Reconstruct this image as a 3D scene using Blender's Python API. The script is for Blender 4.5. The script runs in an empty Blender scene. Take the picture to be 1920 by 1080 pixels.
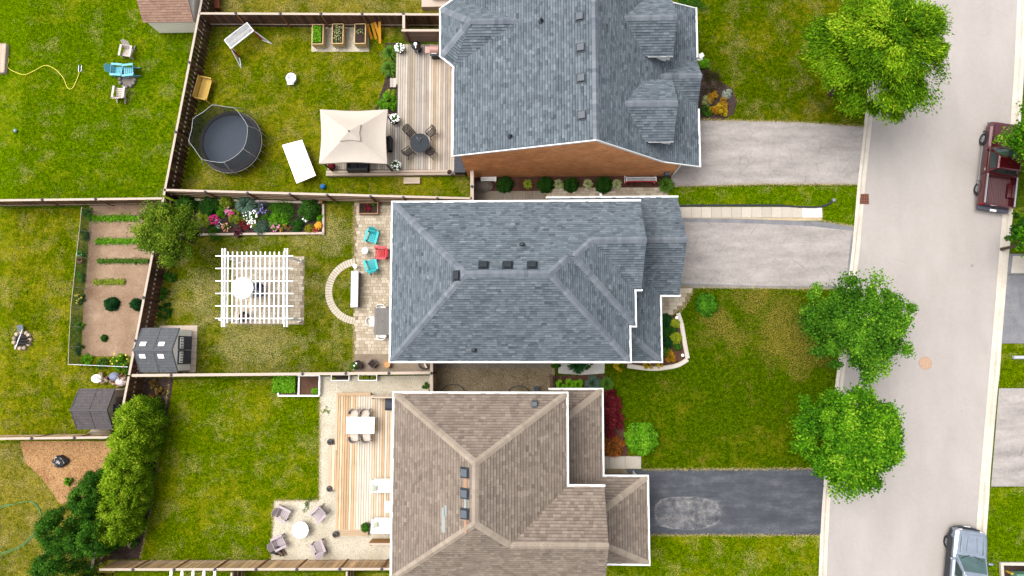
import bpy, math, random
import numpy as np
from mathutils import Vector, Matrix
from mathutils.geometry import tessellate_polygon
R = math.radians
random.seed(11); rng = np.random.default_rng(11)
S = bpy.context.scene
COL = S.collection

# ---------------------------------------------------------------- camera, sky, sun, exposure
F_PX, H_CAM = 1290.0, 41.0            # focal length in photo pixels (1920 wide), flying height in metres
NADIR = (1000.0, 655.0)               # where the plumb line meets the picture
_a, _b = (NADIR[0]-960)/F_PX, -(NADIR[1]-540)/F_PX
RX, RY = math.atan(-_b), math.atan(_a/math.sqrt(1+_b*_b))
cam = bpy.data.cameras.new('camera'); cam.sensor_width = 36; cam.lens = 36*F_PX/1920
cam.clip_start = 0.5; cam.clip_end = 2000
camo = bpy.data.objects.new('camera', cam); COL.objects.link(camo)
camo.location = (0, 0, H_CAM); camo.rotation_euler = (RX, RY, 0); S.camera = camo
CAMR = Matrix.Rotation(RY, 3, 'Y') @ Matrix.Rotation(RX, 3, 'X')

SUN_EL, SUN_AZ = R(66), R(158)        # azimuth measured from +x towards +y
w = bpy.data.worlds.new('World'); S.world = w; w.use_nodes = True
nt = w.node_tree; nt.nodes.clear()
sky = nt.nodes.new('ShaderNodeTexSky'); sky.sky_type = 'NISHITA'; sky.sun_disc = False
sky.sun_elevation = SUN_EL; sky.sun_rotation = math.pi/2 - SUN_AZ
sky.air_density = 1.0; sky.dust_density = 6.0; sky.ozone_density = 0.5
hs = nt.nodes.new('ShaderNodeHueSaturation'); hs.inputs['Saturation'].default_value = 0.22
bg = nt.nodes.new('ShaderNodeBackground'); bg.inputs['Strength'].default_value = 0.15
wo = nt.nodes.new('ShaderNodeOutputWorld')
nt.links.new(sky.outputs[0], hs.inputs['Color']); nt.links.new(hs.outputs[0], bg.inputs[0]); nt.links.new(bg.outputs[0], wo.inputs[0])
sl = bpy.data.lights.new('sun', 'SUN'); sl.energy = 0.8; sl.angle = R(40); sl.color = (1, .96, .9)
so = bpy.data.objects.new('sun', sl); COL.objects.link(so)
sd = Vector((math.cos(SUN_EL)*math.cos(SUN_AZ), math.cos(SUN_EL)*math.sin(SUN_AZ), math.sin(SUN_EL)))
so.rotation_euler = sd.to_track_quat('Z', 'Y').to_euler(); so.location = (0, 0, 60)
S.view_settings.view_transform = 'Standard'; S.view_settings.look = 'None'
S.view_settings.gamma = 1; S.view_settings.use_curve_mapping = False
S.view_settings.exposure = 1.22

# ---------------------------------------------------------------- photo pixel + height -> point in the place
def ray(px, py):
    return CAMR @ Vector(((px-960)/F_PX, (540-py)/F_PX, -1))
def P(px, py, z=0.0):
    d = ray(px, py); t = (H_CAM - z)/(-d.z)
    return Vector((d.x*t, d.y*t, z))
def on_plane(px, py, p0, n):
    d = ray(px, py); o = Vector((0, 0, H_CAM)); t = (p0-o).dot(n)/d.dot(n)
    return o + d*t
def on_y(px, py, y):
    d = ray(px, py); t = y/d.y
    return Vector((d.x*t, y, H_CAM+d.z*t))
def on_x(px, py, x):
    d = ray(px, py); t = x/d.x
    return Vector((x, d.y*t, H_CAM+d.z*t))

# ---------------------------------------------------------------- materials
def lin(c): c /= 255; return c/12.92 if c <= .04045 else ((c+.055)/1.055)**2.4
K = 2.2
def C(r, g, b, k=K): return (lin(r)/k, lin(g)/k, lin(b)/k, 1)
_m = {}
class N:
    def __init__(s, name):
        s.m = bpy.data.materials.new(name); s.m.use_nodes = True; s.t = s.m.node_tree
        s.b = s.t.nodes['Principled BSDF']; s.o = s.t.nodes['Material Output']
    def n(s, kind, **kw):
        x = s.t.nodes.new(kind)
        for k, v in kw.items():
            if k in x.inputs: x.inputs[k].default_value = v
            else: setattr(x, k, v)
        return x
    def l(s, a, b): s.t.links.new(a, b)
    def pos(s, obj=False):
        return s.n('ShaderNodeTexCoord').outputs['Object'] if obj else s.n('ShaderNodeNewGeometry').outputs['Position']
    def noise(s, vec, scale, detail=3, rough=.6):
        x = s.n('ShaderNodeTexNoise', Scale=scale, Detail=detail, Roughness=rough); s.l(vec, x.inputs['Vector']); return x.outputs['Fac']
    def ramp(s, fac, stops):
        x = s.n('ShaderNodeValToRGB'); e = x.color_ramp.elements
        while len(e) < len(stops): e.new(.5)
        for i, (p, c) in enumerate(stops):
            e[i].position = p; e[i].color = c if not isinstance(c, (int, float)) else (c, c, c, 1)
        s.l(fac, x.inputs[0]); return x.outputs[0]
    def mix(s, fac, a, b, mode='MIX'):
        x = s.n('ShaderNodeMix', data_type='RGBA', blend_type=mode)
        for v, i in ((fac, 0), (a, 6), (b, 7)):
            if hasattr(v, 'is_linked'): s.l(v, x.inputs[i])
            else: x.inputs[i].default_value = v
        return x.outputs[2]
    def math(s, op, a, b=0.0):
        x = s.n('ShaderNodeMath', operation=op)
        for v, i in ((a, 0), (b, 1)):
            if hasattr(v, 'is_linked'): s.l(v, x.inputs[i])
            else: x.inputs[i].default_value = v
        return x.outputs[0]
    def bump(s, h, strength=.4, dist=.02):
        x = s.n('ShaderNodeBump', Strength=strength, Distance=dist); s.l(h, x.inputs['Height']); s.l(x.outputs[0], s.b.inputs['Normal'])
    def done(s, col, rough=.85, spec=.25):
        if hasattr(col, 'is_linked'): s.l(col, s.b.inputs['Base Color'])
        else: s.b.inputs['Base Color'].default_value = col
        s.b.inputs['Roughness'].default_value = rough; s.b.inputs['Specular IOR Level'].default_value = spec
        return s.m
def sc(c, f): return (min(c[0]*f, 1), min(c[1]*f, 1), min(c[2]*f, 1), 1)

def plain(name, c, var=.12, scale=6, rough=.75, spec=.3, metal=0, objrand=0, bump=0, fine=60):
    if name in _m: return _m[name]
    g = N(name); p = g.pos()
    f = g.noise(p, scale, 4); f2 = g.noise(p, fine, 2)
    f = g.math('ADD', g.math('MULTIPLY', f, .6), g.math('MULTIPLY', f2, .4))
    col = g.ramp(f, [(.3, sc(c, 1-var)), (.7, sc(c, 1+var))])
    if objrand:
        oi = g.n('ShaderNodeObjectInfo')
        col = g.mix(1.0, col, g.ramp(oi.outputs['Random'], [(0, 1-objrand), (1, 1+objrand)]), 'MULTIPLY')
    if bump: g.bump(f2, bump, .02)
    g.b.inputs['Metallic'].default_value = metal
    _m[name] = g.done(col, rough, spec); return g.m

def wood(name, c, var=.22, objrand=.25, tint=None, axis=2):
    """weathered board: grain streaks along the board's own length"""
    if name in _m: return _m[name]
    g = N(name); p = g.pos(True)
    mp = g.n('ShaderNodeMapping'); sc3 = [26, 26, 26]; sc3[axis] = 1.6; mp.inputs['Scale'].default_value = sc3
    oi = g.n('ShaderNodeObjectInfo'); cx = g.n('ShaderNodeCombineXYZ'); g.l(g.math('MULTIPLY', oi.outputs['Random'], 40), cx.inputs[0]); g.l(cx.outputs[0], mp.inputs['Location'])
    g.l(p, mp.inputs['Vector'])
    f = g.noise(mp.outputs[0], 1.0, 3); f2 = g.noise(g.pos(), 1.3, 3)
    f = g.math('ADD', g.math('MULTIPLY', f, .6), g.math('MULTIPLY', f2, .4))
    c2 = tint or c
    col = g.ramp(f, [(.32, sc(c, 1-var)), (.5, c), (.68, sc(c2, 1+var))])
    col = g.mix(1.0, col, g.ramp(oi.outputs['Random'], [(0, 1-objrand), (.5, 1.0), (1, 1+objrand)]), 'MULTIPLY')
    g.bump(f, .3, .01)
    _m[name] = g.done(col, .8, .2); return g.m

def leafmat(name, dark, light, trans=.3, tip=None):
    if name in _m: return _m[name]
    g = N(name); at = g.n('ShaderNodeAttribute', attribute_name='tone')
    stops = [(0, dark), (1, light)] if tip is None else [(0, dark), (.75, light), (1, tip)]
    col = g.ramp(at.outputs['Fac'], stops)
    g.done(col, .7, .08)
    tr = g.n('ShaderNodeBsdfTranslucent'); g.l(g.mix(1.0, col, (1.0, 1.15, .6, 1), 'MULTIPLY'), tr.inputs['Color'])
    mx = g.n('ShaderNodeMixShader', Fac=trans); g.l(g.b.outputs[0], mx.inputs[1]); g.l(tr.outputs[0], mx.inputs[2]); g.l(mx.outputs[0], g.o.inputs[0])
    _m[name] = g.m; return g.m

def netmat(name, c, alpha):
    if name in _m: return _m[name]
    g = N(name); p = g.pos(True); g.done(g.ramp(g.noise(p, 4), [(.3, sc(c, .8)), (.7, sc(c, 1.2))]), .8, .2)
    tr = g.n('ShaderNodeBsdfTransparent'); mx = g.n('ShaderNodeMixShader', Fac=alpha)
    g.l(tr.outputs[0], mx.inputs[1]); g.l(g.b.outputs[0], mx.inputs[2]); g.l(mx.outputs[0], g.o.inputs[0])
    _m[name] = g.m; return g.m

def lawnmat(name, dark, mid, yellow, straw, ya=.5, seed=0.0, sa=.64, dry=()):
    """dry: (x, y, radius) of scorched patches"""
    if name in _m: return _m[name]
    g = N(name); ge = g.pos()
    mp = g.n('ShaderNodeMapping'); mp.inputs['Location'].default_value = (seed*13.7, seed*7.1, 0); g.l(ge, mp.inputs[0]); p = mp.outputs[0]
    big = g.noise(p, .28, 4, .6); med = g.noise(p, 1.6, 4, .65); fine = g.noise(p, 4.5, 4, .75); vf = g.noise(p, 16, 3, .75)
    base = g.ramp(g.math('ADD', g.math('MULTIPLY', fine, .4), g.math('MULTIPLY', vf, .6)), [(.36, sc(dark, .45)), (.46, dark), (.54, mid), (.64, sc(mid, 1.7))])
    ymask = g.ramp(g.math('ADD', g.math('MULTIPLY', big, .55), g.math('MULTIPLY', med, .45)), [(.62-.28*ya, 0), (.78-.24*ya, 1)])
    yel = g.ramp(g.math('ADD', g.math('MULTIPLY', fine, .35), g.math('MULTIPLY', vf, .65)), [(.38, sc(mid, .7)), (.5, yellow), (.62, sc(yellow, 1.5))])
    col = g.mix(g.math('MULTIPLY', ymask, .85), base, yel)
    sn = g.noise(p, .75, 5, .7)
    for dx, dy, dr in dry:
        v = g.n('ShaderNodeVectorMath', operation='DISTANCE'); g.l(ge, v.inputs[0]); v.inputs[1].default_value = (dx, dy, 0)
        sn = g.math('ADD', sn, g.ramp(g.math('DIVIDE', v.outputs['Value'], dr), [(0, .25), (1, 0)]))
    smask = g.math('MULTIPLY', g.ramp(sn, [(sa-.1, 0), (sa+.1, .85)]), g.ramp(vf, [(.44, 0), (.6, 1)]))
    col = g.mix(smask, col, straw)
    at = g.n('ShaderNodeAttribute', attribute_name='tone')
    col = g.mix(1.0, col, g.ramp(at.outputs['Fac'], [(0, .9), (.5, .58), (1, 1.4)]), 'MULTIPLY')
    g.bump(g.math('ADD', vf, fine), .6, .03)
    _m[name] = g.done(col, .95, 0.0); return g.m

def groundmat(name, c1, c2, scale=14, big=.7, speck=None, rough=.95, bump=.4, amt=.5):
    """gravel, soil, asphalt: blotches + grain + specks"""
    if name in _m: return _m[name]
    g = N(name); p = g.pos()
    f = g.noise(p, big, 5, .6); gr = g.noise(p, scale, 3, .7); vf = g.noise(p, scale*4, 2, .7)
    mixf = g.math('ADD', g.math('MULTIPLY', f, amt), g.math('ADD', g.math('MULTIPLY', gr, (1-amt)*.5), g.math('MULTIPLY', vf, (1-amt)*.5)))
    col = g.ramp(mixf, [(.36, c1), (.64, c2)])
    if speck:
        v = g.n('ShaderNodeTexVoronoi', Scale=scale*1.3); g.l(p, v.inputs['Vector'])
        col = g.mix(g.ramp(v.outputs['Distance'], [(.12, .8), (.3, 0)]), col, speck)
    g.bump(vf, bump, .02)
    _m[name] = g.done(col, rough, .15); return g.m

def tonemat(name, dark, light, rough=.9, var=.12, fine=40, stain=0):
    """pieces whose shade differs one by one (shingles, pavers): per-face tone"""
    if name in _m: return _m[name]
    g = N(name); at = g.n('ShaderNodeAttribute', attribute_name='tone'); p = g.pos()
    col = g.ramp(at.outputs['Fac'], [(0, dark), (1, light)])
    f = g.math('ADD', g.math('MULTIPLY', g.noise(p, fine, 2), .6), g.math('MULTIPLY', g.noise(p, .6, 4), .4))
    col = g.mix(1.0, col, g.ramp(f, [(.3, 1-var), (.7, 1+var)]), 'MULTIPLY')
    if stain:      # faint weather streaks and fading
        col = g.mix(1.0, col, g.ramp(g.noise(p, 1.7, 5, .7), [(.3, 1-stain), (.5, 1.0), (.72, 1+stain)]), 'MULTIPLY')
    g.bump(g.noise(p, fine*1.5, 2), .35, .008)
    _m[name] = g.done(col, rough, .2); return g.m

# ---------------------------------------------------------------- mesh helpers
ORG = {}
def link(o, parent=None):
    COL.objects.link(o)
    if parent is not None: o.parent = parent
    return o
def props(o, label=None, cat=None, group=None, kind=None):
    if label: o['label'] = label
    if cat: o['category'] = cat
    if group: o['group'] = group
    if kind: o['kind'] = kind
    return o
def thing(name, label, cat, loc=(0, 0, 0), group=None, rz=0):
    o = bpy.data.objects.new(name, None); o.empty_display_size = .1; link(o)
    o.location = loc; o.rotation_euler = (0, 0, rz); ORG[o] = Vector(loc)
    return props(o, label, cat, group)
def npmesh(name, V, Fc, mat, parent=None, tone=None, smooth=False, kind=None):
    V = np.asarray(V, dtype=np.float32); Fc = np.asarray(Fc, dtype=np.int32)
    if parent is not None: V = V - np.array(ORG.get(parent, (0, 0, 0)), dtype=np.float32)
    me = bpy.data.meshes.new(name); k = Fc.shape[1]; n = len(Fc)
    me.vertices.add(len(V)); me.vertices.foreach_set('co', V.ravel())
    me.loops.add(n*k); me.loops.foreach_set('vertex_index', Fc.ravel())
    me.polygons.add(n); me.polygons.foreach_set('loop_start', np.arange(0, n*k, k, dtype=np.int32))
    try: me.polygons.foreach_set('loop_total', np.full(n, k, dtype=np.int32))
    except Exception: pass
    if tone is not None:
        a = me.attributes.new('tone', 'FLOAT', 'FACE'); a.data.foreach_set('value', np.clip(np.asarray(tone, dtype=np.float32), 0, 1))
    me.update(calc_edges=True); me.validate()
    if smooth: me.shade_smooth()
    me.materials.append(mat)
    o = link(bpy.data.objects.new(name, me), parent); ORG[o] = ORG.get(parent, Vector((0, 0, 0)))
    if kind: o['kind'] = kind
    return o
class MB:
    def __init__(s): s.v = []; s.f = []; s.t = []
    def add(s, vs, fs, tone=None):
        b = len(s.v); s.v += [Vector(v) for v in vs]; s.f += [tuple(i+b for i in f) for f in fs]
        s.t += [0.5 if tone is None else tone]*len(fs); return s
    def box(s, c, d, rot=None, tone=None):
        c = Vector(c); x, y, z = d[0]/2, d[1]/2, d[2]/2
        vs = [Vector(q) for q in ((-x,-y,-z),(x,-y,-z),(x,y,-z),(-x,y,-z),(-x,-y,z),(x,-y,z),(x,y,z),(-x,y,z))]
        if rot is not None:
            if isinstance(rot, (int, float)): rot = Matrix.Rotation(rot, 3, 'Z')
            vs = [rot @ q for q in vs]
        return s.add([q+c for q in vs], [(0,3,2,1),(4,5,6,7),(0,1,5,4),(1,2,6,5),(2,3,7,6),(3,0,4,7)], tone)
    def bar(s, a, b, wd, th, up=(0, 0, 1), tone=None):
        """rectangular bar from a to b, wd across, th along up"""
        a, b = Vector(a), Vector(b); y = (b-a); L = y.length; y.normalize(); x = y.cross(Vector(up))
        if x.length < 1e-4: x = Vector((1, 0, 0))
        x.normalize(); z = x.cross(y)
        return s.box((a+b)/2, (wd, L, th), Matrix((x, y, z)).transposed(), tone)
    def prism(s, pts, z0, z1):
        n = len(pts)
        ar = sum(pts[i][0]*pts[(i+1) % n][1]-pts[(i+1) % n][0]*pts[i][1] for i in range(n))
        if ar < 0: pts = list(reversed(pts))
        vs = [(p[0], p[1], z0) for p in pts]+[(p[0], p[1], z1) for p in pts]
        tri = [t if _up(vs, t) else (t[0], t[2], t[1]) for t in tessellate_polygon([[Vector((p[0], p[1], 0)) for p in pts]])]
        fs = [tuple(i+n for i in t) for t in tri]+[tuple(reversed(t)) for t in tri]+[(i, (i+1) % n, (i+1) % n+n, i+n) for i in range(n)]
        return s.add(vs, fs)
    def tube(s, pts, r, seg=6, cap=True):
        pts = [Vector(p) for p in pts]; n = len(pts); rs = r if isinstance(r, (list, tuple)) else [r]*n
        vs = []; prev = None
        for i, p in enumerate(pts):
            d = (pts[min(i+1, n-1)]-pts[max(i-1, 0)]).normalized()
            x = d.cross(Vector((0, 0, 1))) if prev is None else prev - d*prev.dot(d)
            if x.length < 1e-3: x = d.cross(Vector((0, 1, 0)))
            x.normalize(); prev = x; y = d.cross(x)
            vs += [p + (x*math.cos(2*math.pi*k/seg)+y*math.sin(2*math.pi*k/seg))*rs[i] for k in range(seg)]
        fs = [(i*seg+k, i*seg+(k+1) % seg, (i+1)*seg+(k+1) % seg, (i+1)*seg+k) for i in range(n-1) for k in range(seg)]
        if cap: fs += [tuple(range(seg-1, -1, -1)), tuple((n-1)*seg+k for k in range(seg))]
        return s.add(vs, fs)
    def lathe(s, c, prof, seg=16, cap=True, sx=1, sy=1):
        c = Vector(c); vs = []; n = len(prof)
        for r, z in prof: vs += [c+Vector((sx*r*math.cos(2*math.pi*k/seg), sy*r*math.sin(2*math.pi*k/seg), z)) for k in range(seg)]
        fs = [(i*seg+k, i*seg+(k+1) % seg, (i+1)*seg+(k+1) % seg, (i+1)*seg+k) for i in range(n-1) for k in range(seg)]
        if cap: fs += [tuple(range(seg-1, -1, -1)), tuple((n-1)*seg+k for k in range(seg))]
        return s.add(vs, fs)
    def loft(s, secs, closed_ends=True):
        """rings with the same vertex count"""
        k = len(secs[0]); vs = [q for r in secs for q in r]; n = len(secs)
        fs = [(i*k+j, i*k+(j+1) % k, (i+1)*k+(j+1) % k, (i+1)*k+j) for i in range(n-1) for j in range(k)]
        if closed_ends: fs += [tuple(range(k-1, -1, -1)), tuple((n-1)*k+j for j in range(k))]
        return s.add(vs, fs)
    def build(s, name, mat, parent=None, kind=None, smooth=False, bevel=0, tone=False):
        off = ORG.get(parent, Vector((0, 0, 0))) if parent is not None else Vector((0, 0, 0))
        me = bpy.data.meshes.new(name); me.from_pydata([v-off for v in s.v], [], s.f)
        if tone:
            a = me.attributes.new('tone', 'FLOAT', 'FACE'); a.data.foreach_set('value', s.t)
        me.update()
        if smooth: me.shade_smooth()
        me.materials.append(mat)
        o = link(bpy.data.objects.new(name, me), parent); ORG[o] = off
        if bevel:
            m = o.modifiers.new('bevel', 'BEVEL'); m.width = bevel; m.segments = 2; m.limit_method = 'ANGLE'
        if kind: o['kind'] = kind
        return o
def _up(vs, t):
    a, b, c = (vs[i] for i in t); return (b[0]-a[0])*(c[1]-a[1])-(b[1]-a[1])*(c[0]-a[0]) > 0
def piece(name, me, mat, parent, loc, rot=None, kind=None):
    """one piece that shares its mesh with its like"""
    o = link(bpy.data.objects.new(name, me), parent); o.location = Vector(loc)-ORG.get(parent, Vector((0, 0, 0)))
    if rot is not None:
        if isinstance(rot, Matrix): o.rotation_euler = rot.to_euler()
        else: o.rotation_euler = (0, 0, rot)
    return o
_box = {}
def boxmesh(d, mat, name='board'):
    k = (round(d[0], 3), round(d[1], 3), round(d[2], 3), mat.name, name)
    if k not in _box:
        b = MB().box((0, 0, 0), d); me = bpy.data.meshes.new(name); me.from_pydata(b.v, [], b.f); me.update(); me.materials.append(mat); _box[k] = me
    return _box[k]
def children(o): return [c for c in bpy.data.objects if c.parent == o]
_kids = {}
def dup(root, loc, rz, label, group=None):
    if root not in _kids:
        ch = children(root); _kids[root] = [(c, children(c)) for c in ch]
    r = root.copy(); COL.objects.link(r); r.location = loc; r.rotation_euler = (0, 0, rz); r['label'] = label
    if group: r['group'] = group
    for c, gs in _kids[root]:
        d = c.copy(); COL.objects.link(d); d.parent = r
        for g in gs:
            e = g.copy(); COL.objects.link(e); e.parent = d
    return r
def place(root, spots, group):
    """spots: (loc, rz, label); the first is the prototype itself"""
    out = []
    for i, (loc, rz, label) in enumerate(spots):
        if i == 0: continue
        out.append(dup(root, loc, rz, label, group))
    loc, rz, label = spots[0]
    root.location = loc; root.rotation_euler = (0, 0, rz); root['label'] = label; root['group'] = group
    return [root]+out
HARD = []          # footprints where no grass grows
def pp(pts, z=0.0): return [P(x, y, z) for x, y in pts]
def sheet(name, pts, z, mat, kind='structure', hard=True, px=True, parent=None, thick=0):
    q = pp(pts) if px else [Vector((p[0], p[1], 0)) for p in pts]
    if hard: HARD.append(np.array([(v.x, v.y) for v in q]))
    if thick: b = MB().prism(q, z-thick, z)
    else:
        b = MB(); vs = [(v.x, v.y, z) for v in q]
        b.add(vs, [t if _up(vs, t) else (t[0], t[2], t[1]) for t in tessellate_polygon([[Vector((v.x, v.y, 0)) for v in q]])])
    return b.build(name, mat, parent, kind=kind)
def inside(pts, poly):
    x, y = pts[:, 0], pts[:, 1]; n = len(poly); r = np.zeros(len(pts), bool)
    j = n-1
    for i in range(n):
        xi, yi = poly[i]; xj, yj = poly[j]
        c = ((yi > y) != (yj > y)) & (x < (xj-xi)*(y-yi)/((yj-yi) if abs(yj-yi) > 1e-9 else 1e-9)+xi)
        r ^= c; j = i
    return r
def smooth_line(pts, n=6):
    """Catmull-Rom through points"""
    pts = [Vector(p) for p in pts]; q = [pts[0]*2-pts[1]]+pts+[pts[-1]*2-pts[-2]]; out = []
    for i in range(1, len(q)-2):
        for k in range(n):
            t = k/n; a, b, c, d = q[i-1], q[i], q[i+1], q[i+2]
            out.append(.5*((2*b)+(c-a)*t+(2*a-5*b+4*c-d)*t*t+(3*b-a-3*c+d)*t*t*t))
    return out+[pts[-1]]

# ---------------------------------------------------------------- foliage
def leaf_quads(cen, size, aspect=.55, upbias=.6, dirs=None, fold=.0):
    """one bent leaf (a quad) at each centre; returns V, F"""
    n = len(cen)
    nrm = rng.normal(size=(n, 3)); nrm[:, 2] = np.abs(nrm[:, 2])+upbias*2; nrm /= np.linalg.norm(nrm, axis=1)[:, None]
    t = rng.normal(size=(n, 3)) if dirs is None else dirs+rng.normal(size=(n, 3))*.35
    t -= nrm*np.sum(t*nrm, axis=1)[:, None]; t /= np.linalg.norm(t, axis=1)[:, None]+1e-9
    b = np.cross(nrm, t); s = np.asarray(size).reshape(-1, 1)*np.ones((n, 1))
    a0 = cen-t*s*.5; a1 = cen+b*s*aspect*.5+nrm*s*.06; a2 = cen+t*s*.5-nrm*s*.08; a3 = cen-b*s*aspect*.5+nrm*s*.06
    V = np.stack([a0, a3, a2, a1], axis=1).reshape(-1, 3); Fq = np.arange(n*4).reshape(n, 4)
    return V, Fq
def ball(n, shell=.0):
    d = rng.normal(size=(n, 3)); d /= np.linalg.norm(d, axis=1)[:, None]
    r = (shell**3+(1-shell**3)*rng.random(n))**(1/3)
    return d*r[:, None]
# ================================================================ THE SETTING
def struct(o): o['kind'] = 'structure'; return o
m_soil = groundmat('garden_soil', C(150, 118, 92), C(205, 176, 148), 10, .8, bump=.5)
m_asph = groundmat('old_asphalt', C(192, 184, 180), C(222, 215, 211), 16, .5, amt=.3, bump=.25)
m_conc = groundmat('kerb_concrete', C(222, 208, 190), C(255, 246, 232), 9, .7, bump=.2)
def drivemat(name, c1, c2, crack, along=(.35, 1.3, 1), spots=.0):
    g = N(name); p = g.pos()
    mp = g.n('ShaderNodeMapping'); mp.inputs['Scale'].default_value = along; g.l(p, mp.inputs[0])
    streak = g.noise(mp.outputs[0], 1.2, 5, .65); fine = g.noise(p, 24, 4, .8); med = g.noise(p, 5, 4, .7)
    f = g.math('ADD', g.math('MULTIPLY', streak, .45), g.math('ADD', g.math('MULTIPLY', fine, .35), g.math('MULTIPLY', med, .2)))
    col = g.ramp(f, [(.38, c1), (.62, c2)])
    wob = g.mix(.12, p, g.n('ShaderNodeTexNoise', Scale=1.5).outputs['Color'], 'ADD')
    v = g.n('ShaderNodeTexVoronoi', Scale=.42, feature='DISTANCE_TO_EDGE'); g.l(wob, v.inputs['Vector'])
    cr = g.math('MULTIPLY', g.ramp(v.outputs['Distance'], [(.001, 1), (.006, 0)]), g.ramp(g.noise(p, .5, 3), [(.56, 0), (.66, .3)]))
    col = g.mix(cr, col, crack)
    sp = g.n('ShaderNodeTexVoronoi', Scale=.55); g.l(wob, sp.inputs['Vector'])
    col = g.mix(g.math('MULTIPLY', g.ramp(sp.outputs['Distance'], [(.03, .55), (.07, 0)]), g.ramp(g.noise(p, .35, 2), [(.5, 0), (.56, 1)])), col, sc(crack, .7))      # oil drips
    tw = g.n('ShaderNodeTexVoronoi', Scale=.9, feature='DISTANCE_TO_EDGE'); g.l(g.mix(.5, p, g.n('ShaderNodeTexNoise', Scale=.8, Detail=3).outputs['Color'], 'ADD'), tw.inputs['Vector'])
    col = g.mix(g.math('MULTIPLY', g.ramp(tw.outputs['Distance'], [(.0, .5), (.03, 0)]), g.ramp(g.noise(p, .9, 3), [(.5, 0), (.62, spots)])), col, crack)      # scuffs
    g.bump(fine, .25, .01); _m[name] = g.done(col, .92, .15); return g.m
m_road = drivemat('road_asphalt', C(190, 182, 176), C(208, 200, 194), C(160, 153, 150), (.5, .2, 1), .35)
m_drive = drivemat('driveway_asphalt', C(158, 150, 146), C(210, 202, 196), C(112, 107, 106), spots=.8)
m_seal = groundmat('sealed_edge', C(122, 124, 132), C(168, 166, 168), 12, 1.2, bump=.3)

struct(MB().prism([(-400, -400), (400, -400), (400, 400), (-400, 400)], -.5, -.22).build('ground', lawnmat('far_grass', C(70, 96, 12), C(104, 128, 22), C(140, 140, 40), C(190, 175, 110), .4, 9)))
# --- road with kerbs
KL = [(1690, -520), (1660, -200), (1646, -60), (1634, 80), (1621, 225), (1608, 345), (1597, 470), (1587, 545), (1571, 680), (1546, 890), (1538, 1000), (1534, 1100), (1524, 1400)]
KR = [(1950, -520), (1926, -200), (1913, -60), (1904, 120), (1896, 240), (1881, 410), (1862, 640), (1848, 800), (1838, 920), (1826, 1080), (1800, 1400)]
kl = [v+Vector((.5, 0, 0)) for v in smooth_line(pp(KL))]; kr = smooth_line(pp(KR))
struct(MB().prism([(v.x, v.y) for v in kl]+[(v.x, v.y) for v in reversed(kr)], -.21, -.10).build('road', m_road))
def perp(line, i):
    d = (line[min(i+1, len(line)-1)]-line[max(i-1, 0)]); d.z = 0; d.normalize(); return Vector((-d.y, d.x, 0))
def kerb(line, side, lows, name):
    """gutter pan plus raised lip; lows = photo rows where it dips for a driveway"""
    secs = []
    for i, v in enumerate(line):
        n = perp(line, i)*side
        low = any(a < v.y < b for a, b in lows); zt = .02 if low else .07
        pr = [(0, -.2), (0, -.085), (.24, -.075), (.29, zt-.02), (.34, zt), (.47, zt), (.50, zt-.02), (.50, -.2)]
        secs.append([Vector((v.x+n.x*a, v.y+n.y*a, z)) for a, z in pr])
    return struct(MB().loft(secs).build(name, m_conc))
def yr(y0, y1, x): return (P(x, y1).y, P(x, y0).y)
kl_w = [v for v in kl]
kerb(kl_w, -1 if perp(kl, 5).x > 0 else 1, [yr(232, 348, 1610), yr(420, 545, 1590), yr(876, 1006, 1545)], 'kerb')
kerb(kr, 1 if perp(kr, 5).x > 0 else -1, [yr(475, 645, 1880), yr(725, 915, 1860)], 'kerb')
# --- yard level (z = 0) either side
wl = [(v.x-.48, v.y) for v in kl]; er = [(v.x+.48, v.y) for v in kr]
m_yard = lawnmat('yard_grass', C(62, 88, 10), C(98, 120, 20), C(130, 132, 36), C(176, 160, 100), .45, 3)
struct(MB().prism(wl+[(-60, wl[-1][1]), (-60, wl[0][1])], -.21, 0).build('yard_ground', m_yard))
struct(MB().prism(er+[(60, er[-1][1]), (60, er[0][1])], -.21, 0).build('yard_ground', m_yard))

# --- lawns, one sheet per garden
LAWNS = []
def lawn(pts, mat, dens=1.0):
    q = pp(pts); LAWNS.append((np.array([(v.x, v.y) for v in q]), mat, dens))
    return sheet('lawn', pts, .004, mat, hard=False)
g_bright = lawnmat('grass_bright', C(74, 104, 0), C(112, 142, 2), C(152, 158, 24), C(206, 192, 116), .42, 1, .63)
g_yellow = lawnmat('grass_yellowish', C(78, 100, 0), C(118, 134, 4), C(166, 156, 32), C(212, 184, 112), .62, 2, .59)
g_dry = lawnmat('grass_dry', C(76, 96, 2), C(116, 128, 10), C(172, 158, 58), C(216, 196, 138), .55, 4, .57, [(P(480, 645).x, P(480, 645).y, 2.6), (P(380, 560).x, P(380, 560).y, 2.0), (P(620, 440).x, P(620, 440).y, 1.6)])
g_rich = lawnmat('grass_rich', C(76, 104, 0), C(116, 138, 2), C(160, 156, 26), C(216, 198, 118), .5, 5, .6)
g_front = lawnmat('grass_front', C(58, 84, 0), C(92, 116, 4), C(134, 132, 26), C(180, 150, 76), .34, 6.6, .66, [(P(1450, 600).x, P(1450, 600).y, 4.5), (P(1335, 610).x, P(1335, 610).y, 1.6), (P(1500, 640).x, P(1500, 640).y, 2.5)])
g_old = lawnmat('grass_patchy', C(78, 94, 2), C(112, 120, 8), C(170, 154, 60), C(206, 184, 128), .85, 7, .56)
lawn([(-60, -60), (390, -60), (400, 30), (330, 378), (-60, 390)], g_bright)
lawn([(390, 45), (745, 50), (745, 210), (880, 340), (885, 378), (320, 372), (345, 200)], g_yellow)
lawn([(395, -80), (840, -80), (840, 40), (400, 40)], g_old)
lawn([(320, 380), (668, 384), (668, 705), (262, 708), (275, 560)], g_dry)
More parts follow.
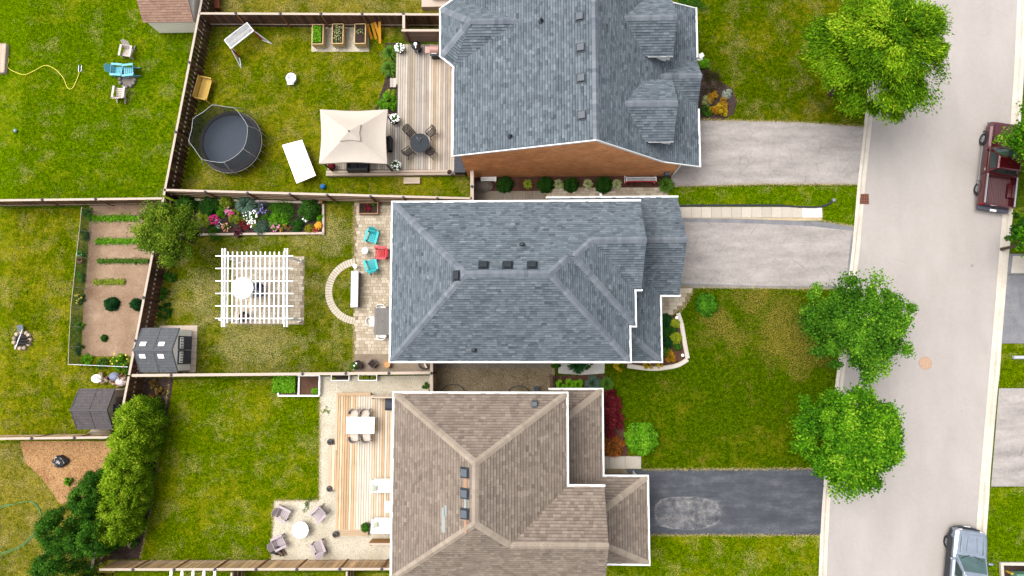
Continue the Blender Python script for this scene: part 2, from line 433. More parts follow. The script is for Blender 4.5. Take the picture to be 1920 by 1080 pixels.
lawn([(-60, 392), (330, 390), (250, 700), (232, 822), (-60, 828)], g_yellow)
lawn([(262, 712), (606, 712), (606, 945), (516, 945), (508, 1062), (225, 1062)], g_rich)
lawn([(-60, 832), (235, 828), (205, 1180), (-60, 1180)], g_old)
lawn([(1120, 700), (1230, 560), (1300, 540), (1590, 545), (1574, 690), (1552, 876), (1120, 884)], g_front)
lawn([(1110, 1004), (1543, 1004), (1537, 1180), (1110, 1180)], g_rich)
lawn([(1290, -80), (1650, -80), (1634, 100), (1624, 238), (1300, 228)], lawnmat('grass_top_front', C(62, 86, 0), C(96, 116, 2), C(146, 138, 22), C(196, 172, 108), .5, 8, .6))
lawn([(1240, 351), (1613, 350), (1602, 425), (1230, 414)], g_bright)
lawn([(1902, 390), (2040, 380), (2030, 472), (1898, 472)], g_bright)
lawn([(1880, 645), (2020, 645), (2010, 726), (1872, 726)], g_rich)
lawn([(1857, 915), (2020, 915), (2000, 1200), (1838, 1200)], g_bright)
lawn([(180, 1074), (1000, 1074), (1000, 1200), (160, 1200)], g_rich, .7)

# --- driveways and walks
sheet('driveway', [(1150, 222), (1310, 224), (1500, 229), (1623, 238), (1609, 346), (1420, 346), (1270, 350), (1150, 350)], .010, m_drive)
sheet('driveway', [(1150, 412), (1275, 410), (1395, 411), (1530, 416), (1600, 424), (1588, 542), (1430, 540), (1300, 538), (1150, 548)], .010, m_drive)
for nm, q in (('sealed_edge', [(1262, 409), (1380, 410), (1532, 415), (1600, 423), (1599, 433), (1520, 424), (1440, 420), (1330, 417), (1262, 416)]),
              ('sealed_edge', [(1262, 531), (1340, 533), (1440, 536), (1588, 537), (1587, 543), (1430, 541), (1262, 540)]),
              ('sealed_edge', [(1596, 440), (1600, 440), (1589, 541), (1585, 541)])):
    sheet(nm, q, .014, m_seal)
def blackdrive():
    g = N('sealed_driveway'); p = g.pos(); c = P(1295, 962); a = P(1225, 962); b = P(1295, 930)
    mp = g.n('ShaderNodeMapping'); mp.inputs['Scale'].default_value = (.22, 1.0, 1); g.l(p, mp.inputs[0])
    streak = g.math('ADD', g.math('MULTIPLY', g.noise(mp.outputs[0], 1.6, 6, .75), .6), g.math('MULTIPLY', g.noise(p, 1.1, 6, .75), .4)); fine = g.noise(p, 40, 3, .8); med = g.noise(p, 2.2, 5, .7)
    col = g.ramp(g.math('ADD', g.math('MULTIPLY', streak, .7), g.math('MULTIPLY', fine, .3)), [(.38, C(58, 62, 71)), (.5, C(80, 84, 92)), (.6, C(112, 115, 121)), (.7, C(170, 168, 166))])
    # rounded worn patch where cars stand
    sub = g.n('ShaderNodeVectorMath', operation='SUBTRACT'); g.l(p, sub.inputs[0]); sub.inputs[1].default_value = c
    dv = g.n('ShaderNodeVectorMath', operation='DIVIDE'); g.l(sub.outputs[0], dv.inputs[0]); dv.inputs[1].default_value = ((c-a).length, (b-c).length, 1)
    sp = g.n('ShaderNodeSeparateXYZ'); g.l(dv.outputs[0], sp.inputs[0])
    d = g.math('ADD', g.math('POWER', g.math('ABSOLUTE', sp.outputs[0]), 4.0), g.math('POWER', g.math('ABSOLUTE', sp.outputs[1]), 3.0))
    d = g.math('ADD', d, g.math('MULTIPLY', g.math('SUBTRACT', med, .5), .9))
    m1 = g.math('MULTIPLY', g.ramp(d, [(.3, 1), (1.05, 0)]), g.ramp(g.math('ADD', g.math('MULTIPLY', sp.outputs[0], .5), .5), [(.6, 1), (1.0, .25)])); d = g.math('ADD', d, g.ramp(g.math('ADD', g.math('MULTIPLY', sp.outputs[0], .5), .5), [(.55, 0), (.9, .5)])); rim = g.ramp(d, [(.62, 0), (.8, 1), (.95, 0)])
    worn = g.ramp(g.math('ADD', g.math('MULTIPLY', fine, .65), g.math('MULTIPLY', med, .35)), [(.36, C(96, 96, 102)), (.5, C(142, 139, 139)), (.64, C(216, 209, 201))])
    col = g.mix(g.math('MULTIPLY', m1, g.ramp(g.math('ADD', g.math('MULTIPLY', streak, .6), g.math('MULTIPLY', med, .4)), [(.4, .08), (.62, .85)])), col, worn); col = g.mix(g.math('MULTIPLY', rim, g.math('MULTIPLY', g.ramp(fine, [(.4, .0), (.6, .8)]), g.ramp(med, [(.4, .15), (.6, 1)]))), col, C(214, 208, 202))
    g.bump(fine, .3, .01); return g.done(col, .75, .3)
sheet('driveway', [(1060, 878), (1180, 880), (1545, 878), (1541, 1004), (1215, 1003), (1060, 1003)], .010, blackdrive())
m_slab = tonemat('concrete_slab', C(196, 186, 168), C(228, 218, 202), fine=30)
m_slab_w = plain('new_concrete', C(248, 238, 230), .05)
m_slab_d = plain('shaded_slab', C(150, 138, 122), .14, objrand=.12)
m_slabp = plain('walk_slab', C(214, 204, 188), .08, objrand=.08, bump=.2)
def slab_row(px0, px1, y0, y1, n, mats, name='walkway', z=.05):
    base = sheet(name, [(px0, y0), (px1, y0), (px1, y1), (px0, y1)], .012, groundmat('walk_bedding', C(150, 132, 108), C(206, 188, 160), 14, 1), hard=True)
    for i in range(n):
        a = px0+(px1-px0)*i/n; b = px0+(px1-px0)*(i+1)/n
        p, q = P(a, y1), P(b, y0); g = .018
        d = (q.x-p.x-2*g, q.y-p.y-2*g, .05)
        m = mats(i); me = boxmesh(d, m, 'paving_slab')
        piece('paving_slab', me, m, base, ((p.x+q.x)/2, (p.y+q.y)/2, z-.02+random.uniform(-.004, .004)), random.uniform(-.012, .012))
    return base
slab_row(1258, 1541, 388, 409, 15, lambda i: m_slab_w if i > 12 else m_slabp)
sheet('gravel_strip', [(1262, 408), (1541, 409), (1541, 414), (1262, 412)], .013, groundmat('strip_gravel', C(200, 178, 140), C(236, 214, 176), 16, 1))
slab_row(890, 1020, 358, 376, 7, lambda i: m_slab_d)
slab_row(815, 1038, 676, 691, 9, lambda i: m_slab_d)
slab_row(1112, 1202, 855, 879, 3, lambda i: m_slabp)
sheet('driveway', [(1885, 516), (2020, 516), (2010, 644), (1877, 644)], .010, m_seal)
sheet('driveway', [(1893, 476), (2020, 476), (2020, 515), (1886, 515)], .011, m_seal)
sheet('concrete_apron', [(1899, 480), (2020, 480), (2020, 512), (1895, 512)], .02, m_conc)
sheet('driveway', [(1873, 728), (2020, 728), (2005, 912), (1858, 912)], .010, m_drive)

# --- pavers: joints recessed, stones proud (each about 7 px, joined)
m_paver = tonemat('paver_stone', C(196, 178, 152), C(234, 220, 196), fine=34)
m_paver_joint = groundmat('paver_joint', C(142, 128, 104), C(170, 154, 126), 20, 1)
def pavers(name, pts, size=(.24, .2), z=.03, parent_name='patio', rot=0.0, px=True, mat=None, hard=True):
    base = sheet(parent_name, pts, .018, m_paver_joint, px=px, hard=hard)
    poly = np.array([(v.x, v.y) for v in (pp(pts) if px else pts)])
    x0, y0 = poly.min(0)-1; x1, y1 = poly.max(0)+1; b = MB(); row = 0; y = y0
    while y < y1:
        hgt = size[1]*random.choice((1, 1, .75)); x = x0-random.random()*.3
        while x < x1:
            wd = size[0]*random.choice((.7, 1, 1, 1.35)); c = np.array([[x+wd/2, y+hgt/2]])
            qs = np.array([[x, y], [x+wd, y], [x+wd, y+hgt], [x, y+hgt]]); q2 = (qs-c)*.8+c
            if inside(q2, poly).all():
                b.box((x+wd/2, y+hgt/2, z-.012+random.uniform(-.003, .003)), (wd-.016, hgt-.016, .03), tone=random.random())
            x += wd
        y += hgt
    st = b.build(name, mat or m_paver, base, kind='stuff', tone=True)
    return base
pavers('paver', [(664, 380), (770, 380), (770, 664), (663, 664)])
pavers('paver', [(438, 481), (572, 481), (570, 609), (437, 609)])
pavers('paver', [(1225, 530), (1302, 537), (1294, 556), (1281, 576), (1262, 591), (1225, 594)], (.34, .3))
pavers('paver', [(1018, 347), (1256, 350), (1252, 374), (1016, 376)], (.3, .2), parent_name='side_path')
# curved garden path
cc = P(672, 546); ro = (P(672, 546)-P(610, 546)).length; ri = ro-.42; b = MB(); nst = 34
ang = [R(97)+R(168)*i/nst for i in range(nst+1)]
arc = [(cc.x+ro*math.cos(a), cc.y+ro*math.sin(a)) for a in ang]+[(cc.x+ri*math.cos(a), cc.y+ri*math.sin(a)) for a in reversed(ang)]
path = sheet('garden_path', arc, .018, m_paver_joint, px=False)
for i in range(nst):
    for r0, r1 in ((ri, ri+.2), (ri+.21, ro)):
        a = ang[i]+.008; c = ang[i+1]-.008
        q = [(cc.x+r0*math.cos(a), cc.y+r0*math.sin(a)), (cc.x+r1*math.cos(a), cc.y+r1*math.sin(a)), (cc.x+r1*math.cos(c), cc.y+r1*math.sin(c)), (cc.x+r0*math.cos(c), cc.y+r0*math.sin(c))]
        k = len(b.f); b.prism(q, .0, .032+random.uniform(-.003, .003)); b.t[k:] = [random.uniform(.5, 1)]*(len(b.f)-k)
b.build('paver', tonemat('path_stone', C(214, 198, 172), C(240, 228, 208)), path, kind='stuff', tone=True)

# --- gravel, mulch and soil
m_grav = groundmat('cream_gravel', C(214, 200, 172), C(255, 246, 224), 12, .8, speck=C(190, 176, 150), bump=.8)
m_grav_g = groundmat('brown_gravel', C(126, 108, 84), C(196, 178, 146), 14, .9, speck=C(98, 86, 66), bump=.9)
m_aggr = groundmat('exposed_aggregate', C(150, 132, 112), C(190, 172, 150), 18, .8, speck=C(110, 96, 82), bump=.5)
m_mulch = groundmat('dark_mulch', C(46, 36, 34), C(96, 78, 70), 12, 1.2, speck=C(120, 98, 84), bump=1)
m_mulch_r = groundmat('red_mulch', C(72, 44, 36), C(128, 88, 72), 14, 1.2, speck=C(150, 110, 92), bump=1)
m_chips = groundmat('wood_chips', C(170, 116, 70), C(232, 184, 128), 12, .8, speck=C(120, 78, 44), bump=1)
m_wgrav = groundmat('white_gravel', C(216, 212, 204), C(252, 248, 242), 14, 1, bump=.8)
def pebbles(base, pts, n, r, mat, z=.02):
    poly = np.array([(v.x, v.y) for v in pp(pts)]); x0, y0 = poly.min(0); x1, y1 = poly.max(0)
    c = rng.random((int(n*2.5), 2))*[x1-x0, y1-y0]+[x0, y0]; c = c[inside(c, poly)][:n]; n = len(c)
    rr = r*(.5+rng.random(n)); cen = np.column_stack([c, np.full(n, z)])
    o = np.array([[1, 0, 0], [0, 1, 0], [-1, 0, 0], [0, -1, 0], [0, 0, .7], [0, 0, -.7]])
    th = rng.random(n)*6.28; cs, sn = np.cos(th), np.sin(th)
    V = o[None]*rr[:, None, None]*np.array([1, .75, 1]); V = np.stack([V[..., 0]*cs[:, None]-V[..., 1]*sn[:, None], V[..., 0]*sn[:, None]+V[..., 1]*cs[:, None], V[..., 2]], -1)+cen[:, None]
    f = np.array([[0, 1, 4], [1, 2, 4], [2, 3, 4], [3, 0, 4]]); Fq = (f[None]+6*np.arange(n)[:, None, None]).reshape(-1, 3)
    return npmesh('pebble', V.reshape(-1, 3), Fq, mat, base, tone=np.repeat(rng.random(n), 4), kind='stuff')
m_peb = tonemat('cream_pebble', C(176, 160, 132), C(255, 250, 236))
m_peb_b = tonemat('brown_pebble', C(96, 82, 60), C(214, 194, 160))
m_peb_c = tonemat('wood_chip', C(130, 80, 44), C(246, 204, 150))
m_peb_k = tonemat('mulch_chip', C(38, 30, 28), C(128, 106, 92))
m_peb_s = tonemat('soil_clod', C(126, 98, 74), C(214, 186, 156))
m_peb_w = tonemat('white_pebble', C(198, 194, 186), C(255, 255, 252))
def bed(name, pts, z, mat, n=0, r=.02, pm=None):
    o = sheet(name, pts, z, mat)
    if n: pebbles(o, pts, n, r, pm, z+.004)
    return o
bed('vegetable_bed', [(168, 386), (320, 382), (306, 470), (286, 520), (262, 668), (154, 668), (157, 560), (165, 480)], .02, m_soil, 5000, .022, m_peb_s)
GR = [(600, 706), (812, 704), (812, 745), (760, 745), (760, 1052), (508, 1052), (514, 938), (598, 938)]
bed('gravel_yard', GR, .012, m_grav, 9000, .026, m_peb)
bed('gravel_pad', [(584, 50), (692, 50), (692, 97), (584, 97)], .012, m_grav, 1200, .022, m_peb)
bed('gravel_strip', [(664, 662), (815, 662), (815, 702), (664, 702)], .022, m_aggr)
bed('gravel_strip', [(812, 690), (1040, 690), (1040, 745), (812, 745)], .014, m_grav_g, 4500, .026, m_peb_b)
bed('white_gravel_bed', [(1046, 682), (1134, 680), (1133, 700), (1090, 703), (1047, 700)], .02, m_wgrav, 900, .02, m_peb_w)
bed('planting_bed', [(1038, 704), (1085, 704), (1135, 702), (1145, 715), (1146, 740), (1160, 762), (1172, 810), (1178, 858), (1110, 860), (1038, 760)], .011, m_mulch_r, 900, .03, m_peb_k)
bed('planting_bed', [(888, 330), (1258, 330), (1256, 352), (1020, 350), (1018, 358), (888, 360)], .02, m_mulch_r, 1500, .025, m_peb_k)
bed('planting_bed', [(1300, 100), (1322, 120), (1345, 150), (1372, 165), (1382, 190), (1376, 214), (1355, 226), (1295, 226)], .012, m_mulch, 700, .03, m_peb_k)
bed('planting_bed', [(1232, 592), (1262, 592), (1274, 590), (1284, 640), (1290, 670), (1256, 688), (1215, 692), (1172, 688), (1172, 670), (1232, 670)], .02, m_mulch_r, 700, .02, m_peb_k)
bed('flower_bed', [(372, 378), (606, 384), (606, 438), (330, 440), (330, 378)], .06, m_mulch, 1500, .03, m_peb_k)
bed('planting_bed', [(248, 708), (326, 708), (318, 760), (300, 830), (282, 960), (262, 1048), (190, 1050)], .014, m_mulch, 3000, .03, m_peb_k)
bed('wood_chip_bed', [(38, 827), (216, 827), (205, 900), (170, 930), (112, 945), (98, 922), (78, 895), (48, 868)], .014, m_chips, 5000, .03, m_peb_c)
bed('planting_bed', [(722, 80), (746, 80), (746, 215), (700, 215), (712, 180), (722, 150)], .008, m_mulch, 300, .03, m_peb_k)
sheet('rock_mulch', [(1112, 879), (1172, 879), (1178, 888), (1112, 888)], .02, m_grav_g)
# stones of the decorative rock strip
# --- concrete edging round the front bed
edge = smooth_line(pp([(1271, 587), (1278, 610), (1283, 640), (1289, 672)]), 5)
edge2 = smooth_line(pp([(1289, 674), (1272, 684), (1250, 689), (1220, 691), (1176, 686)]), 5)
for e in (edge, edge2):
    secs = []
    for i, v in enumerate(e):
        n = perp(e, i); secs.append([v+n*a+Vector((0, 0, z)) for a, z in ((-.14, 0), (-.12, .09), (-.08, .11), (.08, .11), (.12, .09), (.14, 0))])
    props(MB().loft(secs).build('bed_edging', m_conc), ['pale concrete edging along the lawn side of the front shrub bed', 'curved pale concrete edging round the corner of the front bed'][e is edge2], 'edging')

# --- road furniture let into the road
gr = thing('drain_grate', 'rusty square storm drain grate in the gutter near the corrugated pipe', 'drain', P(1619, 373, -.1))
m_rust = plain('rusty_iron', C(150, 92, 72), .3, 20, .8)
m_dark = plain('dark_hole', C(36, 26, 24), .2)
c = P(1619, 373, -.08)
MB().box(c+Vector((0, 0, -.0)), (.62, .62, .03)).build('frame', m_dark, gr)
for i in range(6): MB().box(c+Vector((-.25+.1*i, 0, .025)), (.05, .6, .03)).build('grate_bar', m_rust, gr)
for i in range(4): MB().box(c+Vector((0, -.27+.18*i, .03)), (.6, .04, .03)).build('cross_bar', m_rust, gr)
mh = thing('manhole_cover', 'round tan manhole cover in the road', 'manhole', P(1735, 681, -.1))
c = P(1735, 681, -.1)
MB().lathe(c, [(.38, 0), (.38, .012), (.33, .014), (.33, .006)], 24).build('ring', plain('worn_iron', C(206, 170, 146), .15, 12), mh)
b = MB().lathe(c, [(.32, .0), (.32, .014), (.0, .016)], 24, cap=False)
for i in range(5): b.box(c+Vector((-.2+.1*i, 0, .018)), (.03, .4, .008))
b.build('lid', plain('worn_iron_lid', C(216, 178, 150), .2, 10), mh)
pts = smooth_line([P(1262, 386, .06), P(1340, 385, .06), P(1450, 385, .06), P(1500, 388, .06), (P(1535, 388, .06)), P(1553, 383, .07), P(1562, 376, .09)], 5)
ob = thing('drain_pipe', 'black corrugated drain pipe lying along the slab walk', 'pipe', P(1400, 386))
rr = [.055+.012*(i % 2) for i in range(len(pts))]
MB().tube(pts, rr, 8).build('hose', plain('black_plastic', C(58, 62, 66), .15, rough=.5), ob, smooth=False)
MB().lathe(P(1562, 376, 0), [(.10, 0), (.11, .16), (.09, .19), (.0, .2)], 12).build('outlet_cap', plain('grey_plastic', C(150, 156, 164), .1, rough=.5), ob)
# ================================================================ FENCES AND DECKS
m_rail = plain('weathered_rail', C(226, 206, 188), .10, 5, rough=.9)
m_fdark = wood('fence_board_dark', C(104, 74, 58), .4, .5)
m_fbrown = wood('fence_board_brown', C(128, 94, 66), .35, .35)
m_ftan = wood('fence_board_tan', C(222, 184, 138, 1.7), .3, .35)
m_forange = wood('fence_board_orange', C(176, 120, 66), .2, .25)
m_post = wood('fence_post', C(150, 104, 66), .2, .35)
m_cap = plain('post_cap', C(92, 92, 104), .1)
def fence(label, a, b, mat, posts=(), hgt=1.75, boards='solid', rails_side=0, cap_w=.13, rails=(.35, .95, 1.5), pw=.14, rail_mat=None, name='wooden_fence'):
    """a, b: photo pixels of the top rail's ends; posts: photo x (or y) of the posts along it"""
    A, B = P(a[0], a[1], hgt), P(b[0], b[1], hgt); A.z = B.z = 0
    d = (B-A); L = d.length; u = d.normalized(); n = Vector((-u.y, u.x, 0)); rz = math.atan2(u.y, u.x)
    t = thing(name, label, 'fence', A)
    nb = max(1, int(L/pw)); st = L/nb
    me = boxmesh((st*(1.12 if boards == 'shadow' else .93), .02, hgt-.10), mat)
    for i in range(nb):
        off = (.045 if i % 2 else -.045) if boards == 'shadow' else (0.03*(-rails_side) if rails_side else 0)
        c = A+u*(st*(i+.5))+n*(off+random.uniform(-.004, .004)); c.z = .05+(hgt-.10)/2+random.uniform(-.012, .004)
        piece('board', me, mat, t, c, Matrix.Rotation(rz, 3, 'Z') @ Matrix.Rotation(random.uniform(-.012, .012), 3, 'Y'))
    for z in rails:
        q = MB().bar(A+u*.02+n*(.03*rails_side)+Vector((0, 0, z)), B-u*.02+n*(.03*rails_side)+Vector((0, 0, z)), .045 if boards == 'solid' else .06, .085)
        q.build('rail', rail_mat or m_rail, t)
    MB().bar(A+Vector((0, 0, hgt-.02)), B+Vector((0, 0, hgt-.02)), cap_w, .04).build('top_rail', m_rail, t)
    vert = abs(b[1]-a[1]) > abs(b[0]-a[0])
    for s in posts:
        k = (s-a[1])/(b[1]-a[1]) if vert else (s-a[0])/(b[0]-a[0])
        c = A+d*k+n*(.06*rails_side)
        po = MB().box((c.x, c.y, hgt/2+.01), (.1, .1, hgt+.02), rz).build('post', m_post, t)
        MB().lathe((c.x, c.y, hgt+.02), [(.1, 0), (.1, .03), (.06, .06), (.0, .08)], 4).build('cap', m_cap, po)
    return t
def fx(y): return 373-(y-25)*.1935
fence('tall dark shadowbox fence beside the trampoline and goal net', (fx(-40), -40), (fx(366), 366), m_fdark, (120, 250), boards='shadow', rails=(.95,))
fence('dark shadowbox fence between vegetable bed and white pergola', (fx(370), 370), (fx(703), 703), m_fdark, (450, 560, 640), boards='shadow', rails=(.95,))
fence('dark fence half hidden behind the row of cedars', (fx(706), 706), (fx(1066), 1066), m_fbrown, (780, 900, 1000), boards='shadow', rails=(.95,))
fence('dark brown fence behind the three raised planter boxes', (374, 25), (828, 27), m_fdark, (443, 527, 603, 680, 757), rails=(.4,), rails_side=0)
fence('fence with exposed rails between trampoline lawn and flower bed', (306, 356), (885, 372), m_forange, (386, 466, 546, 616, 697, 758, 821), rails_side=-1, rails=(.3, .75, 1.25), rail_mat=plain('pale_rail', C(214, 184, 154), .15))
fence('short fence return with pale cap at the brick house corner', (885, 320), (885, 378), m_fbrown, (350,), cap_w=.2)
fence('fence at the left behind the vegetable bed', (-40, 376), (305, 372), m_fbrown, (80, 180), rails=(.4,))
fence('pale topped fence between the pergola lawn and lower lawn', (247, 704), (806, 699), m_fbrown, (322, 569, 650, 730), cap_w=.16, rails=(.5,))
fence('short orange stained gate fence between the two houses', (809, 676), (809, 738), m_forange, (700,), cap_w=.17, boards='solid')
fence('fence at the left below the grey roofed shed', (-40, 823), (212, 820), m_ftan, (60, 140), rails=(.4,))
fence('tan board fence along the bottom of the gravel yard', (186, 1068), (733, 1067), m_ftan, (250, 328, 405, 482, 558, 638, 716), rails=(.4,))
fence('low fence return running down below the tan fence', (434, 1074), (430, 1150), m_fbrown, (), cap_w=.1)
fence('second fence return below the tan fence beside the house', (650, 1072), (648, 1150), m_fbrown, (), cap_w=.1)
# privacy screen behind the barbecues: boards run level
def screen(label, a, b, hgt, base, mat, nb, cap=.14, posts=2):
    A, B = P(a[0], a[1], base+hgt), P(b[0], b[1], base+hgt); A.z = B.z = base
    u = (B-A).normalized(); L = (B-A).length; rz = math.atan2(u.y, u.x); t = thing('privacy_screen', label, 'screen', A)
    me = boxmesh((L, .025, hgt/nb*.9), mat)
    for i in range(nb): piece('board', me, mat, t, (A+B)/2+Vector((0, 0, hgt/nb*(i+.5))), rz)
    MB().bar(A+Vector((0, 0, hgt)), B+Vector((0, 0, hgt)), cap, .04).build('top_rail', m_rail, t)
    for i in range(posts):
        c = A+u*(L*(i+.12)/(posts-.76) if posts > 1 else L/2)+Vector((u.y, -u.x, 0))*.06
        MB().box(c+Vector((0, 0, hgt/2)), (.09, .09, hgt), rz).build('post', m_post, t)
    return t
m_screen = wood('screen_board', C(150, 128, 112), .2, .2, axis=0)
screen('grey brown privacy screen with level boards behind the barbecues', (753, 57), (828, 57), 1.55, .3, m_screen, 9)
screen('short pale capped screen joining the back fence to the barbecue corner', (757, 28), (757, 54), 1.55, .3, m_screen, 9, .16, 1)

def deck(label, pts, z, mats, board=.145, across='x', name='deck', rim=None, name_board='deck_board'):
    """pts: rectilinear outline in photo pixels at deck height; boards run along image y (across='x') or x"""
    q = pp(pts, z); poly = np.array([(v.x, v.y) for v in q]); HARD.append(poly)
    t = thing(name, label, 'deck', (q[0].x, q[0].y, 0))
    cx, cy = poly.mean(0)
    MB().prism([(cx+(x-cx)*.985, cy+(y-cy)*.985) for x, y in poly], .02, z-.03).build('frame', plain('deck_frame', C(96, 78, 64), .2), t)
    ax = 0 if across == 'x' else 1; lo, hi = poly[:, ax].min(), poly[:, ax].max(); n = max(1, round((hi-lo)/board)); st = (hi-lo)/n
    for i in range(n):
        c = lo+st*(i+.5)
        # crossings of the outline with the board's centre line
        cr = []
        for k in range(len(poly)):
            a, b = poly[k], poly[(k+1) % len(poly)]
            if (a[ax] > c) != (b[ax] > c): cr.append(a[1-ax]+(b[1-ax]-a[1-ax])*(c-a[ax])/(b[ax]-a[ax]))
        cr.sort()
        for a, b in zip(cr[0::2], cr[1::2]):
            L = round(b-a, 2); m = mats[random.randrange(len(mats))]
            d = (st-.022, L, .03) if ax == 0 else (L, st-.022, .03)
            piece(name_board, boxmesh(d, m, name_board), m, t, (c, (a+b)/2, z-.015+random.uniform(-.002, .002)) if ax == 0 else ((a+b)/2, c, z-.015+random.uniform(-.002, .002)))
    return t
dw = [wood('deck_grey_a', C(204, 194, 182), .22, .2, axis=1), wood('deck_grey_b', C(218, 210, 200), .22, .2, axis=1), wood('deck_grey_c', C(194, 182, 168), .22, .2, axis=1), wood('deck_grey_d', C(206, 190, 166), .22, .2, axis=1)]
dk1 = deck('weathered grey wooden deck beside the brick house', [(744, 83), (870, 83), (870, 318), (612, 318), (612, 214), (744, 214)], .35, dw)
dx = [wood('deck_rim', C(210, 190, 170), .14, .1, axis=0)]
for i in range(2):
    a, b = P(611, 319+5*i+3, .35), P(872, 319+5*i+3, .35)
    piece('rim_board', boxmesh((b.x-a.x, .135, .03), dx[0], 'rim_board'), dx[0], dk1, ((a.x+b.x)/2, a.y, .335))
a, b = P(611, 329.5, .3), P(872, 329.5, .3)
piece('fascia_board', boxmesh((b.x-a.x, .03, .28), dx[0], 'fascia_board'), dx[0], dk1, ((a.x+b.x)/2, a.y, .18))
for v in ([(611, 319), (872, 319), (872, 331), (611, 331)],): HARD.append(np.array([(q.x, q.y) for q in pp(v)]))
def step(label, px, py, wx, wy, z, n, axis, mats):
    p, q = P(px-wx/2, py+wy/2, z), P(px+wx/2, py-wy/2, z); t = thing('deck_step', label, 'step', ((p.x+q.x)/2, (p.y+q.y)/2, 0))
    W, D = q.x-p.x, q.y-p.y
    MB().box(((p.x+q.x)/2, (p.y+q.y)/2, z/2-.01), (W*.94, D*.94, z-.03)).build('riser', plain('step_riser', C(150, 122, 98), .2), t)
    for i in range(n):
        k = (i+.5)/n; m = mats[i % len(mats)]
        if axis == 'x': piece('tread_board', boxmesh((W, D/n*.93, .03), m, 'tread_board'), m, t, ((p.x+q.x)/2, p.y+D*k, z-.0))
        else: piece('tread_board', boxmesh((W/n*.93, D, .03), m, 'tread_board'), m, t, (p.x+W*k, (p.y+q.y)/2, z-.0))
    return t
step('small grey wooden step below the weathered deck', 772, 338.5, 31, 12, .18, 3, 'x', dx)
step('tiny wooden step on the left side of the weathered deck', 737, 155, 12, 17, .2, 2, 'y', dw)
tw = [wood('deck_tan_a', C(234, 208, 174), .16, .13, axis=1), wood('deck_tan_b', C(242, 220, 192), .14, .10, axis=1), wood('deck_tan_c', C(226, 190, 148), .18, .14, axis=1), wood('deck_tan_d', C(246, 232, 212), .12, .08, axis=1)]
deck('honey coloured wooden deck behind the brown roofed house', [(630, 741), (775, 741), (775, 993), (630, 993)], .35, tw)
step('long tan step board along the left edge of the honey deck', 624.5, 876, 19, 84, .2, 3, 'y', tw)
step('shallow wooden step at the bottom of the honey deck', 664, 998.5, 52, 12, .2, 3, 'x', [wood('step_tan', C(214, 186, 152), .15, .1, axis=0)])
m_hon = wood('honey_screen', C(218, 164, 100), .2, .15, axis=0)
screen('honey wooden screen at the top of the tan deck', (693, 745), (745, 745), .9, .35, m_hon, 6, .1)
screen('honey wooden screen at the bottom of the tan deck', (690, 1020), (745, 1020), 1.1, .0, m_hon, 7, .1)
t = thing('bench_rail', 'flat pale wooden rail along the top edge of the tan deck', 'rail', P(660, 740, .35))
a, b = P(632, 739, .5), P(695, 739, .5); MB().bar(a, b, .16, .04).build('top_board', tw[2], t)
for k in (.05, .5, .95): c = a+(b-a)*k; MB().box((c.x, c.y, .25), (.09, .09, .48)).build('post', m_post, t)
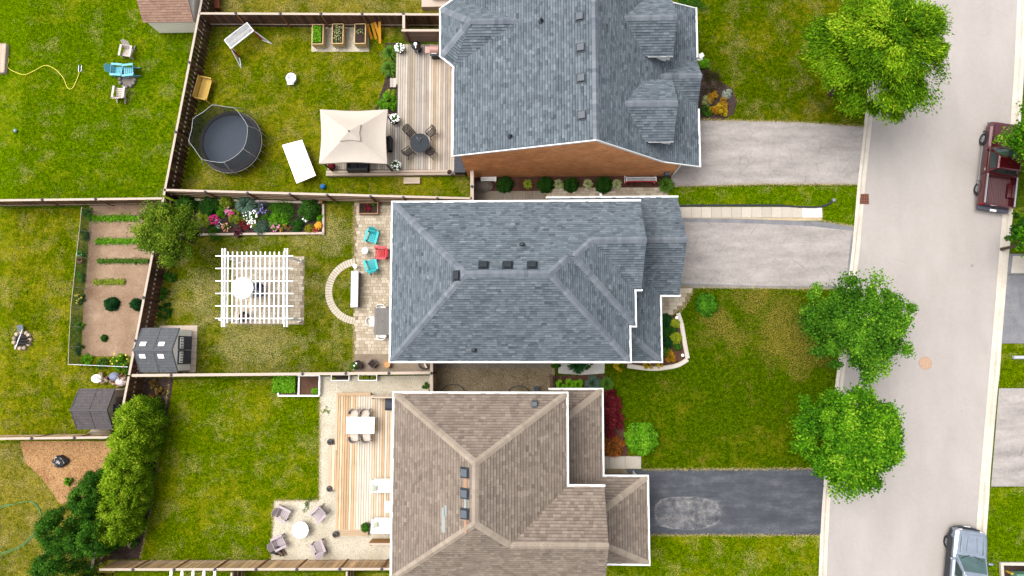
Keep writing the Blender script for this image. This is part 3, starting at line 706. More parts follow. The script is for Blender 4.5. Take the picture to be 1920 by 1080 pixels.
# ================================================================ HOUSES
def nrm(poly):
    n = Vector((0, 0, 0))
    for i in range(len(poly)): n += (poly[i]).cross(poly[(i+1) % len(poly)])
    n.normalize(); return n if n.z > 0 else -n
def clip(sub, tri):
    out = sub
    for i in range(3):
        a, b = tri[i], tri[(i+1) % 3]; res = []
        def sd(p): return (b[0]-a[0])*(p[1]-a[1])-(b[1]-a[1])*(p[0]-a[0])
        for j in range(len(out)):
            p, q = out[j], out[(j+1) % len(out)]; sp, sq = sd(p), sd(q)
            if sp >= 0: res.append(p)
            if (sp >= 0) != (sq >= 0):
                k = sp/(sp-sq); res.append((p[0]+(q[0]-p[0])*k, p[1]+(q[1]-p[1])*k))
        out = res
        if len(out) < 3: return []
    return out
def shingles(b, poly, expo=.145, wmin=.16, wmax=.34):
    """courses of overlapping shingles over one roof plane, butts proud"""
    n = nrm(poly); up = Vector((0, 0, 1)); v = (up-n*n.z)
    if v.length < 1e-3: v = Vector((0, 1, 0))
    v.normalize(); u = v.cross(n); o = poly[0]
    p2 = [((p-o).dot(u), (p-o).dot(v)) for p in poly]
    tris = []
    for t in tessellate_polygon([[Vector((x, y, 0)) for x, y in p2]]):
        q = [p2[i] for i in t]
        if (q[1][0]-q[0][0])*(q[2][1]-q[0][1])-(q[1][1]-q[0][1])*(q[2][0]-q[0][0]) < 0: q.reverse()
        tris.append((q, min(a[0] for a in q), max(a[0] for a in q), min(a[1] for a in q), max(a[1] for a in q)))
    x0, x1 = min(p[0] for p in p2), max(p[0] for p in p2); y0, y1 = min(p[1] for p in p2), max(p[1] for p in p2)
    y = y0-.02
    while y < y1:
        x = x0-random.random()*.3
        while x < x1:
            wd = random.uniform(wmin, wmax); tn = min(1, max(.2, random.gauss(.6, .13)))
            lam = .012 if random.random() < .35 else 0
            for q, a0, a1, b0, b1 in tris:
                if x > a1 or x+wd < a0 or y > b1 or y+expo < b0: continue
                c = clip([(x, y), (x+wd-.006, y), (x+wd-.006, y+expo+.004), (x, y+expo+.004)], q)
                if len(c) < 3: continue
                vs = [o+u*cx+v*cy+n*(.006+(.016+lam)*(1-(cy-y)/expo)) for cx, cy in c]
                b.add(vs, [tuple(range(len(c)))], tn)
                cu = clip([(x+.004, y+expo*.7), (x+wd-.01, y+expo*.7), (x+wd-.01, y+expo+.002), (x+.004, y+expo+.002)], q)      # printed dark band that also paints in the butt's shadow line
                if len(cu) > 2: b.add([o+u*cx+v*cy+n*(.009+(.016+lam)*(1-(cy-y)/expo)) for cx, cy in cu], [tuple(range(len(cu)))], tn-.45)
                k = len(c)
                for i in range(k):
                    if abs(c[i][1]-y) < 1e-6 and abs(c[(i+1) % k][1]-y) < 1e-6 and abs(c[i][0]-c[(i+1) % k][0]) > .02:
                        A, B = vs[i], vs[(i+1) % k]; b.add([A, B, B-n*(.022+lam), A-n*(.022+lam)], [(0, 3, 2, 1)], 0.0)  # butts at the darkest tone, course-line shade put into them
            x += wd
        y += expo
def caps(b, A, B, n1, n2, wd=.17, ex=.2):
    d = (B-A); L = d.length; d.normalize()
    s1 = d.cross(n1); s1 = s1 if s1.z < 0 else -s1; s2 = d.cross(n2); s2 = s2 if s2.z < 0 else -s2
    if s1.dot(s2) > .6: s2 = -s1
    nn = (n1+n2).normalized(); k = max(1, int(L/ex))
    for i in range(k):
        p, q = A+d*(L*i/k), A+d*(L*(i+1)/k+.02); tn = min(1, max(0, random.gauss(.6, .15)))
        l0, l1 = .05, .034
        vs = [p+nn*l0, q+nn*l1, q+s1*wd+n1*(l1-.006), p+s1*wd+n1*(l0-.012), q+s2*wd+n2*(l1-.006), p+s2*wd+n2*(l0-.012)]
        b.add(vs, [(0, 1, 2, 3), (1, 0, 5, 4)], tn)
m_sh_grey = tonemat('grey_shingle', C(60, 71, 81), C(146, 157, 166), fine=70, stain=.07)
m_sh_tan = tonemat('tan_shingle', C(112, 98, 88), C(178, 162, 147), fine=70, stain=.05)
m_under_g = plain('grey_underlay', C(62, 72, 82), .1)
m_under_t = plain('tan_underlay', C(108, 94, 82), .1)
m_cap_g = tonemat('grey_cap', C(102, 112, 126), C(154, 160, 168), fine=70)
m_cap_t = tonemat('tan_cap', C(162, 146, 130), C(196, 180, 162), fine=70)
m_white = plain('white_aluminium', (.55, .55, .54, 1), .08, 9, rough=.5)
m_soffit = plain('white_soffit', (.6, .6, .58, 1), .05)
m_vent = plain('dark_vent', C(52, 60, 68), .15, rough=.5)
m_vent_g = plain('grey_vent', C(104, 112, 122), .1, rough=.6)
m_wall = plain('buff_brick', C(176, 140, 112), .15, 20)
def roof(house, faces, ridges, m_s, m_u, m_c, thick=.14, expo=.145):
    """faces: polygons; ridges: (A, B, face i, face j)"""
    b = MB()
    for f in faces:
        k = len(f); n = nrm(f)
        tri = tessellate_polygon([f]); lo = [p-Vector((0, 0, thick)) for p in f]
        b.add(list(f), [t for t in tri]); b.add(lo, [tuple(reversed(t)) for t in tri])
        b.add(list(f)+lo, [(i, (i+1) % k, (i+1) % k+k, i+k) for i in range(k)])
    r = b.build('roof', m_u, house)
    s = MB()
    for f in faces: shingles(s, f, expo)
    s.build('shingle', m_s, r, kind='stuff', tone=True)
    if ridges:
        c = MB(); nn = [nrm(f) for f in faces]
        for A, B, i, j in ridges: caps(c, A, B, nn[i], nn[j])
        c.build('ridge_cap', m_c, r, kind='stuff', tone=True)
    return r
def gutter(house, pts, w=.105, h=.11, out=None):
    for i, (A, B) in enumerate(zip(pts[:-1], pts[1:])):
        A, B = Vector(A), Vector(B); d = (B-A).normalized(); dz = Vector((0, 0, -.03-.004*(i % 2)-random.random()*.002))
        MB().bar(A-d*(w/2-.003*(i % 2)-.001)+dz, B+d*(w/2-.003*(i % 2)-.001)+dz, w-.003*(i % 3), h).build('gutter', m_white, house)
def box_vent(house, px, py, f, m=None):
    n = nrm(f); c = on_plane(px, py, f[0], n); v = (Vector((0, 0, 1))-n*n.z).normalized(); u = v.cross(n); M = Matrix((u, v, n)).transposed()
    o = MB().box(c+n*.03, (.52, .52, .03), M).build('roof_vent', m_vent, house)
    MB().box(c+n*.10+v*.02, (.36, .36, .13), M).build('hood', m or m_vent_g, o, bevel=.02)
    MB().box(c+n*.06-v*.17, (.4, .08, .06), M).build('louvre', m_vent, o)
def pipe_vent(house, px, py, f):
    n = nrm(f); c = on_plane(px, py, f[0], n)
    o = MB().lathe(c+n*.02, [(.16, -.05), (.15, .03), (.08, .08), (.07, .1)], 10).build('vent_pipe', m_vent, house)
    MB().tube([c, c+Vector((0, 0, .42))], .055, 8).build('pipe', m_vent, o)
def V3(x, y, z): return Vector((x, y, z))

# ---------------------------------------------------------------- grey hip roofed house in the middle
EZ, PT = 5.4, .8
xW = P(735, 520, EZ).x; xE1 = P(1180, 640, EZ).x; xE2 = P(1190, 575, EZ).x; xG = P(1200, 379, EZ).x
yN = P(950, 379, EZ).y; yS = P(950, 677, EZ).y; yg = P(1195, 543, EZ).y; y6 = P(1185, 610, EZ).y
a = (yN-yS)/2; ym = (yN+yS)/2; bb = (yN-y6)/2; yb = y6+bb; c_ = (yN-yg)/2; yc = yg+c_
h = lambda d: EZ+PT*d
hm = thing('house', 'two storey house with blue grey hip shingle roof in the middle', 'house', V3((xW+xE1)/2, ym, 0), 'houses along the street')
Wf = [V3(xW, yN, EZ), V3(xW, yS, EZ), V3(xW+a, ym, h(a))]
Sf = [V3(xW, yS, EZ), V3(xE1, yS, EZ), V3(xE1-a, ym, h(a)), V3(xW+a, ym, h(a))]
Nf = [V3(xG, yN, EZ), V3(xW, yN, EZ), V3(xW+a, ym, h(a)), V3(xE1-a, ym, h(a)), V3(xE1-bb, yb, h(bb)), V3(xE2-bb, yb, h(bb)), V3(xE2-c_, yc, h(c_)), V3(xG, yc, h(c_))]
E1 = [V3(xE1, yS, EZ), V3(xE1, y6, EZ), V3(xE1-bb, yb, h(bb)), V3(xE1-a, ym, h(a))]
S2 = [V3(xE1, y6, EZ), V3(xE2, y6, EZ), V3(xE2-bb, yb, h(bb)), V3(xE1-bb, yb, h(bb))]
E2 = [V3(xE2, y6, EZ), V3(xE2, yg, EZ), V3(xE2-c_, yc, h(c_)), V3(xE2-bb, yb, h(bb))]
GS = [V3(xE2, yg, EZ), V3(xG, yg, EZ), V3(xG, yc, h(c_)), V3(xE2-c_, yc, h(c_))]
roof(hm, [Wf, Sf, Nf, E1, S2, E2, GS],
     [(Wf[0], Wf[2], 0, 2), (Wf[1], Wf[2], 0, 1), (Nf[2], Nf[3], 2, 1), (Sf[1], Sf[2], 1, 3), (Nf[4], Nf[3], 2, 3), (S2[1], S2[2], 4, 5), (E2[2], E2[3], 2, 5), (GS[3], GS[2], 2, 6)], m_sh_grey, m_under_g, m_cap_g)
ov = .4
MB().prism([(xW+ov, yN-ov), (xE1-ov, yN-ov), (xE1-ov, yS+ov), (xW+ov, yS+ov)], 0, EZ-.1).build('wall', m_wall, hm)
MB().prism([(xE1-ov, yN-ov), (xG-.3, yN-ov), (xG-.3, yg+ov), (xE1-ov, yg+ov)], 0, EZ-.1).build('wall', m_wall, hm)
b = MB(); gp = [V3(xG-.3, yN-ov, EZ-.15), V3(xG-.3, yg+ov, EZ-.15), V3(xG-.3, yc, h(c_)-.25)]
b.add(gp+[p+V3(-.12, 0, 0) for p in gp], [(0, 1, 2), (5, 4, 3), (0, 3, 4, 1), (1, 4, 5, 2), (2, 5, 3, 0)]).build('gable_wall', m_wall, hm)
gutter(hm, [V3(xG, yN+.05, EZ), V3(xW-.05, yN+.05, EZ), V3(xW-.05, yS-.05, EZ), V3(xE1+.05, yS-.05, EZ), V3(xE1+.05, y6-.05, EZ), V3(xE2+.05, y6-.05, EZ), V3(xE2+.05, yg, EZ)])
gutter(hm, [V3(xE2+.05, yg-.03, EZ), V3(xG, yg-.03, EZ)])
# lower roofs: garage wing and porch
LZ = 2.7
gx0, gx1 = P(1025, 371, LZ).x, P(1270, 371, LZ).x; gy0 = P(1150, 371, LZ).y; gy1 = P(1255, 553, LZ).y; gc = (gy0-gy1)/2; gm = (gy0+gy1)/2
pxx = P(1238, 600, LZ).x; py0 = P(1210, 677, LZ).y; e_ = 2.2
lh = lambda d: LZ+.8*d
gN = [V3(gx1, gy0, LZ), V3(gx0, gy0, LZ), V3(gx0, gm, lh(gc)), V3(gx1, gm, lh(gc))]
gS = [V3(gx0, gm, lh(gc)), V3(xG-2.6, gm, lh(gc)), V3(gx1, gm, lh(gc)), V3(gx1, gy1, LZ), V3(pxx, gy1, LZ), V3(pxx-e_, gy1+e_, lh(e_)), V3(gx0, gy1+e_, lh(e_))]
pE = [V3(pxx, py0, LZ), V3(pxx, gy1, LZ), V3(pxx-e_, gy1+e_, lh(e_)), V3(pxx-e_, py0+e_*.75, lh(e_))]
pS = [V3(xE1-1.4, py0, LZ), V3(pxx, py0, LZ), V3(pxx-e_, py0+e_*.75, lh(e_)), V3(xE1-1.4, py0+e_*.75, lh(e_))]
lr = roof(hm, [gN, gS, pE, pS], [(gN[2]+V3((xE1-1-gx0), 0, 0), gN[3], 0, 1), (pE[0], pE[3], 2, 3)], m_sh_grey, m_under_g, m_cap_g)
MB().prism([(gx0+ov, gy0-ov), (gx1-ov, gy0-ov), (gx1-ov, gy1+ov), (gx0+ov, gy1+ov)], 0, LZ-.1).build('wall', m_wall, hm)
b = MB(); gp = [V3(gx1-ov, gy0-ov, LZ-.1), V3(gx1-ov, gy1+ov, LZ-.1), V3(gx1-ov, gm, lh(gc)-.3)]
b.add(gp+[p+V3(-.12, 0, 0) for p in gp], [(0, 1, 2), (5, 4, 3), (0, 3, 4, 1), (1, 4, 5, 2), (2, 5, 3, 0)]).build('gable_wall', m_wall, hm)
MB().prism([(xE1-ov, gy1+ov), (pxx-1.2, gy1+ov), (pxx-1.2, py0+.5), (xE1-ov, py0+.5)], 0, LZ-.1).build('wall', m_wall, hm)
for yy in (gy1-.3, (gy1+py0)/2, py0+.25): MB().box((pxx-.25, yy, LZ/2), (.18, .18, LZ-.1)).build('porch_post', m_white, hm)
gutter(hm, [V3(gx0, gy0+.05, LZ), V3(gx1, gy0+.05, LZ)])
gutter(hm, [V3(gx1, gy1-.05, LZ), V3(pxx+.05, gy1-.05, LZ), V3(pxx+.05, py0-.05, LZ), V3(xE1-.6, py0-.05, LZ)])
MB().box((P(1200, 377, LZ).x-2.2, gy0-.0, LZ-.03), (.12, .5, .1)).build('downpipe', m_white, hm)
for x in (907, 952, 998): box_vent(hm, x, 498, Nf, m_vent)
box_vent(hm, 857, 517, Wf, m_vent)
pipe_vent(hm, 979, 460, Nf); pipe_vent(hm, 889, 655, Sf)
# garage door and window facing the street
gd = MB().box((gx1-ov+.03, gm, 1.15), (.06, 4.6, 2.2)).build('garage_door', m_white, hm)
for i in range(4): MB().box((gx1-ov+.07, gm, .32+.54*i), (.03, 4.5, .5)).build('panel', m_white, gd)

# ---------------------------------------------------------------- brick house at the top
yw = P(1000, 331.5).y                     # plane of the brick gable wall
yv = yw-.12                               # roof verge just proud of it
qA, qB, qC, qD = (on_y(x, y, yv) for x, y in ((850, 292), (1118, 262), (1243, 303), (1311, 312)))
yTop = P(1305, 16, qD.z).y
ht = thing('house', 'brick gabled house with blue grey shingle roof and dormers at the top', 'house', V3((qA.x+qD.x)/2, (yw+yTop)/2, 0), 'houses along the street')
def up(q, y=None): return V3(q.x, yTop if y is None else y, q.z)
TW = [qA, qB, up(qB), up(qA)]; TE = [qB, qC, up(qC), up(qB)]; TL = [qC, qD, up(qD), up(qC)]
nE, nW, nL = nrm(TE), nrm(TW), nrm(TL)
def dormer(py_ridge, x_w, x_e, py_eave, xe_w, xe_e, plane, npl):
    r0 = on_plane(x_w, py_ridge, plane[0], npl)                       # ridge leaves the big slope here
    r1 = P(x_e, py_ridge, r0.z); r1.y = r0.y
    e0 = on_plane(xe_w, py_eave, plane[0], npl); e1 = P(xe_e, py_eave, e0.z); e1.y = e0.y; e1.x = max(e1.x, e0.x+.8)
    dy = r0.y-e0.y; n0 = V3(e0.x, r0.y+dy, e0.z); n1 = V3(e1.x, r0.y+dy, e0.z); r1.x = e1.x
    return [e0, e1, r1, r0], [n1, n0, r0, r1]
d1s, d1n = dormer(33, 1170, 1272, 106, 1208, 1262, TE, nE)
d2s, d2n = dormer(193, 1171, 1273, 266, 1209, 1263, TE, nE)
# entry gable breaking the lower eave
e0 = on_plane(1262, 186, TL[0], nL); r1 = P(1316, 142, e0.z+1.25); r0 = on_plane(1238, 142, TE[0], nE)
ez = qD.z-.05; sy = P(1308, 203, ez).y; ny = 2*r1.y-sy
zr = r0.z; r1 = P(1316, 142, zr); r1.y = r0.y; ny = 2*r0.y-sy; xe = r1.x
slope = (zr-ez)/(r0.y-sy)
def yat(x):   # where the gable's plane meets the big roof at x
    z = (on_plane(1000, 0, TL[0], nL).z if False else (TL[0].z-(nL.x*(x-TL[0].x))/nL.z)) if x > qC.x else (TE[0].z-(nE.x*(x-TE[0].x))/nE.z)
    return (zr-z)/slope
k1 = yat(xe); kC = yat(qC.x)
d3s = [V3(r0.x, r0.y, zr), V3(qC.x, r0.y-kC, zr-slope*kC), V3(qD.x, r0.y-yat(qD.x), zr-slope*yat(qD.x)), V3(xe, sy, ez), V3(xe, r0.y, zr)]
d3n = [V3(p.x, 2*r0.y-p.y, p.z) for p in d3s]
# rear bay with a little hip roof
bz = qA.z
b0, b1, b2, b3 = (P(x, y, bz) for x, y in ((851, 126), (827, 105), (827, 17), (851, -4)))
ap = P(881, 50, bz+1.25); ym_ = (b1.y+b2.y)/2; ap.y = ym_
tW = (TW[0].z-(nW.x*(0-TW[0].x))/nW.z)
xr = TW[0].x+(ap.z-TW[0].z)/((TW[1].z-TW[0].z)/(TW[1].x-TW[0].x)); rr_ = V3(xr, ym_, ap.z)
b0.x = b3.x = qA.x+.05
bay = [[b1, ap, b2], [b0, ap, b1], [b2, ap, b3], [b0, rr_, ap], [b3, ap, rr_]]
faces = [TW, TE, TL, d1s, d1n, d2s, d2n, d3s, d3n]+bay
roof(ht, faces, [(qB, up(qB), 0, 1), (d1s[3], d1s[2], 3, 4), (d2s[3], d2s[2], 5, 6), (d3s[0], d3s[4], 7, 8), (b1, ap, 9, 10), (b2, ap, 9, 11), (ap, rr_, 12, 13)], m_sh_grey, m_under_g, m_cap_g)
def brickmat():
    g = N('orange_brick'); p = g.pos(); s = g.n('ShaderNodeSeparateXYZ'); g.l(p, s.inputs[0]); cb = g.n('ShaderNodeCombineXYZ'); g.l(s.outputs[0], cb.inputs[0]); g.l(s.outputs[2], cb.inputs[1]); g.l(s.outputs[1], cb.inputs[2])
    br = g.n('ShaderNodeTexBrick', Scale=1.0, **{'Mortar Size': .008, 'Brick Width': .25, 'Row Height': .085, 'Bias': 0.0}); g.l(cb.outputs[0], br.inputs['Vector'])
    br.inputs['Color1'].default_value = C(214, 138, 84, 1.05); br.inputs['Color2'].default_value = C(236, 168, 112, 1.05); br.inputs['Mortar'].default_value = C(190, 144, 112, 1.3)
    col = g.mix(1.0, br.outputs['Color'], g.ramp(g.noise(p, 1.1, 4), [(.3, .82), (.7, 1.15)]), 'MULTIPLY')
    g.bump(br.outputs['Fac'], .5, .01); return g.done(col, .9, .15)
m_brick = brickmat()
zo = .16
wallp = [V3(qA.x+.32, yw, 0), V3(qD.x-1.0, yw, 0), V3(qD.x-1.0, yw, qD.z+.2-zo), V3(qC.x, yw, qC.z-zo), V3(qB.x, yw, qB.z-zo), V3(qA.x+.32, yw, qA.z+.2-zo)]
k = len(wallp); back = [p+V3(0, .3, 0) for p in wallp]
tri = tessellate_polygon([[V3(p.x, p.z, 0) for p in wallp]])
MB().add(wallp+back, [t for t in tri]+[tuple(i+k for i in t) for t in tri]+[(i, (i+1) % k, (i+1) % k+k, i+k) for i in range(k)]).build('brick_wall', m_brick, ht)
MB().prism([(qA.x+.34, yw+.3), (qD.x-1.0, yw+.3), (qD.x-1.0, yTop-.3), (qA.x+.34, yTop-.3)], 0, qD.z).build('wall', m_brick, ht)
MB().prism([(b1.x+.3, b1.y+.2), (qA.x+.5, b0.y+.3), (qA.x+.5, b3.y-.3), (b2.x+.3, b2.y-.2)], 0, bz-.15).build('wall', m_brick, ht)
# white verge boards along the gable
for A, B in ((qA, qB), (qB, qC), (qC, qD)):
    MB().bar(A+V3(0, -.03, .0), B+V3(0, -.03, .0), .05, .15, up=(0, 0, 1)).build('verge_board', m_white, ht)
gutter(ht, [b0+V3(-.05, 0, 0), b1+V3(-.05, 0, 0), b2+V3(-.05, 0, 0), b3+V3(-.05, 0, 0)], .1)
gutter(ht, [qA+V3(-.05, 0, 0), V3(qA.x-.05, b0.y, bz)], .1)
gutter(ht, [qD+V3(.05, 0, 0), V3(qD.x+.05, sy-.1, qD.z)], .1)
gutter(ht, [V3(qD.x+.05, ny+.1, qD.z), up(qD)+V3(.05, 0, 0)], .1)
MB().bar(up(qD), up(qC), .05, .15).build('verge_board', m_white, ht)
m_siding = plain('white_siding', (.75, .75, .74, 1), .05)
for ds, dn in ((d1s, d1n), (d2s, d2n)):
    x1 = ds[1].x-.15; x0 = ds[0].x+.1; zl = TE[0].z-(nE.x*(x1-TE[0].x))/nE.z-.3
    MB().prism([(x0, ds[0].y+.25), (x1, ds[0].y+.25), (x1, dn[0].y-.25), (x0, dn[0].y-.25)], zl, ds[0].z-.1).build('dormer_wall', m_siding, ht)
    MB().bar(ds[0]+V3(.2, -.02, -.03), ds[1]+V3(0, -.01, -.03), .03, .09).build('dormer_fascia', m_white, ht)
    gp = [ds[1]+V3(-.05, .2, -.05), dn[0]+V3(-.05, -.2, -.05), ds[2]+V3(-.05, 0, -.2)]
    MB().add(gp+[p+V3(-.1, 0, 0) for p in gp], [(0, 1, 2), (5, 4, 3), (0, 3, 4, 1), (1, 4, 5, 2), (2, 5, 3, 0)]).build('dormer_gable', m_siding, ht)
    b = MB(); p0 = ds[1]+V3(-.45, .02, -.05)
    b.add([p0, p0+V3(.35, 0, 0), p0+V3(.35, 0, -.55), p0+V3(.2, 0, -.42)], [(0, 3, 2, 1)]); b.add([q+V3(0, .03, 0) for q in b.v], [(0, 1, 2, 3)])
    b.build('dormer_bracket', m_white, ht)
for y in (32, 90, 147, 217): box_vent(ht, {32: 1087, 90: 1089, 147: 1090, 217: 1091}[y], y, TW)
pipe_vent(ht, 1015, 40, TW); pipe_vent(ht, 957, 256, TW)
# meter and flue on the brick wall
c = on_y(1248, 326, yw)
mt = MB().box((c.x, yw-.12, max(.9, c.z)), (.3, .2, .4)).build('meter_box', m_vent_g, ht); MB().tube([(c.x-.1, yw-.1, .9), (c.x-.25, yw-.1, .5), (c.x-.25, yw-.1, .05)], .03, 6).build('conduit', m_vent_g, mt)
MB().tube([(wallp[1].x-.05, yw-.06, qD.z-.1), (wallp[1].x-.05, yw-.06, .1)], .05, 6).build('downpipe', m_soffit, ht)
# dark box beside the brick wall on the deck
sb = thing('storage_box', 'charcoal slatted deck box against the brick house corner', 'box', P(862, 308, .35))
p, q = P(852, 323, .95), P(872, 292, .95); MB().box(((p.x+q.x)/2, (p.y+q.y)/2, .6), (q.x-p.x, q.y-p.y, .5)).build('bin', m_vent, sb)
for i in range(7): MB().box(((p.x+q.x)/2, p.y+(q.y-p.y)*(i+.5)/7, .9), (q.x-p.x+.05, (q.y-p.y)/7*.92, .06)).build('lid_slat', plain('charcoal_resin', C(76, 80, 90), .1), sb)

# ---------------------------------------------------------------- tan roofed house at the bottom
T0, T1, T2, T3 = P(738, 738, EZ), P(1062, 738, EZ), P(1062, 912, EZ), P(736, 1086, EZ)
xw, xe_, yn = (T0.x+T3.x)/2, T1.x, (T0.y+T1.y)/2; ys = T3.y
zr = EZ+2.75; apx = P(893, 868, zr); apx.x = (xw+xe_)/2; rs = V3(apx.x, P(893, 983, zr).y, zr)
pS_ = (zr-EZ)/(rs.y-ys); pE_ = (zr-EZ)/(xe_-apx.x)
zw = EZ+1.75; wy = ys+(zw-EZ)/pS_; ws = V3(xe_-(zw-EZ)/pE_, wy, zw)     # wing ridge starts here
yv2 = T2.y; xwe = P(1133, 912, EZ).x
hb = thing('house', 'two storey house with tan brown shingle roof at the bottom', 'house', V3(apx.x, (yn+ys)/2, 0), 'houses along the street')
BN = [V3(xe_, yn, EZ), V3(xw, yn, EZ), apx]
BW = [V3(xw, yn, EZ), V3(xw, ys, EZ), rs, apx]
BE = [V3(xe_, yn, EZ), apx, rs, ws, V3(xe_, yv2, EZ)]
BS = [V3(xw, ys, EZ), V3(xwe, ys, EZ), V3(xwe, wy, zw), ws, rs]
BG = [V3(xe_, yv2, EZ), ws, V3(xwe, wy, zw), V3(xwe, yv2, EZ)]
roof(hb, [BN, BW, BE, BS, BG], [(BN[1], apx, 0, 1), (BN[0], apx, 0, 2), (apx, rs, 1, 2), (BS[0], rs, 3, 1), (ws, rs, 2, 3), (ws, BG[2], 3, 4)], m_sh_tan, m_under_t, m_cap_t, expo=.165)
MB().prism([(xw+ov, yn-ov), (xe_-ov, yn-ov), (xe_-ov, yv2-ov), (xwe-.3, yv2-ov), (xwe-.3, ys+ov), (xw+ov, ys+ov)], 0, EZ-.1).build('wall', m_wall, hb)
gp = [V3(xwe-.3, yv2-ov, EZ-.12), V3(xwe-.3, ys+ov, EZ-.12), V3(xwe-.3, wy, zw-.25)]
MB().add(gp+[p+V3(-.12, 0, 0) for p in gp], [(0, 1, 2), (5, 4, 3), (0, 3, 4, 1), (1, 4, 5, 2), (2, 5, 3, 0)]).build('gable_wall', m_wall, hb)
gutter(hb, [V3(xw-.05, ys, EZ), V3(xw-.05, yn+.05, EZ), V3(xe_+.05, yn+.05, EZ), V3(xe_+.05, yv2+.05, EZ), V3(xwe, yv2+.05, EZ)])
l0 = P(1128, 731, LZ); l1 = P(1128, 895, LZ); l2 = P(1213, 894, LZ); l3 = P(1213, 1057, LZ); lw = P(1030, 731, LZ).x
ax = l0.x; ay = l0.y; f = 2.1
LN = [V3(ax, ay, LZ), V3(lw, ay, LZ), V3(lw, ay-f*.8, lh(f*.6)), V3(ax-f*1.1, ay-f*.8, lh(f*.6))]
LE = [V3(ax, ay, LZ), V3(ax-f*1.1, ay-f*.8, lh(f*.6)), V3(ax-f*1.1, l2.y-2.5, lh(f*.6)), V3(ax, l2.y-2.5, LZ)]
gx, g0, g1 = l2.x, l2.y, l3.y; f2 = 2.4; zt = lh(f2*.55)
QN = [V3(gx, g0, LZ), V3(ax-.6, g0, LZ), V3(gx-f2-.6, g0-f2*.62, zt), V3(gx-f2, g0-f2*.62, zt)]
QE = [V3(gx, g0, LZ), V3(gx-f2, g0-f2*.62, zt), V3(gx-f2, g1+f2*.5, zt), V3(gx, g1, LZ)]
QS = [V3(gx, g1, LZ), V3(gx-f2, g1+f2*.5, zt), V3(xwe-.8, g1+f2*.5, zt), V3(xwe-.8, g1, LZ)]
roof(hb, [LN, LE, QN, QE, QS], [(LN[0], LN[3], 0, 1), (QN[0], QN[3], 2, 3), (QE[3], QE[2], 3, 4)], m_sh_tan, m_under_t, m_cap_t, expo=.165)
MB().prism([(xe_-ov-.2, ay-ov), (ax-ov, ay-ov), (ax-ov, g0-.5), (xe_-ov-.2, g0-.5)], 0, LZ-.1).build('wall', m_wall, hb)
MB().prism([(xwe-.5, g0-ov), (gx-ov, g0-ov), (gx-ov, g1+ov), (xwe-.5, g1+ov)], 0, LZ-.1).build('wall', m_wall, hb)
gd = MB().box((gx-ov+.03, (g0+g1)/2, 1.15), (.06, 4.3, 2.2)).build('garage_door', m_white, hb)
for i in range(4): MB().box((gx-ov+.07, (g0+g1)/2, .32+.54*i), (.03, 4.2, .5)).build('panel', m_white, gd)
gutter(hb, [V3(lw, ay+.05, LZ), V3(ax+.05, ay+.05, LZ), V3(ax+.05, g0+.05, LZ), V3(gx+.05, g0+.05, LZ), V3(gx+.05, g1-.05, LZ), V3(xwe-.3, g1-.05, LZ)])
for y in (886, 925, 963): box_vent(hb, 872, y, BW)
n = nrm(BN); c = on_plane(1002, 757, BN[0], n); o = MB().box(c+V3(0, 0, .1), (.26, .36, .25)).build('roof_vent', m_vent, hb); MB().box(c+V3(0, 0, .24), (.24, .2, .04)).build('hood', m_vent_g, o)
# bare strips where shingles came away
m_bare = plain('bare_shingle', C(176, 184, 180), .15); m_barer = plain('faded_strip', C(196, 152, 122), .15)
n = nrm(BW); v = (V3(0, 0, 1)-n*n.z).normalized(); u = v.cross(n); M = Matrix((u, v, n)).transposed()
for x, y, wy_, wx_, m in ((832, 975, 1.15, .22, m_bare), (836, 958, .5, .14, m_bare), (873, 905, .7, .2, m_barer), (873, 945, .45, .14, m_bare), (873, 985, .7, .16, m_barer)):
    MB().box(on_plane(x, y, BW[0], n)+n*.028, (wy_, wx_, .012), M).build('bare_strip', m, hb)
for f in ((Vector((xW+.3, yN-.3, 0)), Vector((gx1, yS+.3, 0))), (Vector((qA.x, yTop, 0)), Vector((qD.x-1, yw, 0))), (Vector((xw, yn, 0)), Vector((gx, ys, 0)))):
    a_, b_ = f; HARD.append(np.array([(a_.x, a_.y), (b_.x, a_.y), (b_.x, b_.y), (a_.x, b_.y)]))
# ================================================================ THINGS IN THE GARDENS
m_tube = plain('white_steel', (.6, .61, .62, 1), .05, rough=.4)
m_black = plain('black_metal', C(44, 44, 52), .2, rough=.45)
m_ring = plain('grey_steel', C(190, 192, 196), .06, rough=.5)
m_red = plain('red_paint', C(196, 22, 36), .1, rough=.5)
m_pinewood = wood('pine_plank', C(238, 198, 130), .12, .12, axis=1)
m_ochre = wood('ochre_plank', C(232, 164, 44), .14, .14, axis=1)
def Rz(a): return Matrix.Rotation(a, 3, 'Z')
def Rx(a): return Matrix.Rotation(a, 3, 'X')
def Ry(a): return Matrix.Rotation(a, 3, 'Y')
def ang(ax, ay, bx, by):      # heading in the place of a direction seen in the photo
    p, q = P(ax, ay), P(bx, by); return math.atan2(q.y-p.y, q.x-p.x)

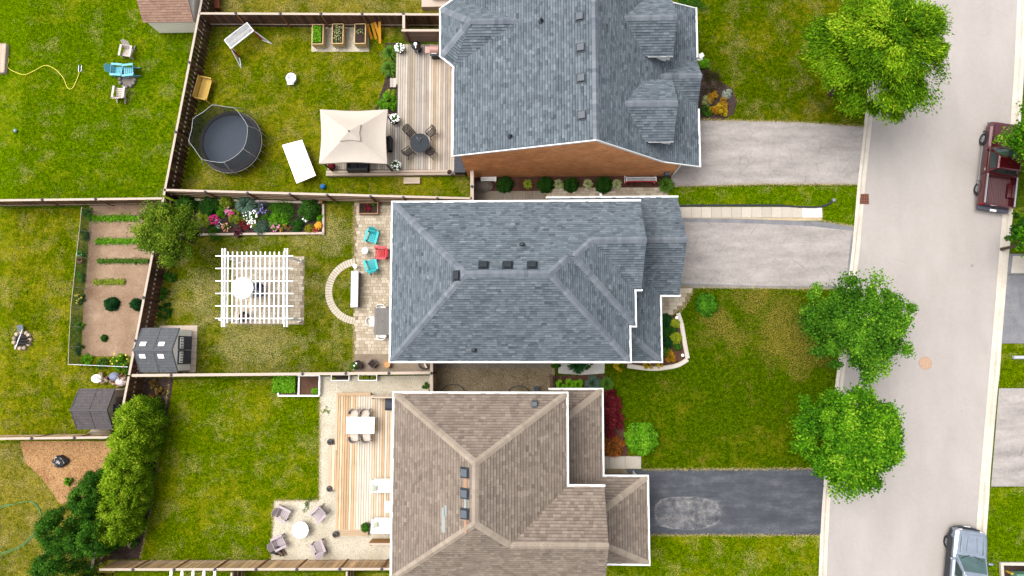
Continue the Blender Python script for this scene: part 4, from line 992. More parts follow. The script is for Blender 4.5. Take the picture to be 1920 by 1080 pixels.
# ---- garden sheds
def gable_shed(label, y0, y1, xb, xf, ez, rz, m_roof, m_w, rows, extras, group='garden sheds'):
    """ridge runs along x; front faces +x"""
    ymid = (y0+y1)/2; t = thing('garden_shed', label, 'shed', ((xb+xf)/2, ymid, 0), group)
    i = .08
    MB().prism([(xb+i, y0+i), (xf-i, y0+i), (xf-i, y1-i), (xb+i, y1-i)], 0.02, ez-.02).build('wall', m_w, t)
    for x in (xb+i, xf-i-.05):
        gp = [V3(x, y0+i, ez-.03), V3(x, y1-i, ez-.03), V3(x, ymid, rz-.06)]
        MB().add(gp+[p+V3(.05, 0, 0) for p in gp], [(0, 2, 1), (3, 4, 5), (0, 1, 4, 3), (1, 2, 5, 4), (2, 0, 3, 5)]).build('gable', m_w, t)
    ro = MB(); s = MB()
    for ye in (y0, y1):
        f = [V3(xb, ye, ez), V3(xf, ye, ez), V3(xf, ymid, rz), V3(xb, ymid, rz)]
        lo = [p-V3(0, 0, .05) for p in f]; ro.add(f+lo, [(0, 1, 2, 3), (7, 6, 5, 4)]+[(k, (k+1) % 4, (k+1) % 4+4, k+4) for k in range(4)])
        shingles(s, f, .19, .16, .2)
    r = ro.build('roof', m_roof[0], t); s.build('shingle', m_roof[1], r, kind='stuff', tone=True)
    for k in (0, .5, .98):
        x = xb+(xf-xb)*k; q = MB()
        for ye in (y0, y1): q.bar(V3(x+.02, ye, ez+.02), V3(x+.02, ymid, rz+.02), .05, .04)
        q.build('roof_seam', m_roof[0], r)
    MB().bar(V3(xb-.02, ymid, rz+.03), V3(xf+.02, ymid, rz+.03), .14, .05).build('ridge_trim', m_roof[0], r)
    extras(t, r, y0, y1, ymid, xb, xf, ez, rz)
    HARD.append(np.array([(xb, y0), (xf, y0), (xf, y1), (xb, y1)]))
    return t
m_resin = (plain('grey_resin_roof', C(96, 98, 104), .08), tonemat('grey_resin_tile', C(100, 102, 106), C(122, 124, 128), var=.06))
m_resin2 = (plain('brown_resin_roof', C(92, 86, 88), .08), tonemat('brown_resin_tile', C(94, 88, 90), C(118, 110, 110), var=.06))
m_cream = plain('off_white_resin', (.78, .77, .74, 1), .03, rough=.5)
m_taupe = plain('taupe_resin', C(190, 172, 158, 1.2), .06, rough=.5)
m_slate = plain('slate_door', C(92, 94, 112), .06, rough=.5)
m_glass = plain('dark_glass', C(40, 44, 54), .1, rough=.15, spec=.6)
def x1(t, r, y0, y1, ymid, xb, xf, ez, rz):
    for s in (-1, 1):
        for k in (.2, .68):
            x = xb+(xf-xb)*k; d = .3; u = (V3(0, ymid, rz)-V3(0, y0 if s < 0 else y1, ez)).normalized()
            c = V3(x, ymid, rz)-u*.38; nn = V3(1, 0, 0).cross(u); nn = nn if nn.z > 0 else -nn
            MB().box(c+nn*.04, (.34, .26, .03), Matrix((V3(1, 0, 0), u, nn)).transposed()).build('skylight', plain('skylight_white', (.8, .8, .8, 1), .02), r)
    for s in (-1, 1):
        dr = MB().box((xf-.06, ymid+s*.42, .82), (.06, .8, 1.5)).build('door', m_slate, t)
        wn = MB().box((xf-.02, ymid+s*.42, 1.28), (.05, .66, .36)).build('window_frame', m_cream, t)
        for i in range(4):
            for j in range(2): MB().box((xf+.005, ymid+s*.42-.24+.16*i, 1.2+.16*j), (.02, .075, .09)).build('pane', m_glass, wn)
        MB().box((xf-.0, ymid+s*.06, .85), (.05, .04, .3)).build('handle', m_black, dr)
p, q = P(335, 615, 1.6), P(331, 698, 1.6); xf = P(361, 657, 0).x; xb = P(250, 657, 2.36).x
gable_shed('white resin shed with grey roof and slate double doors in the pergola garden', q.y, p.y, xb, xf, 1.6, 2.36, m_resin, m_cream, 0, x1)
fl = thing('shed_platform', 'pale timber platform under the white resin shed', 'platform', P(335, 655))
a, b = P(296, 698), P(371, 610)
for i in range(7): piece('floor_plank', boxmesh((b.x-a.x, (b.y-a.y)/7*.95, .05), m_rail, 'floor_plank'), m_rail, fl, ((a.x+b.x)/2, a.y+(b.y-a.y)*(i+.5)/7, .03))
def x2(t, r, y0, y1, ymid, xb, xf, ez, rz):
    MB().lathe((xf-.02, ymid, 1.55), [(.0, -.02), (.28, -.02), (.28, .02), (.0, .02)], 16).build('arch_window', m_vent, t)
    d = MB().box((xf-.06, ymid, .75), (.05, 1.3, 1.4)).build('door', plain('taupe_door', C(170, 152, 140), .06), t)
    for s in (-1, 1): MB().box((xf-.0, ymid+s*.3, .8), (.04, .04, .6)).build('handle', m_black, d)
p, q = P(221, 729, 1.6), P(213, 805, 1.6)
gable_shed('charcoal roofed taupe resin shed by the fence above the cedars', q.y, p.y, P(132, 767, 2.25).x, P(201, 771, 2.25).x, 1.6, 2.25, m_resin2, m_taupe, 0, x2)
def redshed():
    a, b = P(268, 42, 1.67), P(366, 44, 1.67); ye = a.y; depth = 3.0; rz_ = 2.75
    t = thing('garden_shed', 'cream shed with reddish brown shingle roof in the top left garden', 'shed', (a.x, ye, 0), 'garden sheds')
    m_ru, m_rs = plain('red_brown_underlay', C(130, 98, 84), .1), tonemat('red_brown_shingle', C(152, 116, 98), C(198, 162, 142))
    xr_ = b.x-.15
    MB().prism([(a.x+.12, ye+.12), (xr_, ye+.12), (xr_, ye+depth-.12), (a.x+.12, ye+depth-.12)], 0, 1.64).build('wall', plain('cream_siding', (.78, .72, .62, 1), .05), t)
    for i in range(8): MB().box(((a.x+xr_)/2+.06, ye+.11, .15+.2*i), (xr_-a.x-.14, .02, .185)).build('siding_board', plain('cream_siding', (.78, .72, .62, 1), .05), t)
    ro = MB(); s = MB()
    for y in (ye, ye+depth):
        f = [V3(a.x, y, 1.67), V3(b.x-.1, y, 1.67), V3(b.x-.1, ye+depth/2, rz_), V3(a.x, ye+depth/2, rz_)]; lo = [p-V3(0, 0, .06) for p in f]
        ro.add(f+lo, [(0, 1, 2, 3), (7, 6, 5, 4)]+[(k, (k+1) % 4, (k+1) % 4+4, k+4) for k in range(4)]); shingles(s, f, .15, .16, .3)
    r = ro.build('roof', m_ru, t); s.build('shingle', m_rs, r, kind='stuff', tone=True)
redshed()

# ---- pergola
pg = thing('pergola', 'white slatted pergola over the paved square on the lawn', 'pergola', P(505, 545))
m_pw = plain('white_vinyl', (.8, .8, .79, 1), .02, rough=.45)
for x, y in ((452, 491), (563, 490), (446, 602), (562, 600)):
    p = P(x, y); po = MB().box((p.x, p.y, 1.2), (.13, .13, 2.4)).build('post', m_pw, pg); MB().box((p.x, p.y, .06), (.2, .2, .12)).build('base', m_pw, po)
ZP = 2.45
for x in (420, 537):
    for o_ in (-2.5, 2.5):
        a, b = P(x+o_, 466, ZP), P(x+o_-1, 613, ZP); MB().bar(a, b, .06, .16).build('beam', m_pw, pg)
for i in range(14):
    x = 428+i*8.7
    if x > 536: break
    a, b = P(x, 472, ZP+.12), P(x-1.5, 606, ZP+.12); MB().bar(a, b, .055, .1).build('rafter', m_pw, pg)
for i in range(6):
    y = 480+23.4*i; a, b = P(404, y, ZP+.2), P(550, y, ZP+.2); MB().bar(a, b, .05, .06).build('purlin', m_pw, pg)
um = thing('parasol', 'round white parasol standing up through the pergola slats', 'parasol', P(473, 543))
c = P(454, 540, 2.9); r_ = .62; b = MB(); sg = 16; vs = [c+V3(0, 0, .22)]; fs = []
for k in range(sg): t_ = 2*math.pi*k/sg; rr = r_*(1 if k % 2 == 0 else .97); vs.append(c+V3(rr*math.cos(t_), rr*math.sin(t_), -.02)); 
for k in range(sg): t_ = 2*math.pi*k/sg; vs.append(c+V3(r_*.99*math.cos(t_), r_*.99*math.sin(t_), -.12))
for k in range(sg): fs += [(0, 1+k, 1+(k+1) % sg), (1+k, 1+sg+k, 1+sg+(k+1) % sg, 1+(k+1) % sg)]
b.add(vs, fs).build('canopy', plain('white_canvas', (.82, .82, .81, 1), .02), um)
um.location = (c.x, c.y, 0)
for o in children(um): o.location = ORG[um]-Vector((c.x, c.y, 0))
ORG[um] = Vector((c.x, c.y, 0))
MB().tube([(c.x, c.y, 0), (c.x, c.y, 3.05)], .025, 8).build('pole', m_tube, um)
MB().lathe((c.x, c.y, 0), [(.26, 0), (.26, .06), (.06, .1)], 16).build('base', m_black, um)

# ---- gazebo on the deck
gz = thing('gazebo', 'beige fabric gazebo with vented top on the weathered deck', 'gazebo', P(664, 262, .35))
m_fab = plain('beige_fabric', C(228, 216, 202, 2.2), .05, 3)
k4 = [P(x, y, 2.5) for x, y in ((600, 205), (727, 205), (726, 307), (598, 307))]
cen = sum(k4, Vector())/4; up_ = [cen+(p-cen)*.27+V3(0, 0, .62) for p in k4]
b = MB(); n_ = 10
for i in range(4):
    A, B, U, W_ = k4[i], k4[(i+1) % 4], up_[i], up_[(i+1) % 4]; rows = []
    for r in range(n_+1):
        s = r/n_; row = []
        for q in range(n_+1):
            t_ = q/n_; e = (A*(1-t_)+B*t_); u = U*(1-t_)+W_*t_; pnt = e*(1-s)+u*s
            inn = (cen-pnt); inn.z = 0; pnt += inn.normalized()*(.10*math.sin(math.pi*t_)*(1-s)); pnt.z -= .10*math.sin(math.pi*s)*(.4+.6*math.sin(math.pi*t_)); row.append(pnt)
        rows.append(row)
    vs = [p for r in rows for p in r]; b.add(vs, [(r*(n_+1)+q, r*(n_+1)+q+1, (r+1)*(n_+1)+q+1, (r+1)*(n_+1)+q) for r in range(n_) for q in range(n_)])
    w1 = [rows[0][q] for q in range(n_+1)]; b.add(w1+[p-V3(0, 0, .16) for p in w1], [(q+1, q, q+n_+1, q+n_+2) for q in range(n_)])
b.build('canopy', m_fab, gz, smooth=False)
tk = [cen+(p-cen)*.30+V3(0, 0, .70) for p in k4]; b = MB(); pk = cen+V3(0, 0, 1.0)
for i in range(4):
    A, B = tk[i], tk[(i+1) % 4]; m = (A+B)/2+(cen-(A+B)/2)*.12; m.z = A.z-.0
    b.add([A, m, pk], [(0, 1, 2)]); b.add([m, B, pk], [(0, 1, 2)]); b.add([A, m, A-V3(0, 0, .1), m-V3(0, 0, .1)], [(0, 2, 3, 1)]); b.add([m, B, m-V3(0, 0, .1), B-V3(0, 0, .1)], [(0, 2, 3, 1)])
b.build('vent_cap', m_fab, gz); MB().lathe(pk, [(.05, -.02), (.04, .06), (0, .1)], 8).build('finial', m_vent_g, gz)
for p in k4:
    c = p+(cen-p)*.08; MB().box((c.x, c.y, 1.42), (.07, .07, 2.14)).build('post', plain('brown_steel', C(84, 64, 56), .1), gz)
    MB().bar((c.x, c.y, 2.45), cen+(p-cen)*.27+V3(0, 0, .55), .04, .04).build('rib', plain('brown_steel', C(84, 64, 56), .1), gz)

# ---- trampoline
tc = P(432, 266, .8); TR = (P(432, 266, .8)-P(491, 266, .8)).length*.98
tp = thing('trampoline', 'round trampoline with safety net and white poles on the lawn', 'trampoline', (tc.x, tc.y, 0))
MB().lathe((tc.x, tc.y, 0), [(0, .8), (TR-.22, .8), (TR-.22, .78), (0, .78)], 40, cap=False).build('mat', plain('jumping_mat', C(66, 76, 90), .08, 3), tp)
MB().lathe((tc.x, tc.y, 0), [(TR-.24, .82), (TR-.2, .86), (TR-.02, .86), (TR+.02, .8), (TR-.02, .78)], 40, cap=False).build('edge_pad', plain('edge_pad', C(60, 56, 60), .3, 9), tp)
MB().tube([(tc.x+TR*math.cos(t_), tc.y+TR*math.sin(t_), .76) for t_ in [2*math.pi*k/40 for k in range(41)]], .03, 6, False).build('frame_ring', m_tube, tp)
NT = 2.45; NR = TR-.12; b = MB(); rim = []
for k in range(8):
    t_ = 2*math.pi*(k+.3)/8; cx, sx_ = math.cos(t_), math.sin(t_)
    MB().tube([(tc.x+(TR+.12)*cx, tc.y+(TR+.12)*sx_, .02), (tc.x+(TR+.16)*cx, tc.y+(TR+.16)*sx_, .9), (tc.x+(TR+.12)*cx, tc.y+(TR+.12)*sx_, 1.9), (tc.x+NR*cx, tc.y+NR*sx_, NT)], .02, 6).build('net_pole', m_ring, tp)
    for s in (-.28, .28): MB().tube([(tc.x+(TR-.02)*math.cos(t_+s), tc.y+(TR-.02)*math.sin(t_+s), .76), (tc.x+TR*math.cos(t_+s), tc.y+TR*math.sin(t_+s), .03)], .022, 6).build('leg', m_ring, tp)
ns = 48
for k in range(ns):
    t_ = 2*math.pi*k/ns; w8 = abs(math.sin((t_*8/2-.3*math.pi))); rr = NR*(1-.06*w8); rim.append((tc.x+rr*math.cos(t_), tc.y+rr*math.sin(t_), NT-.14*w8))
rim.append(rim[0]); MB().tube(rim, .016, 5, False).build('net_rim', m_ring, tp)
low = [(tc.x+(TR-.22)*math.cos(2*math.pi*k/ns), tc.y+(TR-.22)*math.sin(2*math.pi*k/ns), .86) for k in range(ns+1)]
MB().add(rim+low, [(k, k+1, ns+1+k+1, ns+1+k) for k in range(ns)]).build('net', netmat('trampoline_net', C(72, 80, 72), .66), tp)

# ---- goal nets
def goal(name, label, c, rz, wd, hgt, dep, tall=False):
    t = thing(name, label, 'goal net', (0, 0, 0), 'hockey goal nets', rz); x = wd/2
    for s in (-1, 1):
        MB().tube([(s*x, 0, .03), (s*x, 0, hgt)], .06, 6).build('red_post', m_red, t)
        MB().tube([(s*x, 0, .03), (s*x, -dep, .03)], .025, 6).build('base_bar', m_tube, t)
        MB().add([(s*x, 0, .03), (s*x, -dep, .03), (s*x, -dep*.45, hgt), (s*x, 0, hgt)], [(0, 1, 2, 3)]).build('side_net', netmat('goal_netting', C(236, 236, 240), .5), t)
        if tall:      # splayed side wings
            MB().add([(s*x, 0, hgt), (s*x, 0, .03), (s*(x+.34), .62, .03)], [(0, 1, 2)]).build('wing_net', netmat('goal_netting', C(236, 236, 240), .5), t)
            MB().tube([(s*x, 0, hgt), (s*(x+.34), .62, .03), (s*x, 0, .03)], .03, 6).build('wing_frame', m_tube, t)
        MB().tube([(s*x, -dep, .03), (s*x, -dep*.45, hgt), (s*x, 0, hgt)], .022, 6).build('back_stay', m_tube, t)
    MB().tube([(-x, 0, hgt), (x, 0, hgt)], .035, 6).build('crossbar', m_red if not tall else m_tube, t)
    MB().tube([(-x, -dep, .03), (x, -dep, .03)], .025, 6).build('base_bar', m_tube, t); MB().tube([(-x, -dep*.45, hgt), (x, -dep*.45, hgt)], .02, 6).build('top_bar', m_tube, t)
    MB().add([(-x, -dep, .03), (x, -dep, .03), (x, -dep*.45, hgt), (-x, -dep*.45, hgt)], [(0, 1, 2, 3)]).build('back_net', netmat('goal_netting', C(236, 236, 240), .5), t)
    MB().add([(-x, 0, hgt), (x, 0, hgt), (x, -dep*.45, hgt), (-x, -dep*.45, hgt)], [(0, 1, 2, 3)]).build('top_net', netmat('goal_netting', C(236, 236, 240), .5), t)
    MB().box((0, -dep*.22, hgt-.1), (wd*.98, .03, .06)).build('white_band', m_cream, t)
    t.location = c; return t
gt = goal('goal_net', 'white netted goal with red posts leaning by the top left fence', P(470, 91), R(-141), 1.75, 1.25, 1.5, True)
goal('goal_net', 'small white hockey net with red bar beside the brick wall', P(1199, 346), math.pi*1.0, 1.75, .75, .55)

# ---- planter boxes on the gravel pad
pb = thing('planter_box', '', 'planter')
m_plk = plain('pine_box', C(240, 204, 144), .08, 8); m_earth = groundmat('potting_soil', C(40, 30, 26), C(84, 66, 56), 14, 1.5)
for s in (-1, 1):
    MB().box((s*.33, 0, .55), (.05, 1.25, .42)).build('side_board', m_plk, pb); MB().box((0, s*.62, .55), (.7, .05, .42)).build('end_board', m_plk, pb)
    for q in (-1, 1): MB().box((s*.3, q*.56, .28), (.07, .07, .56)).build('leg', m_plk, pb)
MB().box((0, 0, .62), (.62, 1.2, .2)).build('soil', m_earth, pb)
PB = [(P(595.5, 64, .76), 0, 'pine planter box full of green leaves, leftmost of the three'), (P(633, 63, .76), 0, 'pine planter box with pale striped seedlings, middle of the three'), (P(675, 63, .76), 0, 'pine planter box of nearly bare soil, rightmost of the three')]
PB = [(V3(p.x, p.y, 0), r, l) for p, r, l in PB]
place(pb, PB, 'raised planter boxes')
lb = []
for i, (x, y, l, an) in enumerate(((690, 50, 1.15, .24), (699, 50, 1.1, .2), (707, 55, 1.05, .3), (712, 58, .9, -.12))):
    o = piece('plank', boxmesh((.16, 1.5, .04), m_ochre, 'plank'), m_ochre, None, P(x, y, .45+.01*i), Matrix.Rotation(an, 3, 'Z') @ Matrix.Rotation(.62, 3, 'X'))
    props(o, ['orange yellow plank leaning on the back fence, leftmost of four', 'orange yellow plank leaning on the fence, second from the planters', 'orange yellow plank leaning on the fence, third from the planters', 'shortest orange yellow plank leaning on the fence, rightmost of four'][i], 'plank', 'planks leaning on the fence')
# ---- yellow wooden bench box by the fence
c = P(384, 168, .45); wb = thing('wooden_sofa', 'yellow wooden garden box seat against the dark fence', 'bench', (c.x, c.y, 0), rz=R(-13))
m_ypl = wood('yellow_plank', C(246, 202, 104), .1, .1, axis=1)
for i in range(4): piece('seat_board', boxmesh((.15, 1.35, .04), m_ypl, 'seat_board'), m_ypl, wb, ORG[wb]+V3(-.22+.155*i, 0, .5))
for i in range(3): piece('back_board', boxmesh((.04, 1.35, .14), m_ypl, 'back_board'), m_ypl, wb, ORG[wb]+V3(-.34, 0, .6+.15*i))
for s in (-1, 1):
    piece('arm', boxmesh((.72, .07, .05), m_ypl, 'arm'), m_ypl, wb, ORG[wb]+V3(0, s*.68, .74))
    for q in (-1, 1): piece('leg', boxmesh((.07, .07, .72), m_ypl, 'leg'), m_ypl, wb, ORG[wb]+V3(q*.3, s*.68, .36))

# ---- adirondack chairs
def adirondack(col, name):
    t = thing('adirondack_chair', '', 'chair'); m = plain(name, col, .06, 10, rough=.5)
    for i in range(5): piece('seat_slat', boxmesh((.5, .085, .022), m, 'seat_slat'), m, t, (0, -.16+.105*i, .27+.028*i), Rx(.26))
    for i in range(5):
        L = .78-.05*abs(i-2); c = V3(-.2+.1*i, -.2-.17*L/.78*1.1, .24+L*.42); piece('back_slat', boxmesh((.088, .02, L), m, 'back_slat'), m, t, c, Rx(.46))
    for s in (-1, 1):
        piece('arm', boxmesh((.13, .72, .025), m, 'arm'), m, t, (s*.33, .0, .56)); piece('front_leg', boxmesh((.04, .11, .55), m, 'front_leg'), m, t, (s*.29, .28, .275))
        piece('rear_leg', boxmesh((.035, .95, .11), m, 'rear_leg'), m, t, (s*.255, -.1, .2), Rx(.3)); piece('rear_post', boxmesh((.04, .08, .5), m, 'rear_post'), m, t, (s*.29, -.28, .3))
    piece('back_brace', boxmesh((.6, .05, .03), m, 'back_brace'), m, t, (0, -.36, .53))
    return t
aq = adirondack(C(46, 208, 214), 'aqua_plastic')
def face(px, py, dx, dy):          # chair centre in the photo and the way it faces (photo direction)
    p = P(px, py, .3); p.z = 0; return p, math.atan2(-dy, dx)-math.pi/2
def spot(px, py, dx, dy, lab): p, r = face(px, py, dx, dy); return (p, r, lab)
place(aq, [spot(698, 445, -.25, 1, 'aqua chair at the top of the patio group'), spot(697, 497, -.25, -1, 'aqua chair below the red chair on the patio')], 'adirondack chairs')
rd = adirondack(C(232, 62, 74), 'coral_red_plastic'); place(rd, [spot(714, 475, -1, -.05, 'coral red chair between the two aqua patio chairs')], 'adirondack chairs')
bg_ = adirondack(C(232, 216, 206), 'beige_plastic')
place(bg_, [spot(239, 98, -.15, 1, 'beige garden chair above the aqua chairs on the lawn'), spot(226, 175, .1, -1, 'beige garden chair below the fire ring on the lawn')], 'adirondack chairs')
lq = adirondack(C(124, 212, 232), 'light_blue_plastic')
place(lq, [spot(222, 133, 1, .1, 'light blue garden chair beside the fire ring, left one'), spot(243, 134, -1, .1, 'light blue garden chair beside the fire ring, right one')], 'adirondack chairs')
gy = adirondack(C(206, 190, 196), 'greyish_plastic')
place(gy, [spot(533, 963, 1, .45, 'grey lilac chair at the upper left of the white fire table'), spot(598, 964, -.8, .8, 'grey lilac chair at the upper right of the white fire table'), spot(525, 1016, 1, -.5, 'grey lilac chair at the lower left of the white fire table'), spot(598, 1025, -.4, -1, 'grey lilac chair at the lower right of the white fire table')], 'adirondack chairs')
def ring(label, px, py, r, m1, m2, n=12, name='fire_ring', stones=True):
    c = P(px, py); t = thing(name, label, 'fire pit', c)
    MB().lathe(c, [(0, .03), (r*.9, .03), (r*.9, .0)], 16, cap=False).build('ash_bed', m2, t)
    for i in range(n):
        a_ = 2*math.pi*i/n+random.uniform(-.1, .1); s = r*2*math.pi/n*.5
        q = MB().lathe(c+V3(r*math.cos(a_), r*math.sin(a_), 0), [(s*.9, 0), (s, .08), (s*.7, .16), (0, .18)], 7); q.build('stone', m1, t)
    return t
m_ash = groundmat('ash', C(120, 110, 104), C(176, 166, 158), 12, 1); m_char = plain('charred', C(44, 34, 32), .4, 14)
fr = ring('grey ash fire ring between the light blue chairs', 240, 150, .48, plain('ash_stone', C(150, 142, 136), .2), m_ash)
fr2 = ring('stone fire pit with poker on the left lawn', 43, 638, .5, plain('field_stone', C(206, 184, 160), .2, objrand=.3), m_char, 11)
MB().tube([P(28, 655, .2), P(42, 618, .3)], .03, 6).build('poker', m_tube, fr2)
for i in range(3): MB().tube([P(33, 634+5*i, .14), P(54, 632+6*i, .2)], .05, 6).build('log', m_char, fr2)
MB().add([P(31, 610, .3), P(42, 608, .32), P(44, 618, .3), P(33, 622, .28)], [(0, 3, 2, 1)]).add([P(31, 610, .26), P(42, 608, .28), P(44, 618, .26), P(33, 622, .24)], [(0, 1, 2, 3)]).build('grate_plate', m_vent_g, fr2)
# ---- hoses and small things on the left lawns
t = thing('garden_hose', 'yellow garden hose curling across the top left lawn', 'hose', P(80, 130))
hp = smooth_line([P(x, y, .04) for x, y in ((8, 107), (17, 111), (14, 124), (22, 132), (44, 140), (62, 134), (84, 123), (102, 129), (118, 145), (126, 163), (133, 167), (140, 159), (147, 142), (149, 134))], 6)
MB().tube(hp, .028, 6).build('tube', plain('yellow_hose', C(240, 232, 40), .05, rough=.4), t)
sp_ = thing('sprinkler', 'small blue grey lawn sprinkler at the end of the yellow hose', 'sprinkler', P(151, 129))
c = P(151, 129); 
for s in (-1, 1): MB().bar(c+V3(s*.09, -.2, .04), c+V3(s*.09, .2, .04), .03, .05).build('skid', m_tube, sp_)
MB().tube([c+V3(0, -.2, .1), c+V3(0, .2, .1)], .03, 8).build('spray_bar', plain('blue_grey_plastic', C(70, 98, 112), .1), sp_); MB().bar(c+V3(-.1, -.18, .06), c+V3(.1, -.18, .06), .03, .04).build('cross_bar', m_tube, sp_)
t = thing('garden_hose', 'green garden hose looped on the bottom left lawn', 'hose', P(40, 980))
for dz in (0, 3):
    hp = smooth_line([P(x, y, .04) for x, y in ((-14, 958+dz), (5, 948+dz), (28, 945), (52, 940), (68, 946+dz), (76, 962+dz), (74, 982+dz), (60, 1004+dz), (36, 1024+dz), (0, 1038+dz), (-16, 1042+dz))], 6)
    MB().tube(hp, .02, 6).build('tube', plain('green_hose', C(90, 160, 84), .1, rough=.4), t)
sx = thing('sandbox', 'pale wooden sandbox at the far left edge of the lawn', 'sandbox', P(-8, 108))
a, b = P(-30, 136, .25), P(11, 82, .25)
for i in range(5): piece('board', boxmesh(((b.x-a.x)/5*.95, b.y-a.y, .04), wood('pink_plank', C(240, 206, 184), .15, .1, axis=1), 'board'), _m['pink_plank'], sx, (a.x+(b.x-a.x)*(i+.5)/5, (a.y+b.y)/2, .24))
for x in (a.x, b.x): MB().box((x, (a.y+b.y)/2, .13), (.05, b.y-a.y, .26)).build('side', m_rail, sx)
for y in (a.y, b.y): MB().box(((a.x+b.x)/2, y, .13), (b.x-a.x, .05, .26)).build('end', m_rail, sx)
def sphere(name, label, cat, px, py, r, m, flat=1):
    c = P(px, py); prof = [(r*math.sin(math.pi*i/8)+1e-4, r*flat*(1-math.cos(math.pi*i/8))) for i in range(9)]
    o = MB().lathe((0, 0, 0), prof, 12, cap=False).build(name, m, smooth=True); o.location = c; return props(o, label, cat)
b = sphere('ball', 'bright blue ball on the grass below the gazebo', 'ball', 607, 351, .16, plain('blue_ball', C(36, 130, 222), .1, rough=.3))
sphere('ball', 'tiny white ball on the top left lawn', 'ball', 31, 246, .1, plain('pale_ball', C(176, 214, 240), .1))
# white toy by the goal, white folding table
t = thing('garden_tub', 'round white plastic tub with a dark handle on the upper lawn', 'tub', P(549, 149))
c = P(549, 150); MB().lathe(c, [(.24, 0), (.3, .32), (.32, .34), (.27, .34), (.23, .05), (0, .05)], 18, cap=False).build('bowl', plain('white_plastic', (.75, .76, .8, 1), .06), t)
MB().box(c+V3(-.05, -.22, .2), (.4, .3, .06)).build('lid', plain('white_plastic', (.75, .76, .8, 1), .06), t); MB().tube([c+V3(0, -.3, .36), c+V3(.18, -.34, .4), c+V3(.3, -.2, .38)], .02, 6).build('handle', m_black, t)
t = thing('folding_table', 'white folding table with dark speckles standing on the upper lawn', 'table', P(561, 303))
q4 = [P(x, y, .75) for x, y in ((529, 272), (566, 262), (592, 329), (556, 344))]
MB().prism([(p.x, p.y) for p in q4], .70, .75).build('tabletop', plain('white_tabletop', (.8, .8, .8, 1), .02), t)
ce = sum(q4, Vector())/4
for p in q4: c = ce+(p-ce)*.82; MB().tube([(c.x, c.y, 0), (c.x, c.y, .7)], .02, 6).build('leg', m_tube, t)
for x, y in ((555, 293), (568, 297), (562, 312)):
    o = MB().lathe((0, 0, 0), [(.035, 0), (.035, .04), (.0, .05)], 8).build('puck', m_black); o.location = P(x, y, .75)
    props(o, {555: 'small black disc on the white table, the upper left one', 568: 'small black disc on the white table, nearest the gazebo', 562: 'small black disc on the white table, the lowest one'}[x], 'disc', 'discs on the white table')

# ---- deck furniture on the weathered deck
DZ = .35
tb = thing('patio_table', 'round dark metal patio table with four chairs on the deck', 'table', P(788, 267, DZ))
c = P(787, 268, DZ+.72); c.z = DZ
MB().lathe(c, [(.56, .68), (.58, .7), (.58, .73), (.54, .735), (0, .735)], 28, cap=False).build('tabletop', plain('dark_tabletop', C(48, 56, 64), .25, 8, rough=.6, spec=.15), tb)
for k in range(4):
    t_ = math.pi/4+k*math.pi/2; MB().tube([c+V3(.2*math.cos(t_), .2*math.sin(t_), .68), c+V3(.42*math.cos(t_), .42*math.sin(t_), 0)], .02, 6).build('leg', m_black, tb)
for k in range(3): MB().tube([c+V3(.5*math.cos(t_), .5*math.sin(t_), .74) if False else c+V3((.2+.12*k)*math.cos(t_), (.2+.12*k)*math.sin(t_), .738) for t_ in [2*math.pi*j/24 for j in range(25)]], .006, 4, False).build('ring', m_vent_g, tb)
mc = thing('metal_chair', '', 'chair'); m_bz = plain('bronze_metal', C(40, 34, 36), .2, rough=.7, spec=.15)
for i in range(5): piece('seat_slat', boxmesh((.42, .06, .015), m_bz, 'seat_slat'), m_bz, mc, (0, -.16+.085*i, .42))
for s in (-1, 1):
    MB().tube([(s*.23, .22, 0), (s*.23, .2, .62), (s*.24, -.2, .64), (s*.22, -.3, .9)], .024, 6).build('side_frame', m_bz, mc); MB().tube([(s*.2, -.34, 0), (s*.21, -.2, .42)], .016, 6).build('rear_leg', m_bz, mc)
MB().tube([(-.22, -.3, .9), (-.12, -.35, .95), (0, -.37, .96), (.12, -.35, .95), (.22, -.3, .9)], .018, 6).build('back_rail', m_bz, mc)
MB().add([(-.2, -.2, .45), (.2, -.2, .45), (.2, -.31, .88), (.1, -.35, .93), (-.1, -.35, .93), (-.2, -.31, .88)], [(0, 1, 2, 3, 4, 5)]).build('back_panel', netmat('filigree', C(60, 46, 44), .75), mc)
place(mc, [((lambda p: V3(p.x, p.y, DZ))(P(x, y, DZ+.4)), math.atan2(-(268-y), 787-x)-math.pi/2, l) for x, y, l in ((769, 249, 'dark metal chair at the upper left of the round deck table'), (808, 250, 'dark metal chair at the upper right of the round deck table'), (767, 285, 'dark metal chair at the lower left of the round deck table'), (807, 285, 'dark metal chair at the lower right of the round deck table'))], 'metal patio chairs')
gl = thing('glassware', 'small cluster of glasses on the round dark table', 'glasses', P(784, 262, DZ+.735))
for dx_, dy_ in ((0, 0), (.08, -.1), (-.06, .09), (.13, .02)): MB().lathe(P(784, 262, DZ+.737)+V3(dx_, dy_, 0), [(.03, 0), (.035, .12), (.03, .12), (.025, .01)], 8, cap=False).build('glass', plain('pale_glass', C(180, 196, 210), .1, rough=.1, spec=.6), gl)
